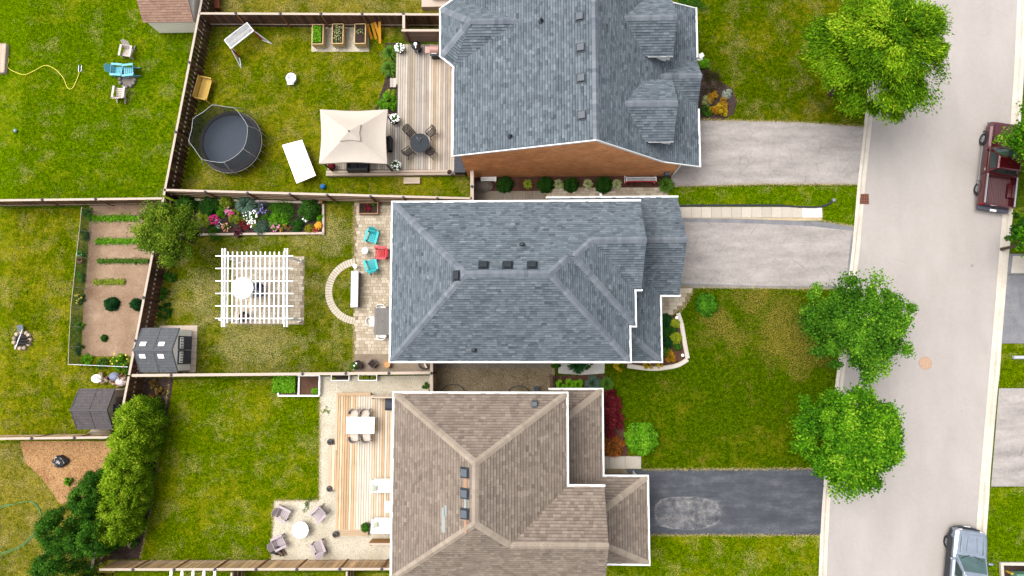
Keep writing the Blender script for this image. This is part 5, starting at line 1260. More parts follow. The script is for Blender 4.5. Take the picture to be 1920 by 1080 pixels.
def sofa(name, label, c, rz, L, D, m_f, m_c, hgt=.7, back=True):
    t = thing(name, label, 'sofa', c, rz=rz); o_ = V3(*c)
    MB().box(o_+V3(0, 0, .2), (L, D, .28)).build('base', m_f, t)
    n_ = max(1, round(L/.7))
    for i in range(n_): MB().box(o_+V3(-L/2+L*(i+.5)/n_, .06, .4), (L/n_-.03, D-.16, .14)).build('seat_cushion', m_c, t, bevel=.03)
    if back: MB().box(o_+V3(0, -D/2+.07, .45), (L, .12, hgt-.2)).build('backrest', m_f, t)
    for s in (-1, 1): MB().box(o_+V3(s*(L/2-.04), 0, .38), (.08, D, .42)).build('arm', m_f, t)
    return t
m_cush = plain('black_cushion', C(40, 42, 50), .15); m_cushw = plain('white_cushion', (.78, .78, .77, 1), .03)
p = P(671, 312, DZ+.4); sofa('outdoor_sofa', 'black cushioned sofa at the front edge of the gazebo', (p.x, p.y, DZ), 0, 1.25, .62, m_black, m_cush)
p = P(725, 270, DZ+.4); sofa('outdoor_sofa', 'black armchair peeking out at the right side of the gazebo', (p.x, p.y, DZ), math.pi/2, .85, .6, m_black, m_cush)
# barbecues
kg = thing('kettle_grill', 'black round kettle barbecue on three legs beside the privacy screen', 'barbecue', P(781, 86, DZ)); p = P(780, 85, DZ+.8); c = V3(p.x, p.y, DZ)
MB().lathe(c, [(.05, .5), (.2, .55), (.28, .72), (.29, .78), (.28, .84), (.2, .95), (.06, 1.0), (0, 1.0)], 20, cap=False).build('bowl', plain('enamel_black', C(30, 32, 38), .1, rough=.2, spec=.6), kg, smooth=True)
for k in range(3): t_ = .6+k*2.1; MB().tube([c+V3(.15*math.cos(t_), .15*math.sin(t_), .58), c+V3(.34*math.cos(t_), .34*math.sin(t_), .02)], .014, 6).build('leg', m_tube, kg)
MB().lathe(c, [(.1, 1.0), (.1, 1.03), (0, 1.03)], 12).build('lid_plate', m_tube, kg); MB().box(c+V3(.02, -.17, 1.0), (.05, .2, .04)).build('handle', m_tube, kg); MB().lathe(c+V3(0, 0, .18), [(.24, 0), (.24, .04), (0, .05)], 16).build('ash_pan', m_vent, kg)
bq = thing('gas_grill', 'dusty pink and black gas barbecue near the house wall', 'barbecue', P(812, 95, DZ)); p = P(814, 92, DZ+.9); c = V3(p.x, p.y, DZ)
m_pk = plain('copper_lid', C(206, 160, 150), .08, rough=.3)
MB().box(c+V3(0, 0, .4), (.5, .48, .72)).build('cabinet', m_black, bq); MB().box(c+V3(0, -.3, .8), (.52, .16, .06)).build('front_shelf', m_black, bq)
hood = MB(); hood.loft([[c+V3(x, .24*math.cos(t_), .78+.3*math.sin(t_)) for t_ in [math.pi*j/8 for j in range(9)]] for x in (-.26, .26)]).build('hood', m_pk, bq, smooth=False)
MB().tube([c+V3(-.16, -.3, .98), c+V3(.16, -.3, .98)], .018, 6).build('handle', m_tube, bq)
for s in (-1,): MB().box(c+V3(s*.42, 0, .8), (.3, .4, .05)).build('side_shelf', m_pk, bq)
MB().tube([c+V3(-.2, -.22, .06), c+V3(.2, -.22, .06)], .06, 8).build('wheel_axle', m_black, bq)
def pot(label, px, py, z, r, hgt, m, square=False, inner=None, cat='pot', name='flower_pot'):
    c = P(px, py, z+hgt); t = thing(name, label, cat, (c.x, c.y, z)); o_ = V3(c.x, c.y, z); sg = 4 if square else 16
    MB().lathe(o_, [(r*.75, 0), (r, hgt), (r*.88, hgt), (r*.86, hgt-.06), (0, hgt-.06)], sg, cap=False).build('vessel', m, t)
    MB().lathe(o_, [(r*.87, hgt-.05), (0, hgt-.04)], sg, cap=False).build('soil', inner or m_earth, t)
    return t
pot('glossy oxblood pot at the lower right corner of the deck', 843, 323, DZ, .17, .4, plain('oxblood_glaze', C(84, 30, 28), .1, rough=.15, spec=.7))

# ---- patio furniture behind the grey roofed house
t = thing('long_table', 'long pale grey console table on the edge of the patio', 'table', P(668, 542))
a, b = P(657, 576, .75), P(672, 508, .75)
MB().box(((a.x+b.x)/2, (a.y+b.y)/2, .72), (b.x-a.x, b.y-a.y, .06)).build('tabletop', plain('pale_stone', C(226, 228, 234, 1.9), .05), t)
MB().box(((a.x+b.x)/2, (a.y+b.y)/2, .36), (b.x-a.x-.08, b.y-a.y-.1, .68)).build('pedestal', plain('grey_brown_base', C(150, 138, 128), .1), t)
MB().box(((a.x+b.x)/2, (a.y+b.y)/2, .2), (b.x-a.x-.02, b.y-a.y-.04, .05)).build('shelf', plain('grey_brown_base', C(150, 138, 128), .1), t)
def round_table(label, px, py, r, hgt, m, name='side_table', z=0):
    p = P(px, py, z+hgt); o_ = V3(p.x, p.y, z); t = thing(name, label, 'table', o_)
    MB().lathe(o_, [(r*.96, hgt-.05), (r, hgt-.03), (r, hgt), (r*.96, hgt+.01), (0, hgt+.01)], 20, cap=False).build('tabletop', m, t)
    for k in range(3): t_ = 2.1*k; MB().tube([o_+V3(r*.4*math.cos(t_), r*.4*math.sin(t_), hgt-.04), o_+V3(r*.85*math.cos(t_), r*.85*math.sin(t_), 0)], .016, 6).build('leg', m_black, t)
    return t
round_table('small round white side table next to the red chair', 684, 470, .21, .5, plain('pale_stone', C(226, 228, 234, 1.9), .05))
round_table('tiny white stool at the end of the long console table', 665.5, 499, .13, .42, m_cream, 'stool')
t = thing('patio_table', 'grey slatted patio table tucked under the eave', 'table', P(716, 602)); a, b = P(701, 628, .74), P(740, 577, .74)
m_gsl = wood('grey_slat', C(142, 138, 134), .08, .08, axis=1)
for i in range(9): piece('slat', boxmesh(((b.x-a.x)/9*.93, b.y-a.y, .03), m_gsl, 'slat'), m_gsl, t, (a.x+(b.x-a.x)*(i+.5)/9, (a.y+b.y)/2, .74))
for x in (a.x+.1, b.x-.1):
    for y in (a.y+.1, b.y-.1): MB().box((x, y, .36), (.06, .06, .72)).build('leg', m_black, t)
MB().lathe(((a.x+b.x)/2-.1, (a.y+b.y)/2, .755), [(.035, 0), (.035, .02), (0, .02)], 8).build('parasol_hole', m_black, t)
wc = thing('plastic_chair', '', 'chair')
bkk = []
MB().box((0, .02, .43), (.46, .44, .035)).build('seat', m_cream, wc, bevel=.015)
for s in (0, .3): bkk.append([V3(.25*math.sin(t_)*(1+.1*s), -.14-.16*math.cos(t_)-.12*s, .45+s*1.2) for t_ in np.linspace(-1.4, 1.4, 9)])
b = MB(); vs = bkk[0]+bkk[1]; b.add(vs+[v+V3(0, .025, 0) for v in vs], [(i, i+1, 9+i+1, 9+i) for i in range(8)]+[(18+i+1, 18+i, 27+i, 27+i+1) for i in range(8)]+[(9+i, 9+i+1, 27+i+1, 27+i) for i in range(8)]).build('backrest', m_cream, wc)
for s in (-1, 1):
    MB().box((s*.25, .02, .62), (.06, .4, .03)).build('arm', m_cream, wc)
    for q in (-.2, .2): MB().box((s*.22, q, .21), (.05, .05, .42)).build('leg', m_cream, wc)
def at0(px, py, z, z0=0): p = P(px, py, z); return V3(p.x, p.y, z0)
place(wc, [(at0(715, 581, .5), math.pi, 'white plastic chair at the top end of the grey slatted table'), (at0(698, 603, .5), -math.pi/2, 'white plastic chair on the lawn side of the grey slatted table'), (at0(716, 627, .5), 0, 'white plastic chair at the bottom end of the grey slatted table')], 'white plastic chairs')
def trough(label, px0, py0, px1, py1, hgt, m, nbd=1, name='planter_box', z=0, soil=None):
    a, b = P(px0, py1, z+hgt), P(px1, py0, z+hgt); c = (a+b)/2; t = thing(name, label, 'planter', (c.x, c.y, z)); W_, D_ = b.x-a.x, b.y-a.y
    for s in (-1, 1):
        for k in range(nbd):
            zz = z+hgt*(k+.5)/nbd
            MB().box((c.x, c.y+s*(D_/2-.025), zz), (W_, .05, hgt/nbd*.96)).build('long_board', m, t); MB().box((c.x+s*(W_/2-.025), c.y, zz), (.05, D_-.1, hgt/nbd*.96)).build('end_board', m, t)
    MB().box((c.x, c.y, z+hgt*.45), (W_-.1, D_-.1, hgt*.8)).build('soil', soil or m_earth, t); return t
trough('wooden trough planter with a few flowers on the top of the patio', 672, 379, 709, 401, .4, wood('cedar_trough', C(206, 160, 124), .15, .1, axis=0), 2)
trough('white edged black trough by the fence, left of the pair', 620, 702, 655, 714, .35, m_cream, 1)
trough('white edged black trough with three small plants, right of the pair', 671, 702, 707, 714, .35, m_cream, 1)
rb = thing('raised_bed', 'white edged raised bed of two halves on the lower lawn', 'planter', P(560, 725))
a, b = P(521, 742, .3), P(599, 704, .3)
for y in (a.y, b.y): MB().box(((a.x+b.x)/2, y, .15), (b.x-a.x, .09, .3)).build('long_board', m_cream, rb)
for x in (a.x, (a.x+b.x)/2, b.x): MB().box((x, (a.y+b.y)/2, .15), (.09, b.y-a.y-.1, .31)).build('cross_board', m_cream, rb)
MB().box(((a.x+b.x)/2, (a.y+b.y)/2, .11), (b.x-a.x-.1, b.y-a.y-.1, .2)).build('soil', groundmat('brown_compost', C(78, 52, 42), C(124, 92, 74), 12, 1), rb)
HARD.append(np.array([(a.x, a.y), (b.x, a.y), (b.x, b.y), (a.x, b.y)]))
# timber edging of the flower bed
fe = thing('bed_edging', 'weathered grey timber edging round the mixed flower bed', 'edging', P(490, 436))
m_edge = wood('edging_timber', C(206, 186, 168), .15, .1, axis=1)
for A, B in (((330, 440), (608, 437)), ((606, 440), (606, 382)), ((365, 374), (606, 380))):
    a, b = P(*A, .18), P(*B, .18); a.z = b.z = .1; MB().bar(a, b, .13, .2).build('timber', m_rail, fe)
MB().lathe(P(604, 380, .2), [(.11, 0), (.11, .3), (0, .32)], 10).build('corner_post', m_post, fe)
t = pot('wide black round pot with leafy plant by the lower patio', 671, 684, 0, .27, .4, plain('black_glaze', C(40, 40, 42), .2), False)
t = pot('square grey planter between two round pots on the patio', 698, 682, 0, .3, .4, plain('grey_zinc', C(112, 112, 118), .1), True)
t = pot('round tan wooden stump beside the eave corner', 725, 683, 0, .22, .42, plain('tan_wood', C(216, 160, 104), .15), False, plain('tan_top', C(228, 176, 118), .12))
# seat and brazier under the pergola
nv = thing('lounge_chair', 'navy blue lounge chair under the pergola slats', 'chair', P(488, 548), rz=R(10)); o_ = ORG[nv]; m_nv = plain('navy_fabric', C(44, 60, 100), .12)
MB().box(o_+V3(0, 0, .38), (.6, .6, .1)).build('seat', m_nv, nv, bevel=.02); MB().box(o_+V3(.12, .34, .62), (.62, .1, .6), Rx(-.3)).build('backrest', m_nv, nv, bevel=.02)
for s in (-1, 1):
    MB().box(o_+V3(s*.34, 0, .55), (.07, .6, .05)).build('arm', m_black, nv)
    for q in (-.25, .25): MB().tube([o_+V3(s*.34, q, .55), o_+V3(s*.36, q*1.2, 0)], .02, 6).build('leg', m_black, nv)
bz_ = thing('brazier', 'round rusty brazier at the lower left of the pergola', 'fire bowl', P(458, 594)); o_ = P(457, 594, .4); o_.z = 0
ORG[bz_] = Vector(bz_.location)
MB().lathe(o_, [(.06, .12), (.24, .2), (.31, .38), (.29, .4), (.2, .26), (0, .22)], 18, cap=False).build('bowl', plain('black_iron', C(50, 42, 40), .3), bz_)
for k in range(3): t_ = 2.1*k; MB().tube([o_+V3(.15*math.cos(t_), .15*math.sin(t_), .2), o_+V3(.25*math.cos(t_), .25*math.sin(t_), 0)], .02, 6).build('leg', m_black, bz_)
for k in range(4): MB().tube([o_+V3(-.15+.08*k, -.12, .3), o_+V3(-.1+.05*k, .13, .36)], .035, 6).build('log', plain('rusty_log', C(124, 66, 52), .3), bz_)

# ---- furniture on the honey deck
t = thing('dining_table', 'white dining table with a ring of small dots on the honey deck', 'table', P(677, 798, DZ)); a, b = P(649, 813, DZ+.74), P(702, 782, DZ+.74); c = (a+b)/2
MB().box((c.x, c.y, DZ+.72), (b.x-a.x, b.y-a.y, .04)).build('tabletop', plain('white_glass', (.82, .82, .82, 1), .02, rough=.3), t)
for x in (a.x+.08, b.x-.08):
    for y in (a.y+.08, b.y-.08): MB().box((x, y, DZ+.35), (.06, .06, .7)).build('leg', m_cream, t)
for k in range(9): t_ = 2*math.pi*k/9; MB().lathe((c.x+.24*math.cos(t_), c.y+.24*math.sin(t_), DZ+.742), [(.022, 0), (.022, .006), (0, .006)], 6).build('dot', m_vent_g, t)
rc = thing('rope_chair', '', 'chair'); m_rope = plain('taupe_rope', C(168, 154, 146), .1)
b = MB(); pr = []
for s, rr in ((.42, .27), (.74, .33)): pr.append([V3(rr*math.sin(t_), -rr*math.cos(t_)*.95, s) for t_ in np.linspace(-1.75, 1.75, 13)])
vs = pr[0]+pr[1]; iv = [V3(v.x*.84, v.y*.84, v.z) for v in vs]; b.add(vs+iv, [(i, i+1, 13+i+1, 13+i) for i in range(12)]+[(26+i+1, 26+i, 39+i, 39+i+1) for i in range(12)]+[(13+i, 13+i+1, 39+i+1, 39+i) for i in range(12)]).build('backrest', m_rope, rc)
MB().box((0, .03, .44), (.46, .44, .08)).build('cushion', plain('cream_cushion', C(244, 226, 210), .05), rc, bevel=.03)
for s in (-1, 1):
    for q in (-.18, .2): MB().tube([(s*.18, q, .42), (s*.22, q*1.2, 0)], .018, 6).build('leg', m_black, rc)
place(rc, [(at0(664, 775, DZ+.5, DZ), math.pi, 'tub chair at the top left of the white dining table'), (at0(685, 775, DZ+.5, DZ), math.pi, 'tub chair at the top right of the white dining table'), (at0(664, 821, DZ+.5, DZ), 0, 'tub chair at the bottom left of the white dining table'), (at0(687, 821, DZ+.5, DZ), 0, 'tub chair at the bottom right of the white dining table')], 'tub dining chairs')
t = thing('gas_grill', 'gas barbecue under a dark grey cover beside the tan house', 'barbecue', P(735, 762, DZ)); p = P(734, 759, DZ+1); o_ = V3(p.x, p.y, DZ)
m_cov = plain('grey_cover', C(66, 70, 84), .12)
MB().loft([[o_+V3(x*w_, y*d_, z) for x, y in ((-1, -1), (1, -1), (1, 1), (-1, 1))] for w_, d_, z in ((.44, .36, .05), (.42, .34, .8), (.38, .28, 1.0), (.32, .16, 1.1))]).build('cover', m_cov, t, bevel=.03)
for s in (-1, 1): MB().box(o_+V3(s*.38, 0, .03), (.06, .3, .06)).build('foot', m_black, t)
p = P(722, 912, DZ+.5); sofa('outdoor_sofa', 'white cushioned sofa on the honey deck, upper one', (p.x, p.y, DZ), math.pi, 1.6, .75, m_cream, m_cushw)
p = P(724, 986, DZ+.5); sofa('outdoor_sofa', 'white cushioned sofa on the honey deck, lower one with a plant beside it', (p.x, p.y, DZ), 0, 1.7, .75, m_cream, m_cushw)
t = thing('coffee_table', 'white coffee table between the two white sofas', 'table', P(733, 950, DZ)); p = P(733, 950, DZ+.4)
MB().box((p.x, p.y, DZ+.38), (.7, .62, .05)).build('tabletop', m_cushw, t)
for x in (-.28, .28):
    for y in (-.24, .24): MB().box((p.x+x, p.y+y, DZ+.18), (.05, .05, .36)).build('leg', m_cream, t)
for px, py, l in ((702, 915, 'pale green cushion on the upper white sofa'), (704, 984, 'pale green cushion on the lower white sofa')):
    p = P(px, py, DZ+.6); o = MB().lathe((0, 0, 0), [(.05, -.05), (.2, -.02), (.22, .02), (.16, .05), (0, .07)], 4).build('cushion', plain('sage_fabric', C(222, 230, 206), .1)); o.location = p; o.rotation_euler = (.3, .2, random.random()); props(o, l, 'cushion', 'scatter cushions')
round_table('round white fire table amid the four grey lilac chairs', 563, 994, .48, .55, plain('white_stone', (.82, .82, .82, 1), .02), 'fire_table')
def lantern(label, px, py, z=0):
    p = P(px, py, z+.3); o_ = V3(p.x, p.y, z); t = thing('lantern', label, 'lantern', o_, 'grey lanterns along the honey deck'); m = plain('grey_lantern', C(112, 104, 100), .15)
    MB().lathe(o_, [(.13, 0), (.18, .16), (.18, .26), (.13, .32), (.1, .32), (.1, .2), (0, .2)], 14, cap=False).build('body', m, t); MB().lathe(o_, [(.07, .2), (.07, .29), (0, .3)], 10).build('candle', m_black, t); MB().tube([o_+V3(-.13, 0, .3), o_+V3(0, 0, .42), o_+V3(.13, 0, .3)], .012, 5).build('handle', m_black, t)
lantern('grey lantern on the gravel by the top of the tan step', 618, 829); lantern('grey lantern on the gravel by the bottom of the tan step', 617, 917); lantern('grey lantern by the lower step of the honey deck', 628, 1003)
st = thing('firewood_stack', 'dark heap of firewood and pots at the gravel corner', 'heap', P(521, 1036))
for i in range(14):
    c = P(521+random.uniform(-9, 11), 1036+random.uniform(-9, 6), .12+.05*(i % 4)); d = V3(random.uniform(-1, 1), random.uniform(-1, 1), random.uniform(-.2, .5)).normalized()*.2
    MB().tube([c-d, c+d], random.uniform(.05, .08), 7).build('log', [m_char, plain('bark', C(124, 104, 84), .3), m_vent][i % 3], st)

# ---- left gardens: netting, buckets, wood pile, boat
nf = thing('garden_netting', 'green mesh netting on thin pale stakes round the vegetable bed', 'netting', P(140, 540))
m_nt = netmat('green_netting', C(84, 122, 96), .6); m_stk = plain('pale_stake', C(222, 214, 190), .1)
NP = [(153, 389), (149, 430), (143, 480), (137, 538), (133, 575), (131, 612), (129, 650), (128, 683)]
for A, B in zip(NP[:-1], NP[1:]):
    a, b = P(*A, 1.15), P(*B, 1.15); lo = [V3(a.x, a.y, .02), V3(b.x, b.y, .02)]
    MB().add([a, b, lo[1], lo[0]], [(0, 1, 2, 3)]).build('mesh_panel', m_nt, nf); MB().tube([a, b], .016, 5).build('top_line', m_stk, nf)
    MB().tube([a, V3(a.x, a.y, 0)], .02, 5).build('stake', m_stk, nf)
a, b = P(128, 683, 1.0), P(240, 688, .8); MB().add([a, b, V3(b.x, b.y, .02), V3(a.x, a.y, .02)], [(0, 1, 2, 3)]).build('mesh_panel', m_nt, nf); MB().tube([a, b], .016, 5).build('top_line', m_tube, nf); MB().tube([a, V3(a.x, a.y, 0)], .03, 6).build('stake', m_tube, nf)
def bucket(label, px, py, r, m):
    c = P(px, py, .25); o_ = V3(c.x, c.y, 0); t = thing('bucket', label, 'bucket', o_, 'buckets beside the netting')
    MB().lathe(o_, [(r*.75, 0), (r, .3), (r*.92, .3), (r*.7, .03), (0, .03)], 14, cap=False).build('pail', m, t); MB().tube([o_+V3(-r, 0, .29), o_+V3(0, -.1, .36), o_+V3(r, 0, .29)], .01, 5).build('handle', m_tube, t)
bucket('lime green bucket beside the vegetable netting', 149, 477, .19, plain('lime_plastic', C(120, 222, 70), .06)); bucket('orange bucket beside the vegetable netting', 150, 489, .17, plain('orange_plastic', C(226, 122, 64), .06))
wp = thing('wood_pile', 'untidy pile of logs and white bags behind the charcoal shed', 'wood pile', P(205, 712))
for i in range(26):
    c = P(205+random.uniform(-24, 26), 713+random.uniform(-7, 8), .12+.08*(i % 3)); d = V3(random.uniform(-.6, 1), random.uniform(-.5, .5), random.uniform(-.1, .1)).normalized()*random.uniform(.15, .45)
    MB().tube([c-d, c+d], random.uniform(.04, .08), 7).build('log', [plain('pale_log', C(226, 192, 148), .2), plain('brown_log', C(132, 92, 64), .25), plain('grey_log', C(172, 150, 128), .2)][i % 3], wp)
for i, (x, y) in enumerate(((181, 710), (226, 716), (214, 706))):
    c = P(x, y, .25); MB().lathe(c+V3(0, 0, -.2), [(.1, 0), (.24, .08), (.26, .2), (.14, .32), (0, .34)], 10, sx=1.3).build('bag', [m_cushw, plain('pale_pink_bag', C(250, 230, 232), .05), plain('blue_grey_bag', C(150, 160, 190), .2)][i], wp)
MB().tube([P(178, 705, .5), P(192, 714, .45)], .02, 6).build('tool_handle', m_black, wp)
bt = thing('upturned_boat', 'weathered grey upturned boat between shed and fence', 'boat', P(186, 812)); c = P(186, 811, .3); c.z = 0
secs = []
for i in range(9):
    s = -1+2*i/8; w_ = .42*(1-abs(s)**2.4)+.03; secs.append([c+V3(s*.72, w_*math.cos(t_), .04+(.3*(1-.3*s*s))*math.sin(t_)) for t_ in [math.pi*j/8 for j in range(9)]])
hull = MB().loft(secs).build('hull', wood('grey_planked_hull', C(178, 164, 140), .3, .1, axis=0), bt, smooth=True); MB().bar(c+V3(-.7, 0, .33), c+V3(.7, 0, .33), .05, .04).build('keel', plain('keel_grey', C(140, 128, 108), .2), bt)
sc_ = thing('scrap_heap', 'black netted bundle of scrap in the middle of the wood chips', 'bundle', P(116, 865))
c = P(116, 864); prof = []
b = MB(); rings = []
for z, r in ((0, .42), (.15, .46), (.3, .36), (.4, .18), (.42, .02)): rings.append([c+V3(r*random.uniform(.8, 1.2)*math.cos(t_), r*.8*random.uniform(.8, 1.2)*math.sin(t_), z) for t_ in [2*math.pi*j/14 for j in range(14)]])
b.loft(rings).build('sack', plain('black_sack', C(48, 48, 54), .5, 14), sc_)
for i in range(16):
    t_ = random.random()*6.28; r = random.random()*.36; q = c+V3(r*math.cos(t_), r*.8*math.sin(t_), .43-.4*r); MB().box(q, (random.uniform(.03, .08), random.uniform(.08, .2), .04), Rz(random.random()*3)).build('scrap', plain('pale_scrap', C(200, 196, 190), .2), sc_)
mw = thing('wheelbarrow', 'orange tool bag on a wooden frame by the bottom cedar', 'wheelbarrow', P(196, 1034)); c = P(195, 1034, .5)
MB().lathe(c+V3(0, 0, -.35), [(.12, 0), (.3, .25), (.32, .33), (.27, .33), (.1, .06), (0, .06)], 10, sy=1.3, cap=False).build('tray', plain('orange_tray', C(236, 132, 36), .2), mw)
for s in (-1, 1): MB().tube([c+V3(s*.15, -.75, .0), c+V3(s*.12, .6, .1)], .025, 6).build('handle', m_post, mw); MB().tube([c+V3(s*.2, -.2, -.1), c+V3(s*.24, -.3, -.48)], .02, 6).build('leg', m_post, mw)
MB().tube([c+V3(-.04, .6, -.32), c+V3(.04, .6, -.32)], .16, 14).build('wheel', m_black, mw)
# white bracket rack below the tan fence
wt = thing('wall_rack', 'white bracketed rack behind the tan fence at the bottom edge', 'rack', P(360, 1080)); 
for i in range(5):
    x = 321+20.5*i; a, b = P(x, 1071, 1.5), P(x, 1079, 1.5); MB().bar(a, b, .14, .06).build('bracket', m_pw, wt); MB().bar(b, P(x-4, 1081, 1.2), .06, .06).build('strut', m_pw, wt); MB().box((a.x, a.y, .75), (.09, .09, 1.5)).build('post', m_pw, wt)
# side yards
def well(label, px, py, r):
    c = P(px, py); t = thing('window_well', label, 'window well', c, 'window wells under the tan eave'); n_ = 14; out = [c+V3(r*math.cos(math.pi*k/n_), r*.75*math.sin(math.pi*k/n_), 0) for k in range(n_+1)]
    b = MB(); inn = [c+(p-c)*.92 for p in out]; vs = [p+V3(0, 0, z) for z in (0, .2) for p in out]+[p+V3(0, 0, z) for z in (0, .2) for p in inn]; m_ = n_+1
    b.add(vs, [(k, k+1, m_+k+1, m_+k) for k in range(n_)]+[(2*m_+k+1, 2*m_+k, 3*m_+k, 3*m_+k+1) for k in range(n_)]+[(m_+k, m_+k+1, 3*m_+k+1, 3*m_+k) for k in range(n_)]).build('rim', m_black, t)
    MB().add([p+V3(0, 0, .03) for p in inn], [tuple(range(m_))]).build('floor', m_grav_g, t)
well('black window well at the gate end of the side yard', 850, 737, .72); well('black window well farther along the side yard', 973, 737, .62)
ac = thing('air_conditioner', 'small grey outdoor unit beside the far window well', 'air conditioner', P(1005, 729)); c = P(1005, 729, .3)
MB().box((c.x, c.y, .25), (.3, .3, .5)).build('cabinet', m_vent_g, ac); MB().lathe((c.x, c.y, .5), [(.12, 0), (.12, .03), (0, .03)], 12).build('fan_guard', m_vent, ac)
hr = thing('hose_reel', 'black hose reel under the eave by the gate', 'hose reel', P(795, 684)); c = P(795, 684, .2)
MB().tube([c+V3(.3*math.cos(t_), .22*math.sin(t_), 0) for t_ in [2*math.pi*k/16*.8+1.5 for k in range(17)]], .045, 6).build('hose', m_black, hr); MB().box(c+V3(.1, -.05, -.05), (.1, .3, .2), Rz(.5)).build('bracket', m_taupe, hr)
pn = thing('stepping_bench', 'white slatted low bench in the brick house side bed', 'bench', P(916, 336)); c = P(916, 336, .3)
for i in range(3): MB().box((c.x, c.y-.07+.09*i, .3), (.95, .07, .03)).build('slat', m_pw, pn)
for s in (-1, 1): MB().box((c.x+s*.4, c.y, .15), (.06, .24, .28)).build('leg', m_pw, pn)
rk = props(MB().lathe((0, 0, 0), [(.5, 0), (.55, .15), (.35, .32), (.1, .36), (0, .36)], 9, sx=1.3, sy=.7).build('boulder', plain('grey_boulder', C(140, 132, 122), .25, 5)), 'grey boulder in the side bed beside the low bench', 'boulder'); rk.location = P(904, 350)
for i, (x, y) in enumerate(((1059, 726),)): pass
# utility box, downspout, lamps on the right verge
ub = thing('utility_box', 'green utility box in a concrete frame at the bottom right', 'utility box', P(1905, 1075)); a, b = P(1882, 1110, .15), P(1940, 1058, .15); c = (a+b)/2
for x in (a.x, b.x): MB().box((x, c.y, .08), (.16, b.y-a.y+.16, .16)).build('kerb_side', m_conc, ub)
for y in (a.y, b.y): MB().box((c.x, y, .08), (b.x-a.x-.16, .16, .158)).build('kerb_end', m_conc, ub)
MB().box((c.x, c.y, .05), (b.x-a.x-.16, b.y-a.y-.16, .06)).build('pit', m_earth, ub); MB().box((c.x+.12, c.y-.1, .35), ((b.x-a.x)*.62, (b.y-a.y)*.6, .6)).build('cabinet', plain('utility_green', C(112, 160, 136), .06), ub, bevel=.03)
MB().box((c.x-.62, c.y+.35, .3), (.1, .1, .5)).build('marker', plain('yellow_marker', C(220, 190, 50), .1), ub)
gt2 = props(MB().tube([(0, 0, 0), (1.2, 0, .02)], .1, 10).build('drain_pipe', plain('pale_pipe', C(214, 218, 222), .05)), 'short pale pipe lying on the verge across the road', 'pipe'); gt2.location = P(1900, 670, .12)
for x, y, l in ((1267, 596, 'small white path light at the top of the front bed'), (1278, 666, 'small white path light at the bottom of the front bed')):
    p = P(x, y); t = thing('path_light', l, 'lamp', p, 'path lights in the front bed'); MB().tube([p, p+V3(0, 0, .3)], .015, 6).build('stake', m_black, t); MB().lathe(p+V3(0, 0, .28), [(.09, 0), (.09, .03), (.04, .06), (0, .06)], 12).build('lamp_head', m_cushw, t)

# ---- things half out of the picture at the top, and the timber by the side bed
ht_ = thing('hot_tub', 'dark covered hot tub on a pale timber base at the top edge', 'hot tub', P(812, -8)); a, b = P(790, 12, .5), P(850, -60, .5); c = (a+b)/2
MB().box((c.x, c.y, .22), (b.x-a.x, b.y-a.y, .44)).build('timber_base', m_rail, ht_); MB().box((c.x+.35, c.y+.2, .62), (b.x-a.x-.6, b.y-a.y-.5, .5)).build('tub', m_taupe, ht_); MB().box((c.x+.35, c.y+.2, .9), (b.x-a.x-.5, b.y-a.y-.4, .1)).build('cover', m_vent, ht_, bevel=.03)
rbn = thing('garden_bench', 'small red brown bench against the fence at the top edge', 'bench', P(407, 2)); c = P(407, 0, .4)
for i in range(3): MB().box((c.x-.1+.11*i, c.y, .42), (.09, 1.1, .03)).build('slat', plain('red_brown_wood', C(150, 70, 52), .15), rbn)
for q in (-.5, .5): MB().box((c.x, c.y+q, .2), (.3, .06, .4)).build('leg', plain('red_brown_wood', C(150, 70, 52), .15), rbn)
tm = thing('retaining_timber', 'dark stacked timbers at the end of the brown side gravel', 'timber', P(1034, 715)); a, b = P(1033, 703), P(1034, 738)
for i in range(3): MB().bar(V3(a.x, a.y, .09+.16*i), V3(b.x, b.y, .09+.16*i), .17, .15).build('timber', wood('dark_timber', C(112, 92, 72), .25, .15, axis=1), tm)
# ================================================================ VEHICLES
def paint(name, c, rough=.25, metal=.2):
    if name in _m: return _m[name]
    g = N(name); col = g.ramp(g.noise(g.pos(True), 3, 3), [(.35, sc(c, .92)), (.65, sc(c, 1.06))]); g.b.inputs['Coat Weight'].default_value = .6; g.b.inputs['Coat Roughness'].default_value = .06
    g.b.inputs['Metallic'].default_value = metal; _m[name] = g.done(col, rough, .5); return g.m
m_tyre = plain('tyre_rubber', C(46, 46, 48), .15, 20, rough=.85); m_rim = plain('alloy_rim', C(214, 218, 224), .06, rough=.3, metal=.5)
m_wind = plain('windscreen', C(84, 116, 116, 2.6), .45, 1.6, rough=.06, spec=.8); m_winds = plain('side_glass', C(34, 62, 60), .1, rough=.06, spec=.8)
def csec(y, w_, zb, zt, wt, bev=.1):
    return [V3(-w_*.94, y, zb), V3(-w_, y, zb+.18), V3(-w_, y, zt-bev), V3(-wt, y, zt-.02), V3(-wt*.6, y, zt), V3(wt*.6, y, zt), V3(wt, y, zt-.02), V3(w_, y, zt-bev), V3(w_, y, zb+.18), V3(w_*.94, y, zb)]
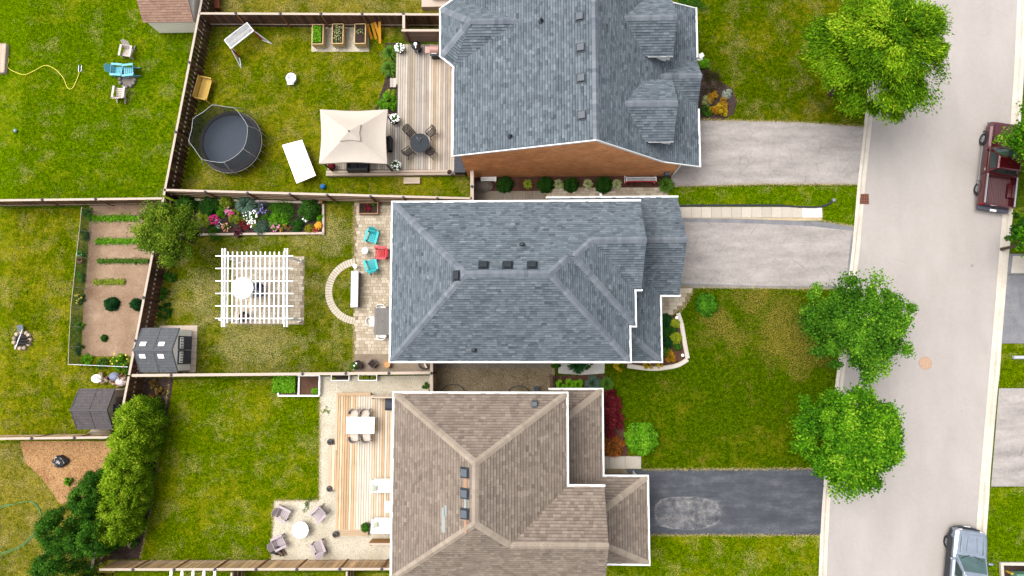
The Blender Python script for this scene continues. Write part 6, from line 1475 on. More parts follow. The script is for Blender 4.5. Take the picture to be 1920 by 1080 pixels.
def wheel(t, x, y, r, wd):
    prof = [(r*.62, -wd/2), (r*.9, -wd/2), (r, -wd/2+.03), (r, wd/2-.03), (r*.9, wd/2), (r*.62, wd/2)]
    b = MB().lathe((0, 0, 0), prof, 22, cap=False); M = Ry(math.pi/2); b.v = [M @ v+V3(x, y, r) for v in b.v]; o = b.build('wheel', m_tyre, t)
    s = 1 if x > 0 else -1; b = MB().lathe((0, 0, 0), [(r*.63, -.05), (r*.63, wd/2-.02), (r*.56, wd/2-.03), (r*.52, wd/2-.08), (0, wd/2-.07)], 22, cap=False); b.v = [M @ V3(v.x, v.y, v.z*1)+V3(0, 0, 0) for v in b.v]
    if s < 0: b.v = [V3(-v.x, v.y, v.z) for v in b.v]
    b.v = [v+V3(x, y, r) for v in b.v]; b.build('rim', plain('rim_shadow', C(120, 122, 128), .1), o)
    sp = MB()
    for k in range(6):
        a_ = k*math.pi/3+.2; sp.box(V3(x+s*(wd/2-.035), y+r*.3*math.cos(a_), r+r*.3*math.sin(a_)), (.03, r*.56, r*.17), Rx(a_))
    sp.build('spokes', m_rim, o, kind='stuff')
def glass(t, name, q, m, parent=None, off=.006):
    q = [Vector(p) for p in q]; n = (q[1]-q[0]).cross(q[2]-q[0]).normalized(); 
    c = sum(q, Vector())/len(q)
    if n.dot(c-V3(0, 0, .6)) < 0: n = -n
    b = MB().add([p+n*off for p in q], [tuple(range(len(q)))]); b.add([p+n*(off-.03) for p in q], [tuple(reversed(range(len(q))))]); return b.build(name, m, t)
def pickup():
    t = thing('pickup_truck', 'dark red pickup truck with open ribbed bed parked across the road', 'truck'); m = paint('maroon_paint', C(88, 10, 20, 1.9)); W = .92
    MB().loft([csec(2.55, .78, .45, .82, .6), csec(2.48, .84, .38, .95, .7), csec(2.2, .9, .36, 1.0, .76), csec(1.0, W, .36, 1.06, .8), csec(.8, W, .36, 1.08, .84), csec(-.62, W, .36, 1.10, .86)]).build('body', m, t, bevel=.02)
    for s in (-1, 1): MB().loft([[V3(s*x, y, z) for x, z in ((.90, .4), (.94, .6), (.93, 1.0), (.90, 1.1), (.80, 1.1), (.80, .5))] for y in (-.66, -2.45)]).build('bed_side', m, t)
    MB().box((0, -1.55, .56), (1.6, 1.8, .06)).build('bed_floor', plain('bed_floor', C(112, 70, 72), .3, 8), t)
    lin_ = MB()
    for i in range(12): lin_.box((-.52+.095*i, -1.6, .62), (.05, 1.6, .05))
    lin_.build('bed_liner', plain('ribbed_liner', C(120, 88, 90), .3, 10), t, kind='stuff')
    for s in (-1, 1): MB().box((s*.69, -1.42, .68), (.24, .86, .26)).build('wheel_well', m, t, bevel=.04)
    for s in (-1, 1): MB().bar(V3(s*.1, .93, 1.09), V3(s*.6, .75, 1.22), .025, .02).build('wiper', m_black, t); MB().bar(V3(s*.74, .98, 1.08), V3(s*.66, 2.3, .99), .02, .03).build('panel_gap', m_black, t)
    MB().box((0, -.68, .85), (1.62, .06, .5)).build('bed_front', m, t); tg = MB().box((0, -2.47, .82), (1.66, .07, .56)).build('tailgate', m, t); MB().box((0, -2.52, .9), (.3, .03, .08)).build('handle', m_black, tg)
    for s in (-1, 1): MB().box((s*.84, -1.56, 1.12), (.08, 1.75, .03)).build('bed_rail', m_rim, t)
    gh = [[V3(x*s, y, z) for x, y, z in ()] for s in ()]
    # greenhouse: rings of 4 from belt to roof
    belt = [V3(-.82, -.6, 1.08), V3(.82, -.6, 1.08), V3(.84, .92, 1.06), V3(-.84, .92, 1.06)]; mid = [V3(-.68, -.5, 1.6), V3(.68, -.5, 1.6), V3(.66, .3, 1.6), V3(-.66, .3, 1.6)]; top = [V3(-.58, -.42, 1.67), V3(.58, -.42, 1.67), V3(.56, .2, 1.67), V3(-.56, .2, 1.67)]
    MB().loft([belt, mid, top]).build('cab', m, t, bevel=.02)
    L = lambda a, b, k: a+(b-a)*k
    def pane(i, j, k0, k1, e): return [L(L(belt[i], belt[j], e), L(mid[i], mid[j], e), k0), L(L(belt[i], belt[j], 1-e), L(mid[i], mid[j], 1-e), k0), L(L(belt[i], belt[j], 1-e), L(mid[i], mid[j], 1-e), k1), L(L(belt[i], belt[j], e), L(mid[i], mid[j], e), k1)]
    glass(t, 'windscreen', pane(2, 3, .06, .94, .06), m_wind); glass(t, 'rear_window', pane(0, 1, .12, .9, .08), m_winds); glass(t, 'side_window', pane(3, 0, .1, .88, .12), m_winds); glass(t, 'side_window', pane(1, 2, .1, .88, .12), m_winds)
    for s in (-1, 1):
        MB().box((s*.55, 2.5, .72), (.4, .1, .2)).build('headlight', m_rim, t); MB().box((s*.86, -2.42, .8), (.1, .14, .36)).build('tail_light', plain('tail_red', C(222, 20, 30), .05, rough=.2), t)
        mi = MB().box((s*1.02, .72, 1.12), (.2, .1, .14)).build('mirror', m, t, bevel=.02)
        dr = MB().box((s*.925, .1, .78), (.012, 1.25, .5)).build('door', m, t); MB().box((s*.94, -.4, .92), (.03, .14, .04)).build('handle', m_rim, dr)
        MB().box((s*.94, .0, .44), (.03, 2.4, .05)).build('side_trim', m_rim, t)
    MB().box((0, 2.56, .5), (1.6, .16, .2)).build('front_bumper', m_rim, t); rb_ = MB().box((0, -2.6, .5), (1.75, .2, .16)).build('rear_bumper', plain('grey_bumper', C(88, 90, 104), .1), t); MB().box((0, -2.66, .55), (.34, .1, .14)).build('plate', m_cushw, t)
    for x in (-.8, .8):
        for y in (1.6, -1.42): wheel(t, x, y, .36, .24)
    for s in (-1, 1):
        for y in (1.6, -1.42): MB().tube([V3(s*.925, y+.44*math.cos(a_), .36+.44*math.sin(a_)) for a_ in [math.pi*k/10 for k in range(11)]], .035, 6).build('wheel_arch', m_black, t)
    return t
def suv():
    t = thing('suv', 'silver blue car with dark lower sides parked at the bottom right', 'car'); m = paint('silver_paint', C(168, 182, 200, 2.2), .3, .35); md = plain('charcoal_bodywork', C(62, 66, 72), .1, rough=.35); W = .93
    MB().loft([csec(2.34, .7, .5, .86, .5), csec(2.25, .84, .42, .98, .66), csec(1.9, .9, .4, 1.04, .72), csec(1.0, W, .4, 1.1, .8), csec(-1.9, W, .4, 1.12, .84), csec(-2.3, .86, .45, 1.05, .78)]).build('body', m, t, bevel=.02)
    for s in (-1, 1): MB().box((s*.925, .0, .62), (.05, 3.6, .5)).build('door_panel', md, t, bevel=.02)  # dark panel along each lower side
    MB().prism([(-.9, 1.9), (-.86, 2.18), (-.66, 2.36), (-.3, 2.44), (.3, 2.44), (.66, 2.36), (.86, 2.18), (.9, 1.9)], .34, .7).build('front_bumper', md, t, bevel=.03); MB().prism([(-.6, 2.2), (-.5, 2.38), (.5, 2.38), (.6, 2.2)], .7, .86).build('grille', m_black, t); MB().box((0, 2.45, .52), (.34, .02, .12)).build('plate', m_cushw, t); MB().box((0, -2.3, .5), (1.7, .2, .3)).build('rear_bumper', md, t, bevel=.03)
    belt = [V3(-.82, -2.15, 1.1), V3(.82, -2.15, 1.1), V3(.84, 1.0, 1.08), V3(-.84, 1.0, 1.08)]; mid = [V3(-.66, -1.75, 1.62), V3(.66, -1.75, 1.62), V3(.66, .2, 1.62), V3(-.66, .2, 1.62)]; top = [V3(-.56, -1.6, 1.7), V3(.56, -1.6, 1.7), V3(.55, .05, 1.7), V3(-.55, .05, 1.7)]
    MB().loft([belt, mid, top]).build('cabin', m, t, bevel=.02)
    L = lambda a, b, k: a+(b-a)*k
    def pane(i, j, k0, k1, e0, e1): return [L(L(belt[i], belt[j], e), L(mid[i], mid[j], e), k) for e, k in ((e0, k0), (e1, k0), (e1, k1), (e0, k1))]
    glass(t, 'windscreen', pane(2, 3, .05, .96, .05, .95), m_wind); glass(t, 'rear_window', pane(0, 1, .1, .9, .06, .94), m_winds)
    for i, j in ((3, 0), (1, 2)):
        for e0, e1 in ((.08, .34), (.37, .63), (.66, .92)): glass(t, 'side_window', pane(i, j, .1, .88, e0, e1), m_winds)
    MB().box((0, -.6, 1.705), (.86, 1.0, .02)).build('roof_panel', plain('grey_roof_glass', C(120, 124, 136), .05, rough=.1, spec=.7), t)
    hd = MB().box((0, 1.62, 1.065), (1.2, 1.0, .03), Rx(-.06)).build('bonnet', m, t, bevel=.02); 
    for s in (-1, 1):
        MB().bar(V3(s*.3, 1.2, 1.105), V3(s*.24, 2.0, 1.055), .015, .015).build('crease', md, hd); MB().bar(V3(s*.62, 1.1, 1.098), V3(s*.58, 2.1, 1.035), .02, .03).build('panel_gap', m_black, hd); MB().bar(V3(s*.1, 1.02, 1.11), V3(s*.62, .82, 1.24), .025, .02).build('wiper', m_black, t); MB().box((s*.935, -.2, 1.0), (.02, .16, .04)).build('door_handle', m_rim, t)
        MB().box((s*.62, 2.2, .86), (.34, .22, .12), Rz(-s*.4)).build('headlight', plain('lamp_white', C(250, 236, 240), .05, rough=.15), t, bevel=.02); mi = MB().box((s*1.03, .72, 1.16), (.24, .12, .14)).build('mirror', m, t, bevel=.03)
        for y in (1.42, -1.42): MB().tube([V3(s*.92, y+.45*math.cos(a_), .37+.45*math.sin(a_)) for a_ in [math.pi*k/10 for k in range(11)]], .05, 6).build('wheel_arch', md, t)
        MB().bar(V3(s*.62, -1.5, 1.7), V3(s*.62, .1, 1.69), .05, .05).build('roof_rail', m_rim, t)
    MB().box((0, 1.62, 1.085), (.36, .18, .03), Rx(-.06)).build('bonnet_scoop', m, hd)
    for x in (-.82, .82):
        for y in (1.42, -1.42): wheel(t, x, y, .38, .25)
    return t
tk_ = pickup(); fw, rw = P(1846, 262, .36), P(1836, 350, .36); hd_ = (fw-rw); hd_.z = 0; hd_.normalize(); rt = V3(hd_.y, -hd_.x, 0)
ctr = (fw+rw)/2+rt*.86-hd_*.09; tk_.location = (ctr.x, ctr.y, -.1); tk_.rotation_euler = (0, 0, math.atan2(hd_.y, hd_.x)-math.pi/2)
sv = suv(); fw = P(1779, 1017, .38); hd_ = P(1838, 920)-P(1824, 1080); hd_.z = 0; hd_.normalize(); rt = V3(hd_.y, -hd_.x, 0); ctr = fw+rt*.9-hd_*1.42
sv.location = (ctr.x, ctr.y, -.1); sv.rotation_euler = (0, 0, math.atan2(hd_.y, hd_.x)-math.pi/2)
# ================================================================ TREES, SHRUBS, FLOWERS, GRASS
m_bark = plain('tree_bark', C(92, 78, 64), .3, 14, bump=.5)
m_stem = plain('green_stem', C(92, 92, 50), .2)
def leaves(name, cen, size, tone, mat, parent=None, aspect=.55, upbias=.6, dirs=None, kind=None):
    V, Fq = leaf_quads(cen, size, aspect, upbias, dirs); return npmesh(name, V, Fq, mat, parent, tone=tone, kind=kind)
def tree(name, label, px, py, zc, rx, rz_, n_cl, n_lf, mat, leaf=.17, aspect=.6, cl_r=.5, lobes=7, rough=.18, base=None, low=.25, elong=False, seed=0):
    """crown: clumps of leaves spread over an uneven ellipsoid; trunk and limbs lead into them"""
    r_ = np.random.default_rng(seed+5); c = P(px, py, zc); b0 = Vector((c.x, c.y, 0)) if base is None else P(*base)
    t = thing(name, label, 'tree', (b0.x, b0.y, 0))
    d = r_.normal(size=(n_cl, 3)); d[:, 2] = d[:, 2]*.8+low; d /= np.linalg.norm(d, axis=1)[:, None]
    ph = r_.random((lobes, 3))*2-1; ph /= np.linalg.norm(ph, axis=1)[:, None]; amp = r_.random(lobes)
    lob = 1+rough*(np.max((d @ ph.T)*(.6+.4*amp), axis=1)-.55)*2+r_.normal(size=n_cl)*rough*.35
    lob = np.clip(lob, .72, 1.0+rough*.55); rad = (.45+.55*r_.random(n_cl)**.5)*lob
    cc_ = d*rad[:, None]*np.array([rx, rx, rz_])+np.array(c)
    k5 = n_cl//5; a5 = r_.random(k5)*6.283; q5 = np.sqrt(r_.random(k5))*.55      # clumps that close the top of the crown
    cc_[:k5] = np.column_stack([c.x+rx*q5*np.cos(a5), c.y+rx*q5*np.sin(a5), c.z+rz_*(.45+.4*r_.random(k5))])
    ctone = np.clip(.12+.62*r_.random(n_cl), 0, 1)
    k = n_lf//n_cl; idx = np.repeat(np.arange(n_cl), k); n = len(idx)
    st = .65+.7*r_.random((n_cl, 3)); o_ = np.clip(r_.normal(size=(n, 3))*.46, -1.2, 1.2)*st[idx]*np.array([1, 1, .6])*(cl_r*(.6+.8*r_.random(n_cl)))[idx][:, None]*1.15
    if elong: o_[:, 2] *= .6
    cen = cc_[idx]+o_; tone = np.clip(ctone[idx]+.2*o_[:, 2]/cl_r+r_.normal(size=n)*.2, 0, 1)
    dirs = (cen-np.array(c)); dirs[:, 2] *= .3; dirs = dirs/np.linalg.norm(dirs, axis=1)[:, None] if elong else None
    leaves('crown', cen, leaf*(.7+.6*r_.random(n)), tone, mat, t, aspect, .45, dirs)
    fork = Vector((b0.x*.6+c.x*.4, b0.y*.6+c.y*.4, max(.8, zc-rz_*.75))); tr = MB().tube([b0, b0*.5+fork*.5+V3(.03, .02, 0), fork, Vector(c)+V3(0, 0, rz_*.2)], [rx*.055+.03, rx*.045+.02, rx*.038+.02, .03], 8).build('trunk', m_bark, t)
    for i in r_.choice(n_cl, min(14, n_cl), replace=False):
        e = Vector(cc_[i]); s = fork+(Vector(c)-fork)*r_.random()*.5; MB().tube([s, s*.5+e*.5+V3(0, 0, .15), e], [.05, .035, .012], 5).build('limb', m_bark, tr)
    return t
lf_loc = leafmat('locust_leaf', C(48, 104, 2), C(150, 204, 16), .25, C(218, 240, 60)); lf_map = leafmat('maple_leaf', C(32, 84, 12), C(112, 178, 34), .25, C(170, 216, 60)); lf_map2 = leafmat('linden_leaf', C(34, 92, 6), C(118, 190, 20), .25, C(186, 228, 56))
lf_lil = leafmat('lilac_leaf', C(44, 84, 6), C(142, 176, 34), .2, C(196, 212, 70)); lf_ced = leafmat('cedar_leaf', C(50, 100, 2), C(160, 206, 24), .25, C(208, 232, 60)); lf_dk = leafmat('dark_cedar_leaf', C(18, 58, 6), C(68, 128, 22), .2, C(108, 164, 42))
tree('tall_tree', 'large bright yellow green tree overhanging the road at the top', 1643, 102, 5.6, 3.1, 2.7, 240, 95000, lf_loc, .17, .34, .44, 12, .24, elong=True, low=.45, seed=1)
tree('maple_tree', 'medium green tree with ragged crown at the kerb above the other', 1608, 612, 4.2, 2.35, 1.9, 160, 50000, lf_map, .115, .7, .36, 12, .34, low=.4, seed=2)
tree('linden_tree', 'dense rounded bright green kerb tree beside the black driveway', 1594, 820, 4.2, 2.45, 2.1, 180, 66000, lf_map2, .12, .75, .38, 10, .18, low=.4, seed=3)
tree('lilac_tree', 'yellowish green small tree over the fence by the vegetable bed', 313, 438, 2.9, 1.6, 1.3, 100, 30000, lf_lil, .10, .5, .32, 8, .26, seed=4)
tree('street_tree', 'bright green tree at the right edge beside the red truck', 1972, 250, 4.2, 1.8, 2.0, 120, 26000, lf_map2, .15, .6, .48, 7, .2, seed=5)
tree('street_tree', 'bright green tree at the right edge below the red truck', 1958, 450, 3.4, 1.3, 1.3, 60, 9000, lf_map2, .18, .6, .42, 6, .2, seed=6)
def cedar(label, px, py, hgt, r, mat, n, seed, name='cedar_tree'):
    r_ = np.random.default_rng(seed); p = P(px, py, hgt*.6); b0 = V3(p.x, p.y, 0); t = thing(name, label, 'tree', b0)
    n_cl = 130; h_ = r_.random(n_cl)**.8; a_ = r_.random(n_cl)*6.283; prof = np.where(h_ < .3, .8+.2*h_/.3, np.sqrt(np.clip(1-((h_-.3)/.72)**2, 0, 1)))
    rr = r*prof*(.72+.3*r_.random(n_cl)); cc_ = np.column_stack([b0.x+rr*np.cos(a_), b0.y+rr*np.sin(a_), .15+h_*hgt])
    k = n//n_cl; idx = np.repeat(np.arange(n_cl), k); m_ = len(idx); o_ = np.clip(r_.normal(size=(m_, 3)), -2.2, 2.2)*np.array([.11, .11, .17]); cen = cc_[idx]+o_
    d_ = np.column_stack([np.cos(a_), np.sin(a_), np.full(n_cl, .9)])[idx]
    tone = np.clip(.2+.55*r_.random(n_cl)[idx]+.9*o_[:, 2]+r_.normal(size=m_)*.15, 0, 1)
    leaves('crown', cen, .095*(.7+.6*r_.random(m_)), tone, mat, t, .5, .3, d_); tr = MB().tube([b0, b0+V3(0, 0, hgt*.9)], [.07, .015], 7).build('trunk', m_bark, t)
    return t
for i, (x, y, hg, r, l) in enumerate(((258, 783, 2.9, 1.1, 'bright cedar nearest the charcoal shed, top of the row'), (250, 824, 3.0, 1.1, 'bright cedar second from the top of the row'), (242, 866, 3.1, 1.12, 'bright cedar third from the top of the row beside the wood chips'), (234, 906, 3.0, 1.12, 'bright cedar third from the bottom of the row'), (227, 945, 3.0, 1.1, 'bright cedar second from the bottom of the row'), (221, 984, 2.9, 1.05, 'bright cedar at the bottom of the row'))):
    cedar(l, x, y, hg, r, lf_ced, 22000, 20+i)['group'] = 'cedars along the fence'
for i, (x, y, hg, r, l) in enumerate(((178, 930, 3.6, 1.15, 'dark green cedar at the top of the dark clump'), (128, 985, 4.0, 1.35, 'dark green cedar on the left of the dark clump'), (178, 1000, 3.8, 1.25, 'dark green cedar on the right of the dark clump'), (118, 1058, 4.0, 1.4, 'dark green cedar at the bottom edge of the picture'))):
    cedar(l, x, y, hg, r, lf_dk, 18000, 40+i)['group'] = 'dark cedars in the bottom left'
cedar('dark young cedar between the wood chips and the bright row', 190, 900, 2.2, .6, lf_dk, 3500, 50)

# ---- shrubs and flowers: one thing each
_core = {}
def shrub(name, label, px, py, r, hgt, mat, n=1500, leaf=.08, kind='globe', z=0.0, cat='shrub', group=None, sy=1.0, flower=None, nf=40, fs=.08, aspect=.55, fz=1.0, squash=1.0):
    p = P(px, py, z+hgt*.6); b0 = V3(p.x, p.y, z); n = int(n)
    if group == 'plants in the mixed flower bed' and kind != 'globe': r *= 1.4; n = int(n*2.2); fs *= .8
    t = thing(name, label, cat, b0, group)
    if kind == 'globe':
        d = ball(n, .8); d[:, 2] = np.abs(d[:, 2])*1.08-.08; lum = 1+.10*np.sin(d[:, 0]*5+px)*np.cos(d[:, 1]*5+py)+.06*np.sin(d[:, 1]*13+px)+rng.normal(size=n)*.045
        cen = np.array(b0)+d*np.array([r, r*sy, hgt])*lum[:, None]; cen[:, 2] = np.maximum(cen[:, 2], z+.03); tone = np.clip(.5+.12*d[:, 2]+.15*np.sin(d[:, 0]*7+py)+rng.normal(size=n)*.24, 0, 1); dirs = d.copy()
        f = leaves('foliage', cen, leaf*(.7+.6*rng.random(n)), tone, mat, t, aspect, .5, dirs)
        core = MB().lathe(b0, [(r*.66, .0), (r*.74, hgt*.3), (r*.52, hgt*.56), (r*.2, hgt*.66), (0, hgt*.66)], 14, cap=False, sy=sy); core.build('dark_core', plain('core_shade', C(34, 58, 16), .3, 12), t)  # solid dark core blocks see-through; the shrub's inner shade is its colour
    elif kind == 'loose':
        n_cl = max(6, int(n/70)); d = ball(n_cl, .35); d[:, 2] = np.abs(d[:, 2]); cc_ = np.array(b0)+d*np.array([r, r*sy, hgt])*.88
        idx = np.repeat(np.arange(n_cl), n//n_cl); m_ = len(idx); o_ = ball(m_)*r*.3; cen = cc_[idx]+o_; cen[:, 2] = np.maximum(cen[:, 2], z+.03)
        tone = np.clip(.25+.3*rng.random(n_cl)[idx]+.25*(cen[:, 2]-z)/hgt+rng.normal(size=m_)*.14, 0, 1); leaves('foliage', cen, leaf*(.7+.6*rng.random(m_)), tone, mat, t, aspect, .5)
        for k in range(4): e = Vector(cc_[k % n_cl]); MB().tube([b0, e], [.02, .008], 5).build('stem', m_stem, t)
    elif kind == 'rosette':   # broad leaves or blades arching out of the middle
        th = rng.random(n)*6.283; el = rng.random(n)**.7; L = r*(.55+.5*el); b = MB(); V = []; Fq = []; tn = []
        w_ = leaf
        for i in range(n):
            ca, sa = math.cos(th[i]), math.sin(th[i]); h0 = hgt*(1.15-el[i]*.8); k = len(V)
            pts = [(.05, .02), (.45, h0*.8), (.8, h0), (1.0, h0*.72)]
            for j, (f_, zz) in enumerate(pts):
                ww = w_*(.3, 1, .8, .08)[j]*.5; bx, by = b0.x+ca*L[i]*f_, b0.y+sa*L[i]*f_*sy; V += [(bx-sa*ww, by+ca*ww, z+zz+.01), (bx+sa*ww, by-ca*ww, z+zz+.01)]
            for j in range(3): Fq.append((k+2*j, k+2*j+1, k+2*j+3, k+2*j+2)); tn.append(min(1, max(0, .3+.35*random.random()+.2*(1-el[i])+.1*j)))
        npmesh('foliage', V, Fq, mat, t, tone=tn)
    if flower is not None:
        d = ball(nf, .7); d[:, 2] = np.abs(d[:, 2])*.6+.5; cen = np.array(b0)+d*np.array([r*.92, r*.92*sy, hgt*fz]); V, Fq = [], []
        a6 = np.linspace(0, 2*math.pi, 7)[:-1]
        for q in cen:
            k = len(V); s = fs*random.uniform(.7, 1.2); V.append(tuple(q+np.array([0, 0, .02]))); V += [(q[0]+s*math.cos(a_), q[1]+s*math.sin(a_), q[2]+random.uniform(-.02, .02)) for a_ in a6]; Fq += [(k, k+1+j, k+1+(j+1) % 6) for j in range(6)]
        npmesh('blossom', V, Fq, flower, t, kind='stuff')
    return t
G = lambda nm, d, l, tip=None: leafmat(nm, C(*d), C(*l), .25, C(*tip) if tip else None)
l_box = G('boxwood_leaf', (26, 70, 18), (92, 150, 46)); l_hyd = G('hydrangea_leaf', (18, 58, 18), (70, 128, 36)); l_lime = G('lime_leaf', (96, 130, 20), (196, 214, 70)); l_blue = G('blue_green_leaf', (24, 62, 44), (128, 164, 140)); l_mid = G('mid_leaf', (30, 74, 16), (96, 158, 38)); l_bright = G('bright_leaf', (40, 100, 8), (132, 206, 30), (170, 230, 60)); l_dk = G('deep_leaf', (12, 50, 22), (52, 116, 54)); l_yel = G('yellow_leaf', (150, 120, 10), (246, 214, 40), (255, 236, 90)); l_or = G('orange_leaf', (120, 90, 14), (226, 170, 40), (246, 206, 70)); l_red = G('maroon_leaf', (60, 10, 18), (160, 52, 62), (196, 88, 84)); l_vari = G('variegated_leaf', (72, 110, 40), (214, 224, 150), (244, 246, 220)); l_silver = G('silver_leaf', (110, 130, 110), (220, 228, 214)); l_grassy = G('grassy_leaf', (44, 88, 20), (120, 170, 56)); l_drk2 = G('plum_leaf', (40, 12, 22), (104, 36, 52)); l_brn = G('dry_leaf', (96, 74, 30), (186, 150, 84))
f_w = plain('white_petal', (.8, .8, .78, 1), .05); f_mag = plain('magenta_petal', C(226, 22, 128), .1); f_pink = plain('pink_petal', C(244, 150, 186), .1); f_or = plain('orange_petal', C(255, 176, 30), .08); f_pur = plain('violet_petal', C(150, 130, 220), .1); f_red = plain('red_petal', C(206, 40, 48), .1); f_cor = plain('coral_petal', C(250, 170, 140), .1); f_yel = plain('yellow_petal', C(250, 226, 80), .08)
# mixed flower bed
FB = 'plants in the mixed flower bed'; BZ = .06
for a_ in (('globe_shrub', 'dark green clipped globe at the left of the flower bed', 344, 383, .62, .95, l_box, 3600, .07, 'globe'), ('globe_shrub', 'green clipped globe at the right of the flower bed', 577, 391, .66, .95, l_box, 3800, .07, 'globe'), ('lime_shrub', 'round lime yellow hydrangea against the rails', 422, 376, .42, .7, l_lime, 1500, .09, 'globe'), ('spiky_plant', 'silvery blue spiky plant against the rails', 459, 383, .5, .5, l_blue, 110, .055, 'rosette'), ('leafy_shrub', 'dark leafy shrub between the globe and the lime hydrangea', 391, 386, .5, .6, l_hyd, 1400, .09, 'loose'), ('leafy_shrub', 'yellow green leafy shrub left of the magenta flowers', 382, 409, .42, .5, l_lime, 900, .09, 'loose'), ('leafy_shrub', 'dark feathery plant left of the right globe', 527, 393, .62, .45, l_mid, 1500, .07, 'loose'), ('leafy_shrub', 'bright low mound in the middle right of the bed', 520, 410, .5, .35, l_bright, 1200, .07, 'loose'), ('leafy_shrub', 'blue grey mound spilling over the front timber', 489, 427, .5, .35, l_blue, 1400, .05, 'globe'), ('leafy_shrub', 'lime mound in the middle of the bed', 440, 406, .34, .4, l_lime, 600, .07, 'loose'), ('leafy_shrub', 'green clump above the magenta flowers', 412, 394, .3, .4, l_bright, 600, .08, 'loose'), ('leafy_shrub', 'low green mat over the front timber at the left', 402, 435, .42, .2, l_mid, 900, .05, 'loose'), ('leafy_shrub', 'green gold mound beside the orange flowers', 579, 429, .3, .35, G('green_gold_leaf', (100, 120, 14), (206, 190, 40)), 900, .05, 'globe'), ('leafy_shrub', 'dark green clump at the right front of the bed', 556, 421, .36, .35, l_hyd, 800, .07, 'loose'), ('leafy_shrub', 'small green clump in the middle front of the bed', 500, 408, .26, .3, l_mid, 500, .07, 'loose'), ('leafy_shrub', 'green clump below the right globe near the corner', 598, 408, .24, .3, l_bright, 450, .07, 'loose')):
    shrub(*a_, z=BZ, group=FB)
for a_, fl, nf, fs, kd in ((('flowering_plant', 'magenta flowering plant at the left front of the bed', 401, 412, .26, .35, l_mid, 300, .06), f_mag, 60, .07, 'loose'), (('flowering_plant', 'silver leaved plant beside the magenta flowers', 408, 419, .22, .25, l_silver, 350, .06), f_w, 12, .04, 'loose'), (('flowering_plant', 'pink and white flowering plant below the lime hydrangea', 429, 395, .22, .35, l_mid, 250, .06), f_pink, 26, .06, 'loose'), (('flowering_plant', 'small magenta peony in the middle of the bed', 434, 402, .17, .35, l_mid, 180, .06), f_mag, 20, .06, 'loose'), (('flowering_plant', 'coral rose near the front timber', 424, 426, .22, .3, l_mid, 250, .06), f_cor, 22, .06, 'loose'), (('flowering_plant', 'white daisy patch in the middle of the bed', 468, 405, .42, .35, l_mid, 700, .06), f_w, 40, .06, 'loose'), (('flowering_plant', 'white flowers at the front of the daisy patch', 472, 418, .24, .3, l_lime, 300, .06), f_w, 18, .06, 'loose'), (('flowering_plant', 'violet iris patch beside the spiky plant', 489, 390, .34, .5, l_blue, 450, .06), f_pur, 14, .07, 'loose'), (('flowering_plant', 'dark plum plant on the front timber', 446, 435, .24, .3, l_drk2, 350, .06), f_drk if False else plain('plum_petal', C(96, 24, 48), .2), 24, .06, 'loose'), (('flowering_plant', 'red leaved plant in the centre front of the bed', 459, 420, .3, .35, l_red, 450, .07), f_red, 14, .05, 'loose'), (('flowering_plant', 'pink flowering plant at the right front of the bed', 517, 426, .22, .3, l_mid, 250, .06), f_pink, 26, .06, 'loose'), (('flowering_plant', 'round orange marigold clump in the bed corner', 597, 423, .25, .35, l_or, 300, .05), f_or, 90, .05, 'globe'), (('flowering_plant', 'red flowers below the marigolds in the corner', 592, 432, .16, .2, l_mid, 150, .05), f_red, 24, .04, 'loose'), (('flowering_plant', 'small white flowers under the right globe', 573, 411, .16, .3, l_silver, 150, .05), f_w, 16, .05, 'loose'), (('flowering_plant', 'brownish bronze plant beside the right pink flowers', 532, 428, .26, .25, l_brn, 300, .06), f_or, 6, .04, 'loose')):
    shrub(*a_, kind=kd, z=BZ, group=FB, flower=fl, nf=nf, fs=fs, cat='flowers')
# vegetable bed
for px0, px1, y, w_, lbl, mt in ((168, 262, 410, .3, 'row of leafy vegetables at the top of the soil bed', l_bright), (181, 264, 453, .24, 'row of leafy vegetables, second from the top', l_bright), (184, 280, 490, .2, 'thin row of fine leaved vegetables, third from the top', l_grassy), (177, 236, 529, .24, 'short yellow green row, fourth from the top', l_lime)):
    a_, b_ = P(px0, y), P(px1, y); n = int((b_.x-a_.x)*420); cen = np.column_stack([a_.x+(b_.x-a_.x)*rng.random(n), a_.y+rng.normal(size=n)*w_*.38, .03+.16*rng.random(n)])
    o = leaves('vegetable_row', cen, .1*(.6+.7*rng.random(n)), np.clip(.3+2.2*(cen[:, 2])+rng.normal(size=n)*.15, 0, 1), mt); props(o, lbl, 'vegetables', 'rows in the vegetable bed')
shrub('peony_bush', 'dark green round bush on the soil, left one', 205, 570, .42, .65, l_dk, 1600, .09, 'globe', .02); shrub('peony_bush', 'dark green round bush on the soil beside the fence', 252, 570, .36, .6, l_dk, 1300, .09, 'globe', .02); shrub('peony_bush', 'tiny dark bush near the bottom of the soil bed', 194, 634, .22, .25, l_hyd, 500, .07, 'globe', .02)
for i, (x, y, r) in enumerate(((160, 400, .4), (154, 440, .4), (150, 520, .35), (148, 560, .35), (146, 610, .35), (144, 655, .35), (165, 676, .5), (190, 680, .5), (222, 676, .6), (225, 690, .6))):
    shrub('weed_clump', ['tall weeds at the top corner inside the netting', 'weeds inside the netting above the buckets', 'weeds inside the netting below the buckets', 'weeds inside the netting at mid length', 'weeds inside the netting in its lower half', 'weeds inside the netting near its bottom corner', 'weeds along the bottom netting, left clump', 'weeds along the bottom netting, middle clump', 'tall flowering weeds at the shed end of the bottom netting', 'bushy weeds above the wood pile'][i], x, y, r, .35, l_grassy if i % 2 else l_bright, 700, .08, 'loose', .0, 'weeds', 'weeds along the netting', flower=f_yel if i in (3, 8) else None, nf=10, fs=.06)
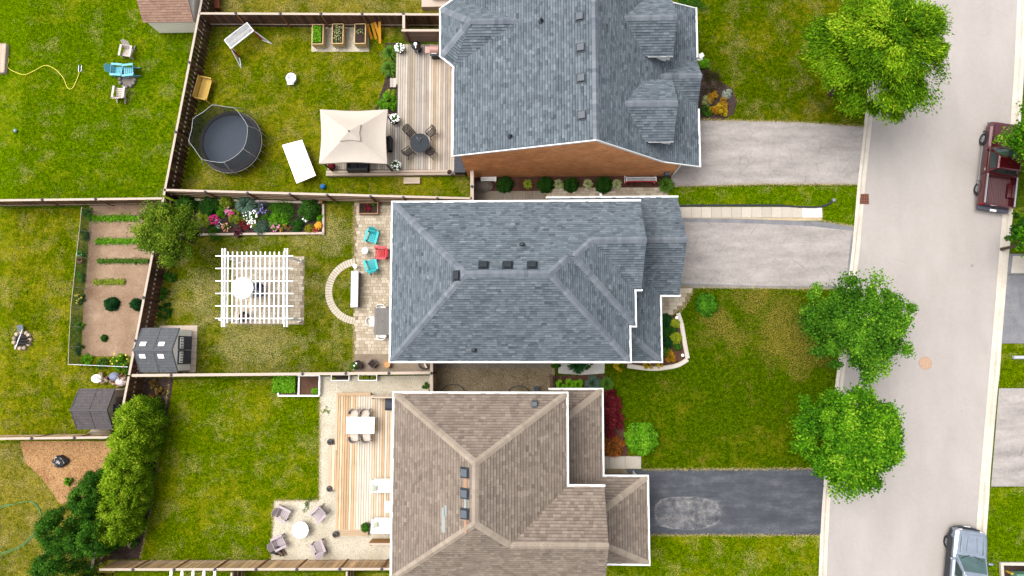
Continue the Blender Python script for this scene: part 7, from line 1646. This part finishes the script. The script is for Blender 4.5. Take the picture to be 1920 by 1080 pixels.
# shrubs by the pergola fence and lower bed
for x, y, r, m, l in ((316, 520, .45, l_mid, 'green bush by the fence below the lilac tree'), (305, 552, .45, l_mid, 'dark bush by the fence above the white shed'), (306, 583, .5, l_hyd, 'dark bush touching the fence right above the white shed'), (298, 762, .62, l_grassy, 'bushy green plant in the dark mulch below the white shed'), (285, 720, .35, l_brn, 'dry brownish plant in the mulch nearest the pale fence'), (298, 733, .32, l_brn, 'dry tan plant in the mulch, second one down'), (280, 747, .3, l_brn, 'small dry plant in the mulch beside the cedars'), (246, 1018, .4, l_mid, 'low plant in the mulch under the bottom cedar'), (165, 893, .35, l_mid, 'small weed on the wood chips beside the dark cedar'), (124, 903, .3, l_bright, 'bright leafy weed on the wood chips')):
    shrub('small_shrub', l, x, y, r, .45, m, 800, .09, 'loose')
for x, y, l in ((268, 888, 'flat tan stone at the edge of the mulch, upper one'), (246, 1018, 'flat tan stone at the edge of the mulch near the bottom cedar')):
    o = MB().lathe((0, 0, 0), [(.26, 0), (.28, .06), (.2, .1), (0, .1)], 8, sx=.8, sy=1.1).build('flat_stone', plain('tan_stone', C(214, 180, 148), .15)); o.location = P(x, y, .02); props(o, l, 'stone')
# along the weathered deck
for x, y, r, h_, m, kd, l in ((732, 98, .6, .5, l_grassy, 'rosette', 'arching green daylily clump at the top of the deck'), (730, 128, .62, .5, l_grassy, 'rosette', 'arching green daylily clump halfway along the deck'), (726, 112, .3, .4, l_lime, 'loose', 'small lime shrub between the two daylily clumps'), (722, 188, .7, .8, l_bright, 'loose', 'bright green bushy shrub above the gazebo corner'), (732, 175, .45, .5, l_lime, 'loose', 'pale green shrub by the deck above the bushy one')):
    shrub('deck_shrub', l, x, y, r, h_, m, 160 if kd == 'rosette' else 1600, .05 if kd == 'rosette' else .09, kd)
def flowerpot(label, px, py, z, r, hgt, m_pot, m_leaf, fl, nf, kd='globe'):
    t = pot(label, px, py, z, r, hgt, m_pot); o_ = ORG[t]
    n = 420; d = ball(n, .6); d[:, 2] = np.abs(d[:, 2]); cen = np.array(o_)+d*np.array([r*1.15, r*1.15, .22])+np.array([0, 0, hgt-.02])
    leaves('foliage', cen, .08, np.clip(.4+.3*d[:, 2]+rng.normal(size=n)*.2, 0, 1), m_leaf, t)
    if fl is not None:
        d = ball(nf, .8); d[:, 2] = np.abs(d[:, 2]); cen = np.array(o_)+d*np.array([r*1.15, r*1.15, .25])+np.array([0, 0, hgt]); V, Fq = [], []
        for q in cen:
            k = len(V); s = .055; V.append(tuple(q+np.array([0, 0, .02]))); V += [(q[0]+s*math.cos(a_), q[1]+s*math.sin(a_), q[2]) for a_ in np.linspace(0, 2*math.pi, 7)[:-1]]; Fq += [(k, k+1+j, k+1+(j+1) % 6) for j in range(6)]
        npmesh('blossom', V, Fq, fl, t, kind='stuff')
    return t
m_pk_ = plain('dark_pot', C(54, 46, 44), .2)
for x, y, l in ((749, 90, 'pot of white flowers at the top left corner of the deck'), (740, 223, 'pot of white flowers beside the gazebo post'), (743, 310, 'pot of white flowers at the lower right of the gazebo')): flowerpot(l, x, y, DZ, .26, .38, m_pk_, l_mid, f_w, 30)
flowerpot('potted dry red grass under the front edge of the gazebo', 622, 311, DZ, .2, .3, m_pk_, l_red, None, 0)
flowerpot('leafy potted plant at the end of the lower white sofa', 685, 989, DZ, .24, .5, plain('grey_pot', C(150, 146, 142), .1), l_mid, None, 0)
flowerpot('green and white potted plant by the lower patio lawn edge', 664, 686, 0, .2, .3, m_pk_, l_grassy, f_w, 3)
# plants inside planters
def fill(name, label, x0, y0, x1, y1, z, n, mat, leaf=.1, hgt=.18, cat='plants', fl=None, nf=0, group=None):
    a_, b_ = P(x0, y1, z), P(x1, y0, z); cen = np.column_stack([a_.x+(b_.x-a_.x)*rng.random(n), a_.y+(b_.y-a_.y)*rng.random(n), z+hgt*rng.random(n)]); o = leaves(name, cen, leaf*(.7+.6*rng.random(n)), np.clip(.25+.5*(cen[:, 2]-z)/hgt+rng.normal(size=n)*.15, 0, 1), mat, aspect=.6); return props(o, label, cat, group)
fill('lettuce_bed', 'green salad leaves filling the left pine planter', 587, 50, 603, 80, .74, 700, l_bright, .09, .12); fill('seedlings', 'pale striped leaves in the middle pine planter', 626, 48, 641, 80, .74, 70, l_vari, .13, .1); fill('seedlings', 'few seedlings in the right pine planter', 668, 50, 682, 64, .74, 26, l_vari, .1, .08)
fill('leafy_crop', 'dense green leaves in the left half of the raised bed', 514, 705, 556, 736, .25, 2600, l_bright, .12, .3); fill('leafy_crop', 'small green plant in the right half of the raised bed', 586, 728, 597, 738, .22, 300, l_bright, .09, .2)
fill('seedlings', 'tiny seedling in the left white edged trough', 624, 708, 630, 712, .3, 20, l_lime, .1, .1)
for i, x in enumerate((678, 688, 700)): fill('seedlings', ['first round plant in the right white edged trough', 'middle round plant in the right white edged trough', 'last round plant in the right white edged trough'][i], x-4, 704, x+4, 711, .3, 90, l_lime, .09, .15)
fill('trough_flowers', 'red and pink flowers in the wooden trough planter', 684, 384, 696, 396, .36, 90, l_red, .1, .12); fill('trough_flowers', 'green seedling in the wooden trough planter', 697, 381, 703, 386, .36, 40, l_mid, .1, .1)
# brick house side bed
SBG = 'plants in the brick house side bed'
for x, r, m, kd, l, n in ((946, .5, l_hyd, 'globe', 'dark hydrangea in the side bed nearest the fence return', 1500), (1023, .5, l_hyd, 'globe', 'dark hydrangea in the side bed, second from the fence', 1500), (1071, .45, l_hyd, 'globe', 'dark hydrangea in the side bed, third from the fence', 1400), (1133, .5, l_hyd, 'globe', 'dark hydrangea in the side bed nearest the goal net', 1500), (990, .32, l_lime, 'rosette', 'pale hosta in the side bed, first from the fence', 50), (1047, .34, l_vari, 'rosette', 'pale hosta in the side bed, second from the fence', 60), (1103, .34, l_vari, 'rosette', 'pale hosta in the side bed, third from the fence', 60), (1157, .34, l_vari, 'rosette', 'pale hosta in the side bed nearest the goal net', 60)):
    shrub('bed_plant', l, x, 345, r, .6 if kd == 'globe' else .25, m, n, .1 if kd == 'globe' else .1, kd, .02, group=SBG)
shrub('daylily', 'arching daylily at the street end of the brick wall', 1249, 346, .55, .45, l_grassy, 180, .04, 'rosette', .02)
# front of the grey roofed house
shrub('globe_shrub', 'round glossy green shrub alone on the front lawn', 1327, 570, .64, .8, G('glossy_leaf', (24, 74, 10), (112, 186, 36)), 2600, .13, 'globe')
FR = 'shrubs in the front bed'
for x, y, r, h_, m, l in ((1248, 601, .42, .5, l_dk, 'dark blue green shrub at the top of the front bed'), (1266, 607, .32, .35, G('chartreuse_leaf', (120, 140, 10), (214, 226, 60)), 'chartreuse shrub in the front bed, upper one'), (1247, 623, .36, .4, l_hyd, 'dark green shrub under the eave in the front bed middle'), (1268, 634, .38, .35, _m['chartreuse_leaf'], 'chartreuse shrub in the front bed, lower one'), (1251, 643, .38, .4, l_dk, 'very dark shrub below the lower chartreuse one'), (1271, 650, .22, .3, l_mid, 'small green shrub at the lawn side of the front bed'), (1263, 617, .25, .3, l_hyd, 'dark green shrub between the chartreuse ones'), (1249, 659, .32, .3, l_grassy, 'green bush beside the golden one in the front bed'), (1259, 667, .42, .35, l_or, 'golden orange shrub at the bottom of the front bed')):
    shrub('bed_shrub', l, x, y, r, h_, m, 1100, .08, 'loose' if 'golden' in l else 'globe', .02, group=FR)
shrub('golden_shrub', 'golden yellow bush under the lower eave, left one', 1160, 685, .45, .3, l_yel, 900, .07, 'loose', .02); shrub('golden_shrub', 'golden yellow bush inside the curved edging', 1216, 683, .4, .3, l_yel, 800, .07, 'loose', .02); shrub('golden_shrub', 'small golden bush inside the curved edging, right end', 1237, 684, .25, .25, l_yel, 400, .06, 'loose', .02)
shrub('daylily', 'dark strappy plants on the white gravel under the eave', 1082, 684, .6, .4, l_dk, 150, .05, 'rosette', .02); shrub('leafy_shrub', 'leafy plant at the left end of the white gravel', 1040, 682, .35, .3, l_mid, 500, .08, 'loose', .02); shrub('leafy_shrub', 'leafy plant at the middle of the white gravel', 1102, 683, .35, .3, l_mid, 500, .08, 'loose', .02)
for i, x in enumerate((1052, 1068, 1084)): shrub('hosta', ['broad leaved hosta by the tan house, left one', 'broad leaved hosta by the tan house, middle one', 'broad leaved hosta by the tan house, right one'][i], x, 721, .36, .35, l_bright, 26, .2, 'rosette', .02, group='hostas by the tan house')
shrub('ornamental_grass', 'blue green ornamental grass right of the hostas', 1112, 719, .55, .5, l_blue, 220, .03, 'rosette', .02); shrub('ornamental_grass', 'wispy grass at the lawn corner of the tan house', 1138, 720, .5, .4, l_grassy, 200, .03, 'rosette', .02)
shrub('japanese_maple', 'maroon weeping maple along the tan house front', 1143, 778, .85, 1.1, l_red, 5200, .18, 'loose', .02, sy=1.75, aspect=.25); shrub('barberry', 'rusty orange and green shrub below the maroon maple', 1152, 836, .75, .6, G('rusty_leaf', (84, 70, 20), (206, 120, 50), (226, 150, 90)), 1800, .09, 'loose', .02)
shrub('globe_shrub', 'bright green rounded shrub at the tan house walk', 1205, 824, .95, 1.1, l_bright, 5200, .11, 'globe', .02, sy=1.0, aspect=.75)
# corner bed by the top driveway
for x, y, r, h_, m, l, kd in ((1344, 192, .72, .6, l_or, 'golden orange shrub in the mulch by the top driveway', 'loose'), (1352, 205, .5, .4, l_yel, 'yellow part of the shrubs beside the top driveway', 'loose'), (1326, 188, .35, .4, l_vari, 'variegated shrub at the house side of the golden one', 'loose'), (1326, 205, .35, .4, l_mid, 'green shrub at the corner of the top driveway', 'loose'), (1318, 118, .45, .5, l_bright, 'green shrub under the entry gable', 'loose'), (1313, 106, .25, .4, l_vari, 'white flowering plant above the entry gable', 'loose'), (1364, 175, .3, .35, l_silver, 'pale shrub at the lawn edge of the golden one', 'loose'), (1298, 6, .9, .8, l_mid, 'dark green bush at the top edge beside the brick house', 'loose')):
    shrub('bed_shrub', l, x, y, r, h_, m, 1300, .1, kd, .02, flower=f_w if 'white flowering' in l else None, nf=20)
shrub('purple_smoke_bush', 'bare brownish shrub in shade beside the entry gable', 1338, 148, .75, .7, G('olive_shade_leaf', (40, 44, 16), (92, 88, 40)), 1300, .06, 'loose')
shrub('weed_clump', 'weeds in the gravel corner by the gate', 802, 726, .35, .3, l_mid, 350, .07, 'loose', cat='weeds'); shrub('weed_clump', 'weed patch at the foot of the pale gravel strip', 610, 770, .3, .12, l_lime, 150, .05, 'loose', cat='weeds'); shrub('weed_clump', 'weed patch along the top of the gravel seating area', 575, 946, .5, .12, l_mid, 260, .05, 'loose', cat='weeds')
# street side planting
shrub('verge_shrub', 'dark ground cover on the verge below the red truck', 1912, 420, .7, .4, l_hyd, 900, .1, 'loose'); shrub('verge_shrub', 'ground cover on the verge above the far driveway', 1908, 450, .6, .35, l_mid, 700, .1, 'loose')

# ---- grass blades over every lawn (one mass, nobody could count it)
def grass():
    for poly, mat, dens in LAWNS:
        x0, y0 = poly.min(0); x1, y1 = poly.max(0); x0 = max(x0, -32); x1 = min(x1, 30); y0 = max(y0, -16); y1 = min(y1, 24)
        if x1 <= x0 or y1 <= y0: continue
        n = int((x1-x0)*(y1-y0)*230*dens); p = np.column_stack([x0+(x1-x0)*rng.random(n), y0+(y1-y0)*rng.random(n)]); k = inside(p, poly)
        for h_ in HARD: k &= ~inside(p, h_)
        p = p[k]; n = len(p); p = p+rng.normal(size=p.shape)*.035
        if n == 0: continue
        th = rng.random(n)*6.283; L = .05+.05*rng.random(n); w_ = .012+.012*rng.random(n); up_ = .02+.035*rng.random(n)
        d = np.column_stack([np.cos(th), np.sin(th)]); s = np.column_stack([-d[:, 1], d[:, 0]])
        V = np.zeros((n, 3, 3)); V[:, 0, :2] = p-s*w_[:, None]; V[:, 1, :2] = p+s*w_[:, None]; V[:, 2, :2] = p+d*L[:, None]; V[:, :2, 2] = .006; V[:, 2, 2] = up_
        npmesh('grass', V.reshape(-1, 3), np.arange(n*3).reshape(n, 3), mat, None, tone=.1+.9*rng.random(n), kind='stuff')
grass()
# straw coloured fringe where lawns meet paving
m_straw = tonemat('straw_fringe', C(128, 118, 30), C(226, 206, 140))
for line in ([(1262, 350), (1420, 346), (1607, 346)], [(1312, 224), (1500, 229), (1622, 237)], [(1303, 538), (1430, 540), (1586, 542)], [(1204, 880), (1400, 879), (1542, 878)], [(1218, 1003), (1400, 1003), (1539, 1004)], [(600, 748), (599, 936)], [(514, 938), (597, 938)], [(513, 942), (509, 1046)], [(1300, 545), (1284, 575), (1274, 586)], [(663, 384), (663, 488)], [(663, 606), (663, 700)], [(1541, 390), (1541, 414), (1598, 424)], [(317, 720), (300, 830), (282, 960), (264, 1046)]):
    w_ = pp(line); Vf = []
    for A, B in zip(w_[:-1], w_[1:]):
        nn = int((B-A).length*90); u = (B-A).normalized(); sd_ = Vector((-u.y, u.x, 0))
        for i in range(nn):
            q = A+(B-A)*random.random()+sd_*random.gauss(0, .045); th = random.random()*6.283; L = random.uniform(.04, .11); d_ = Vector((math.cos(th), math.sin(th), 0)); s_ = Vector((-d_.y, d_.x, 0))*.012
            Vf += [(q.x-s_.x, q.y-s_.y, .03), (q.x+s_.x, q.y+s_.y, .03), (q.x+d_.x*L, q.y+d_.y*L, .05)]
    npmesh('grass_fringe', Vf, np.arange(len(Vf)).reshape(-1, 3), m_straw, None, tone=rng.random(len(Vf)//3), kind='stuff')
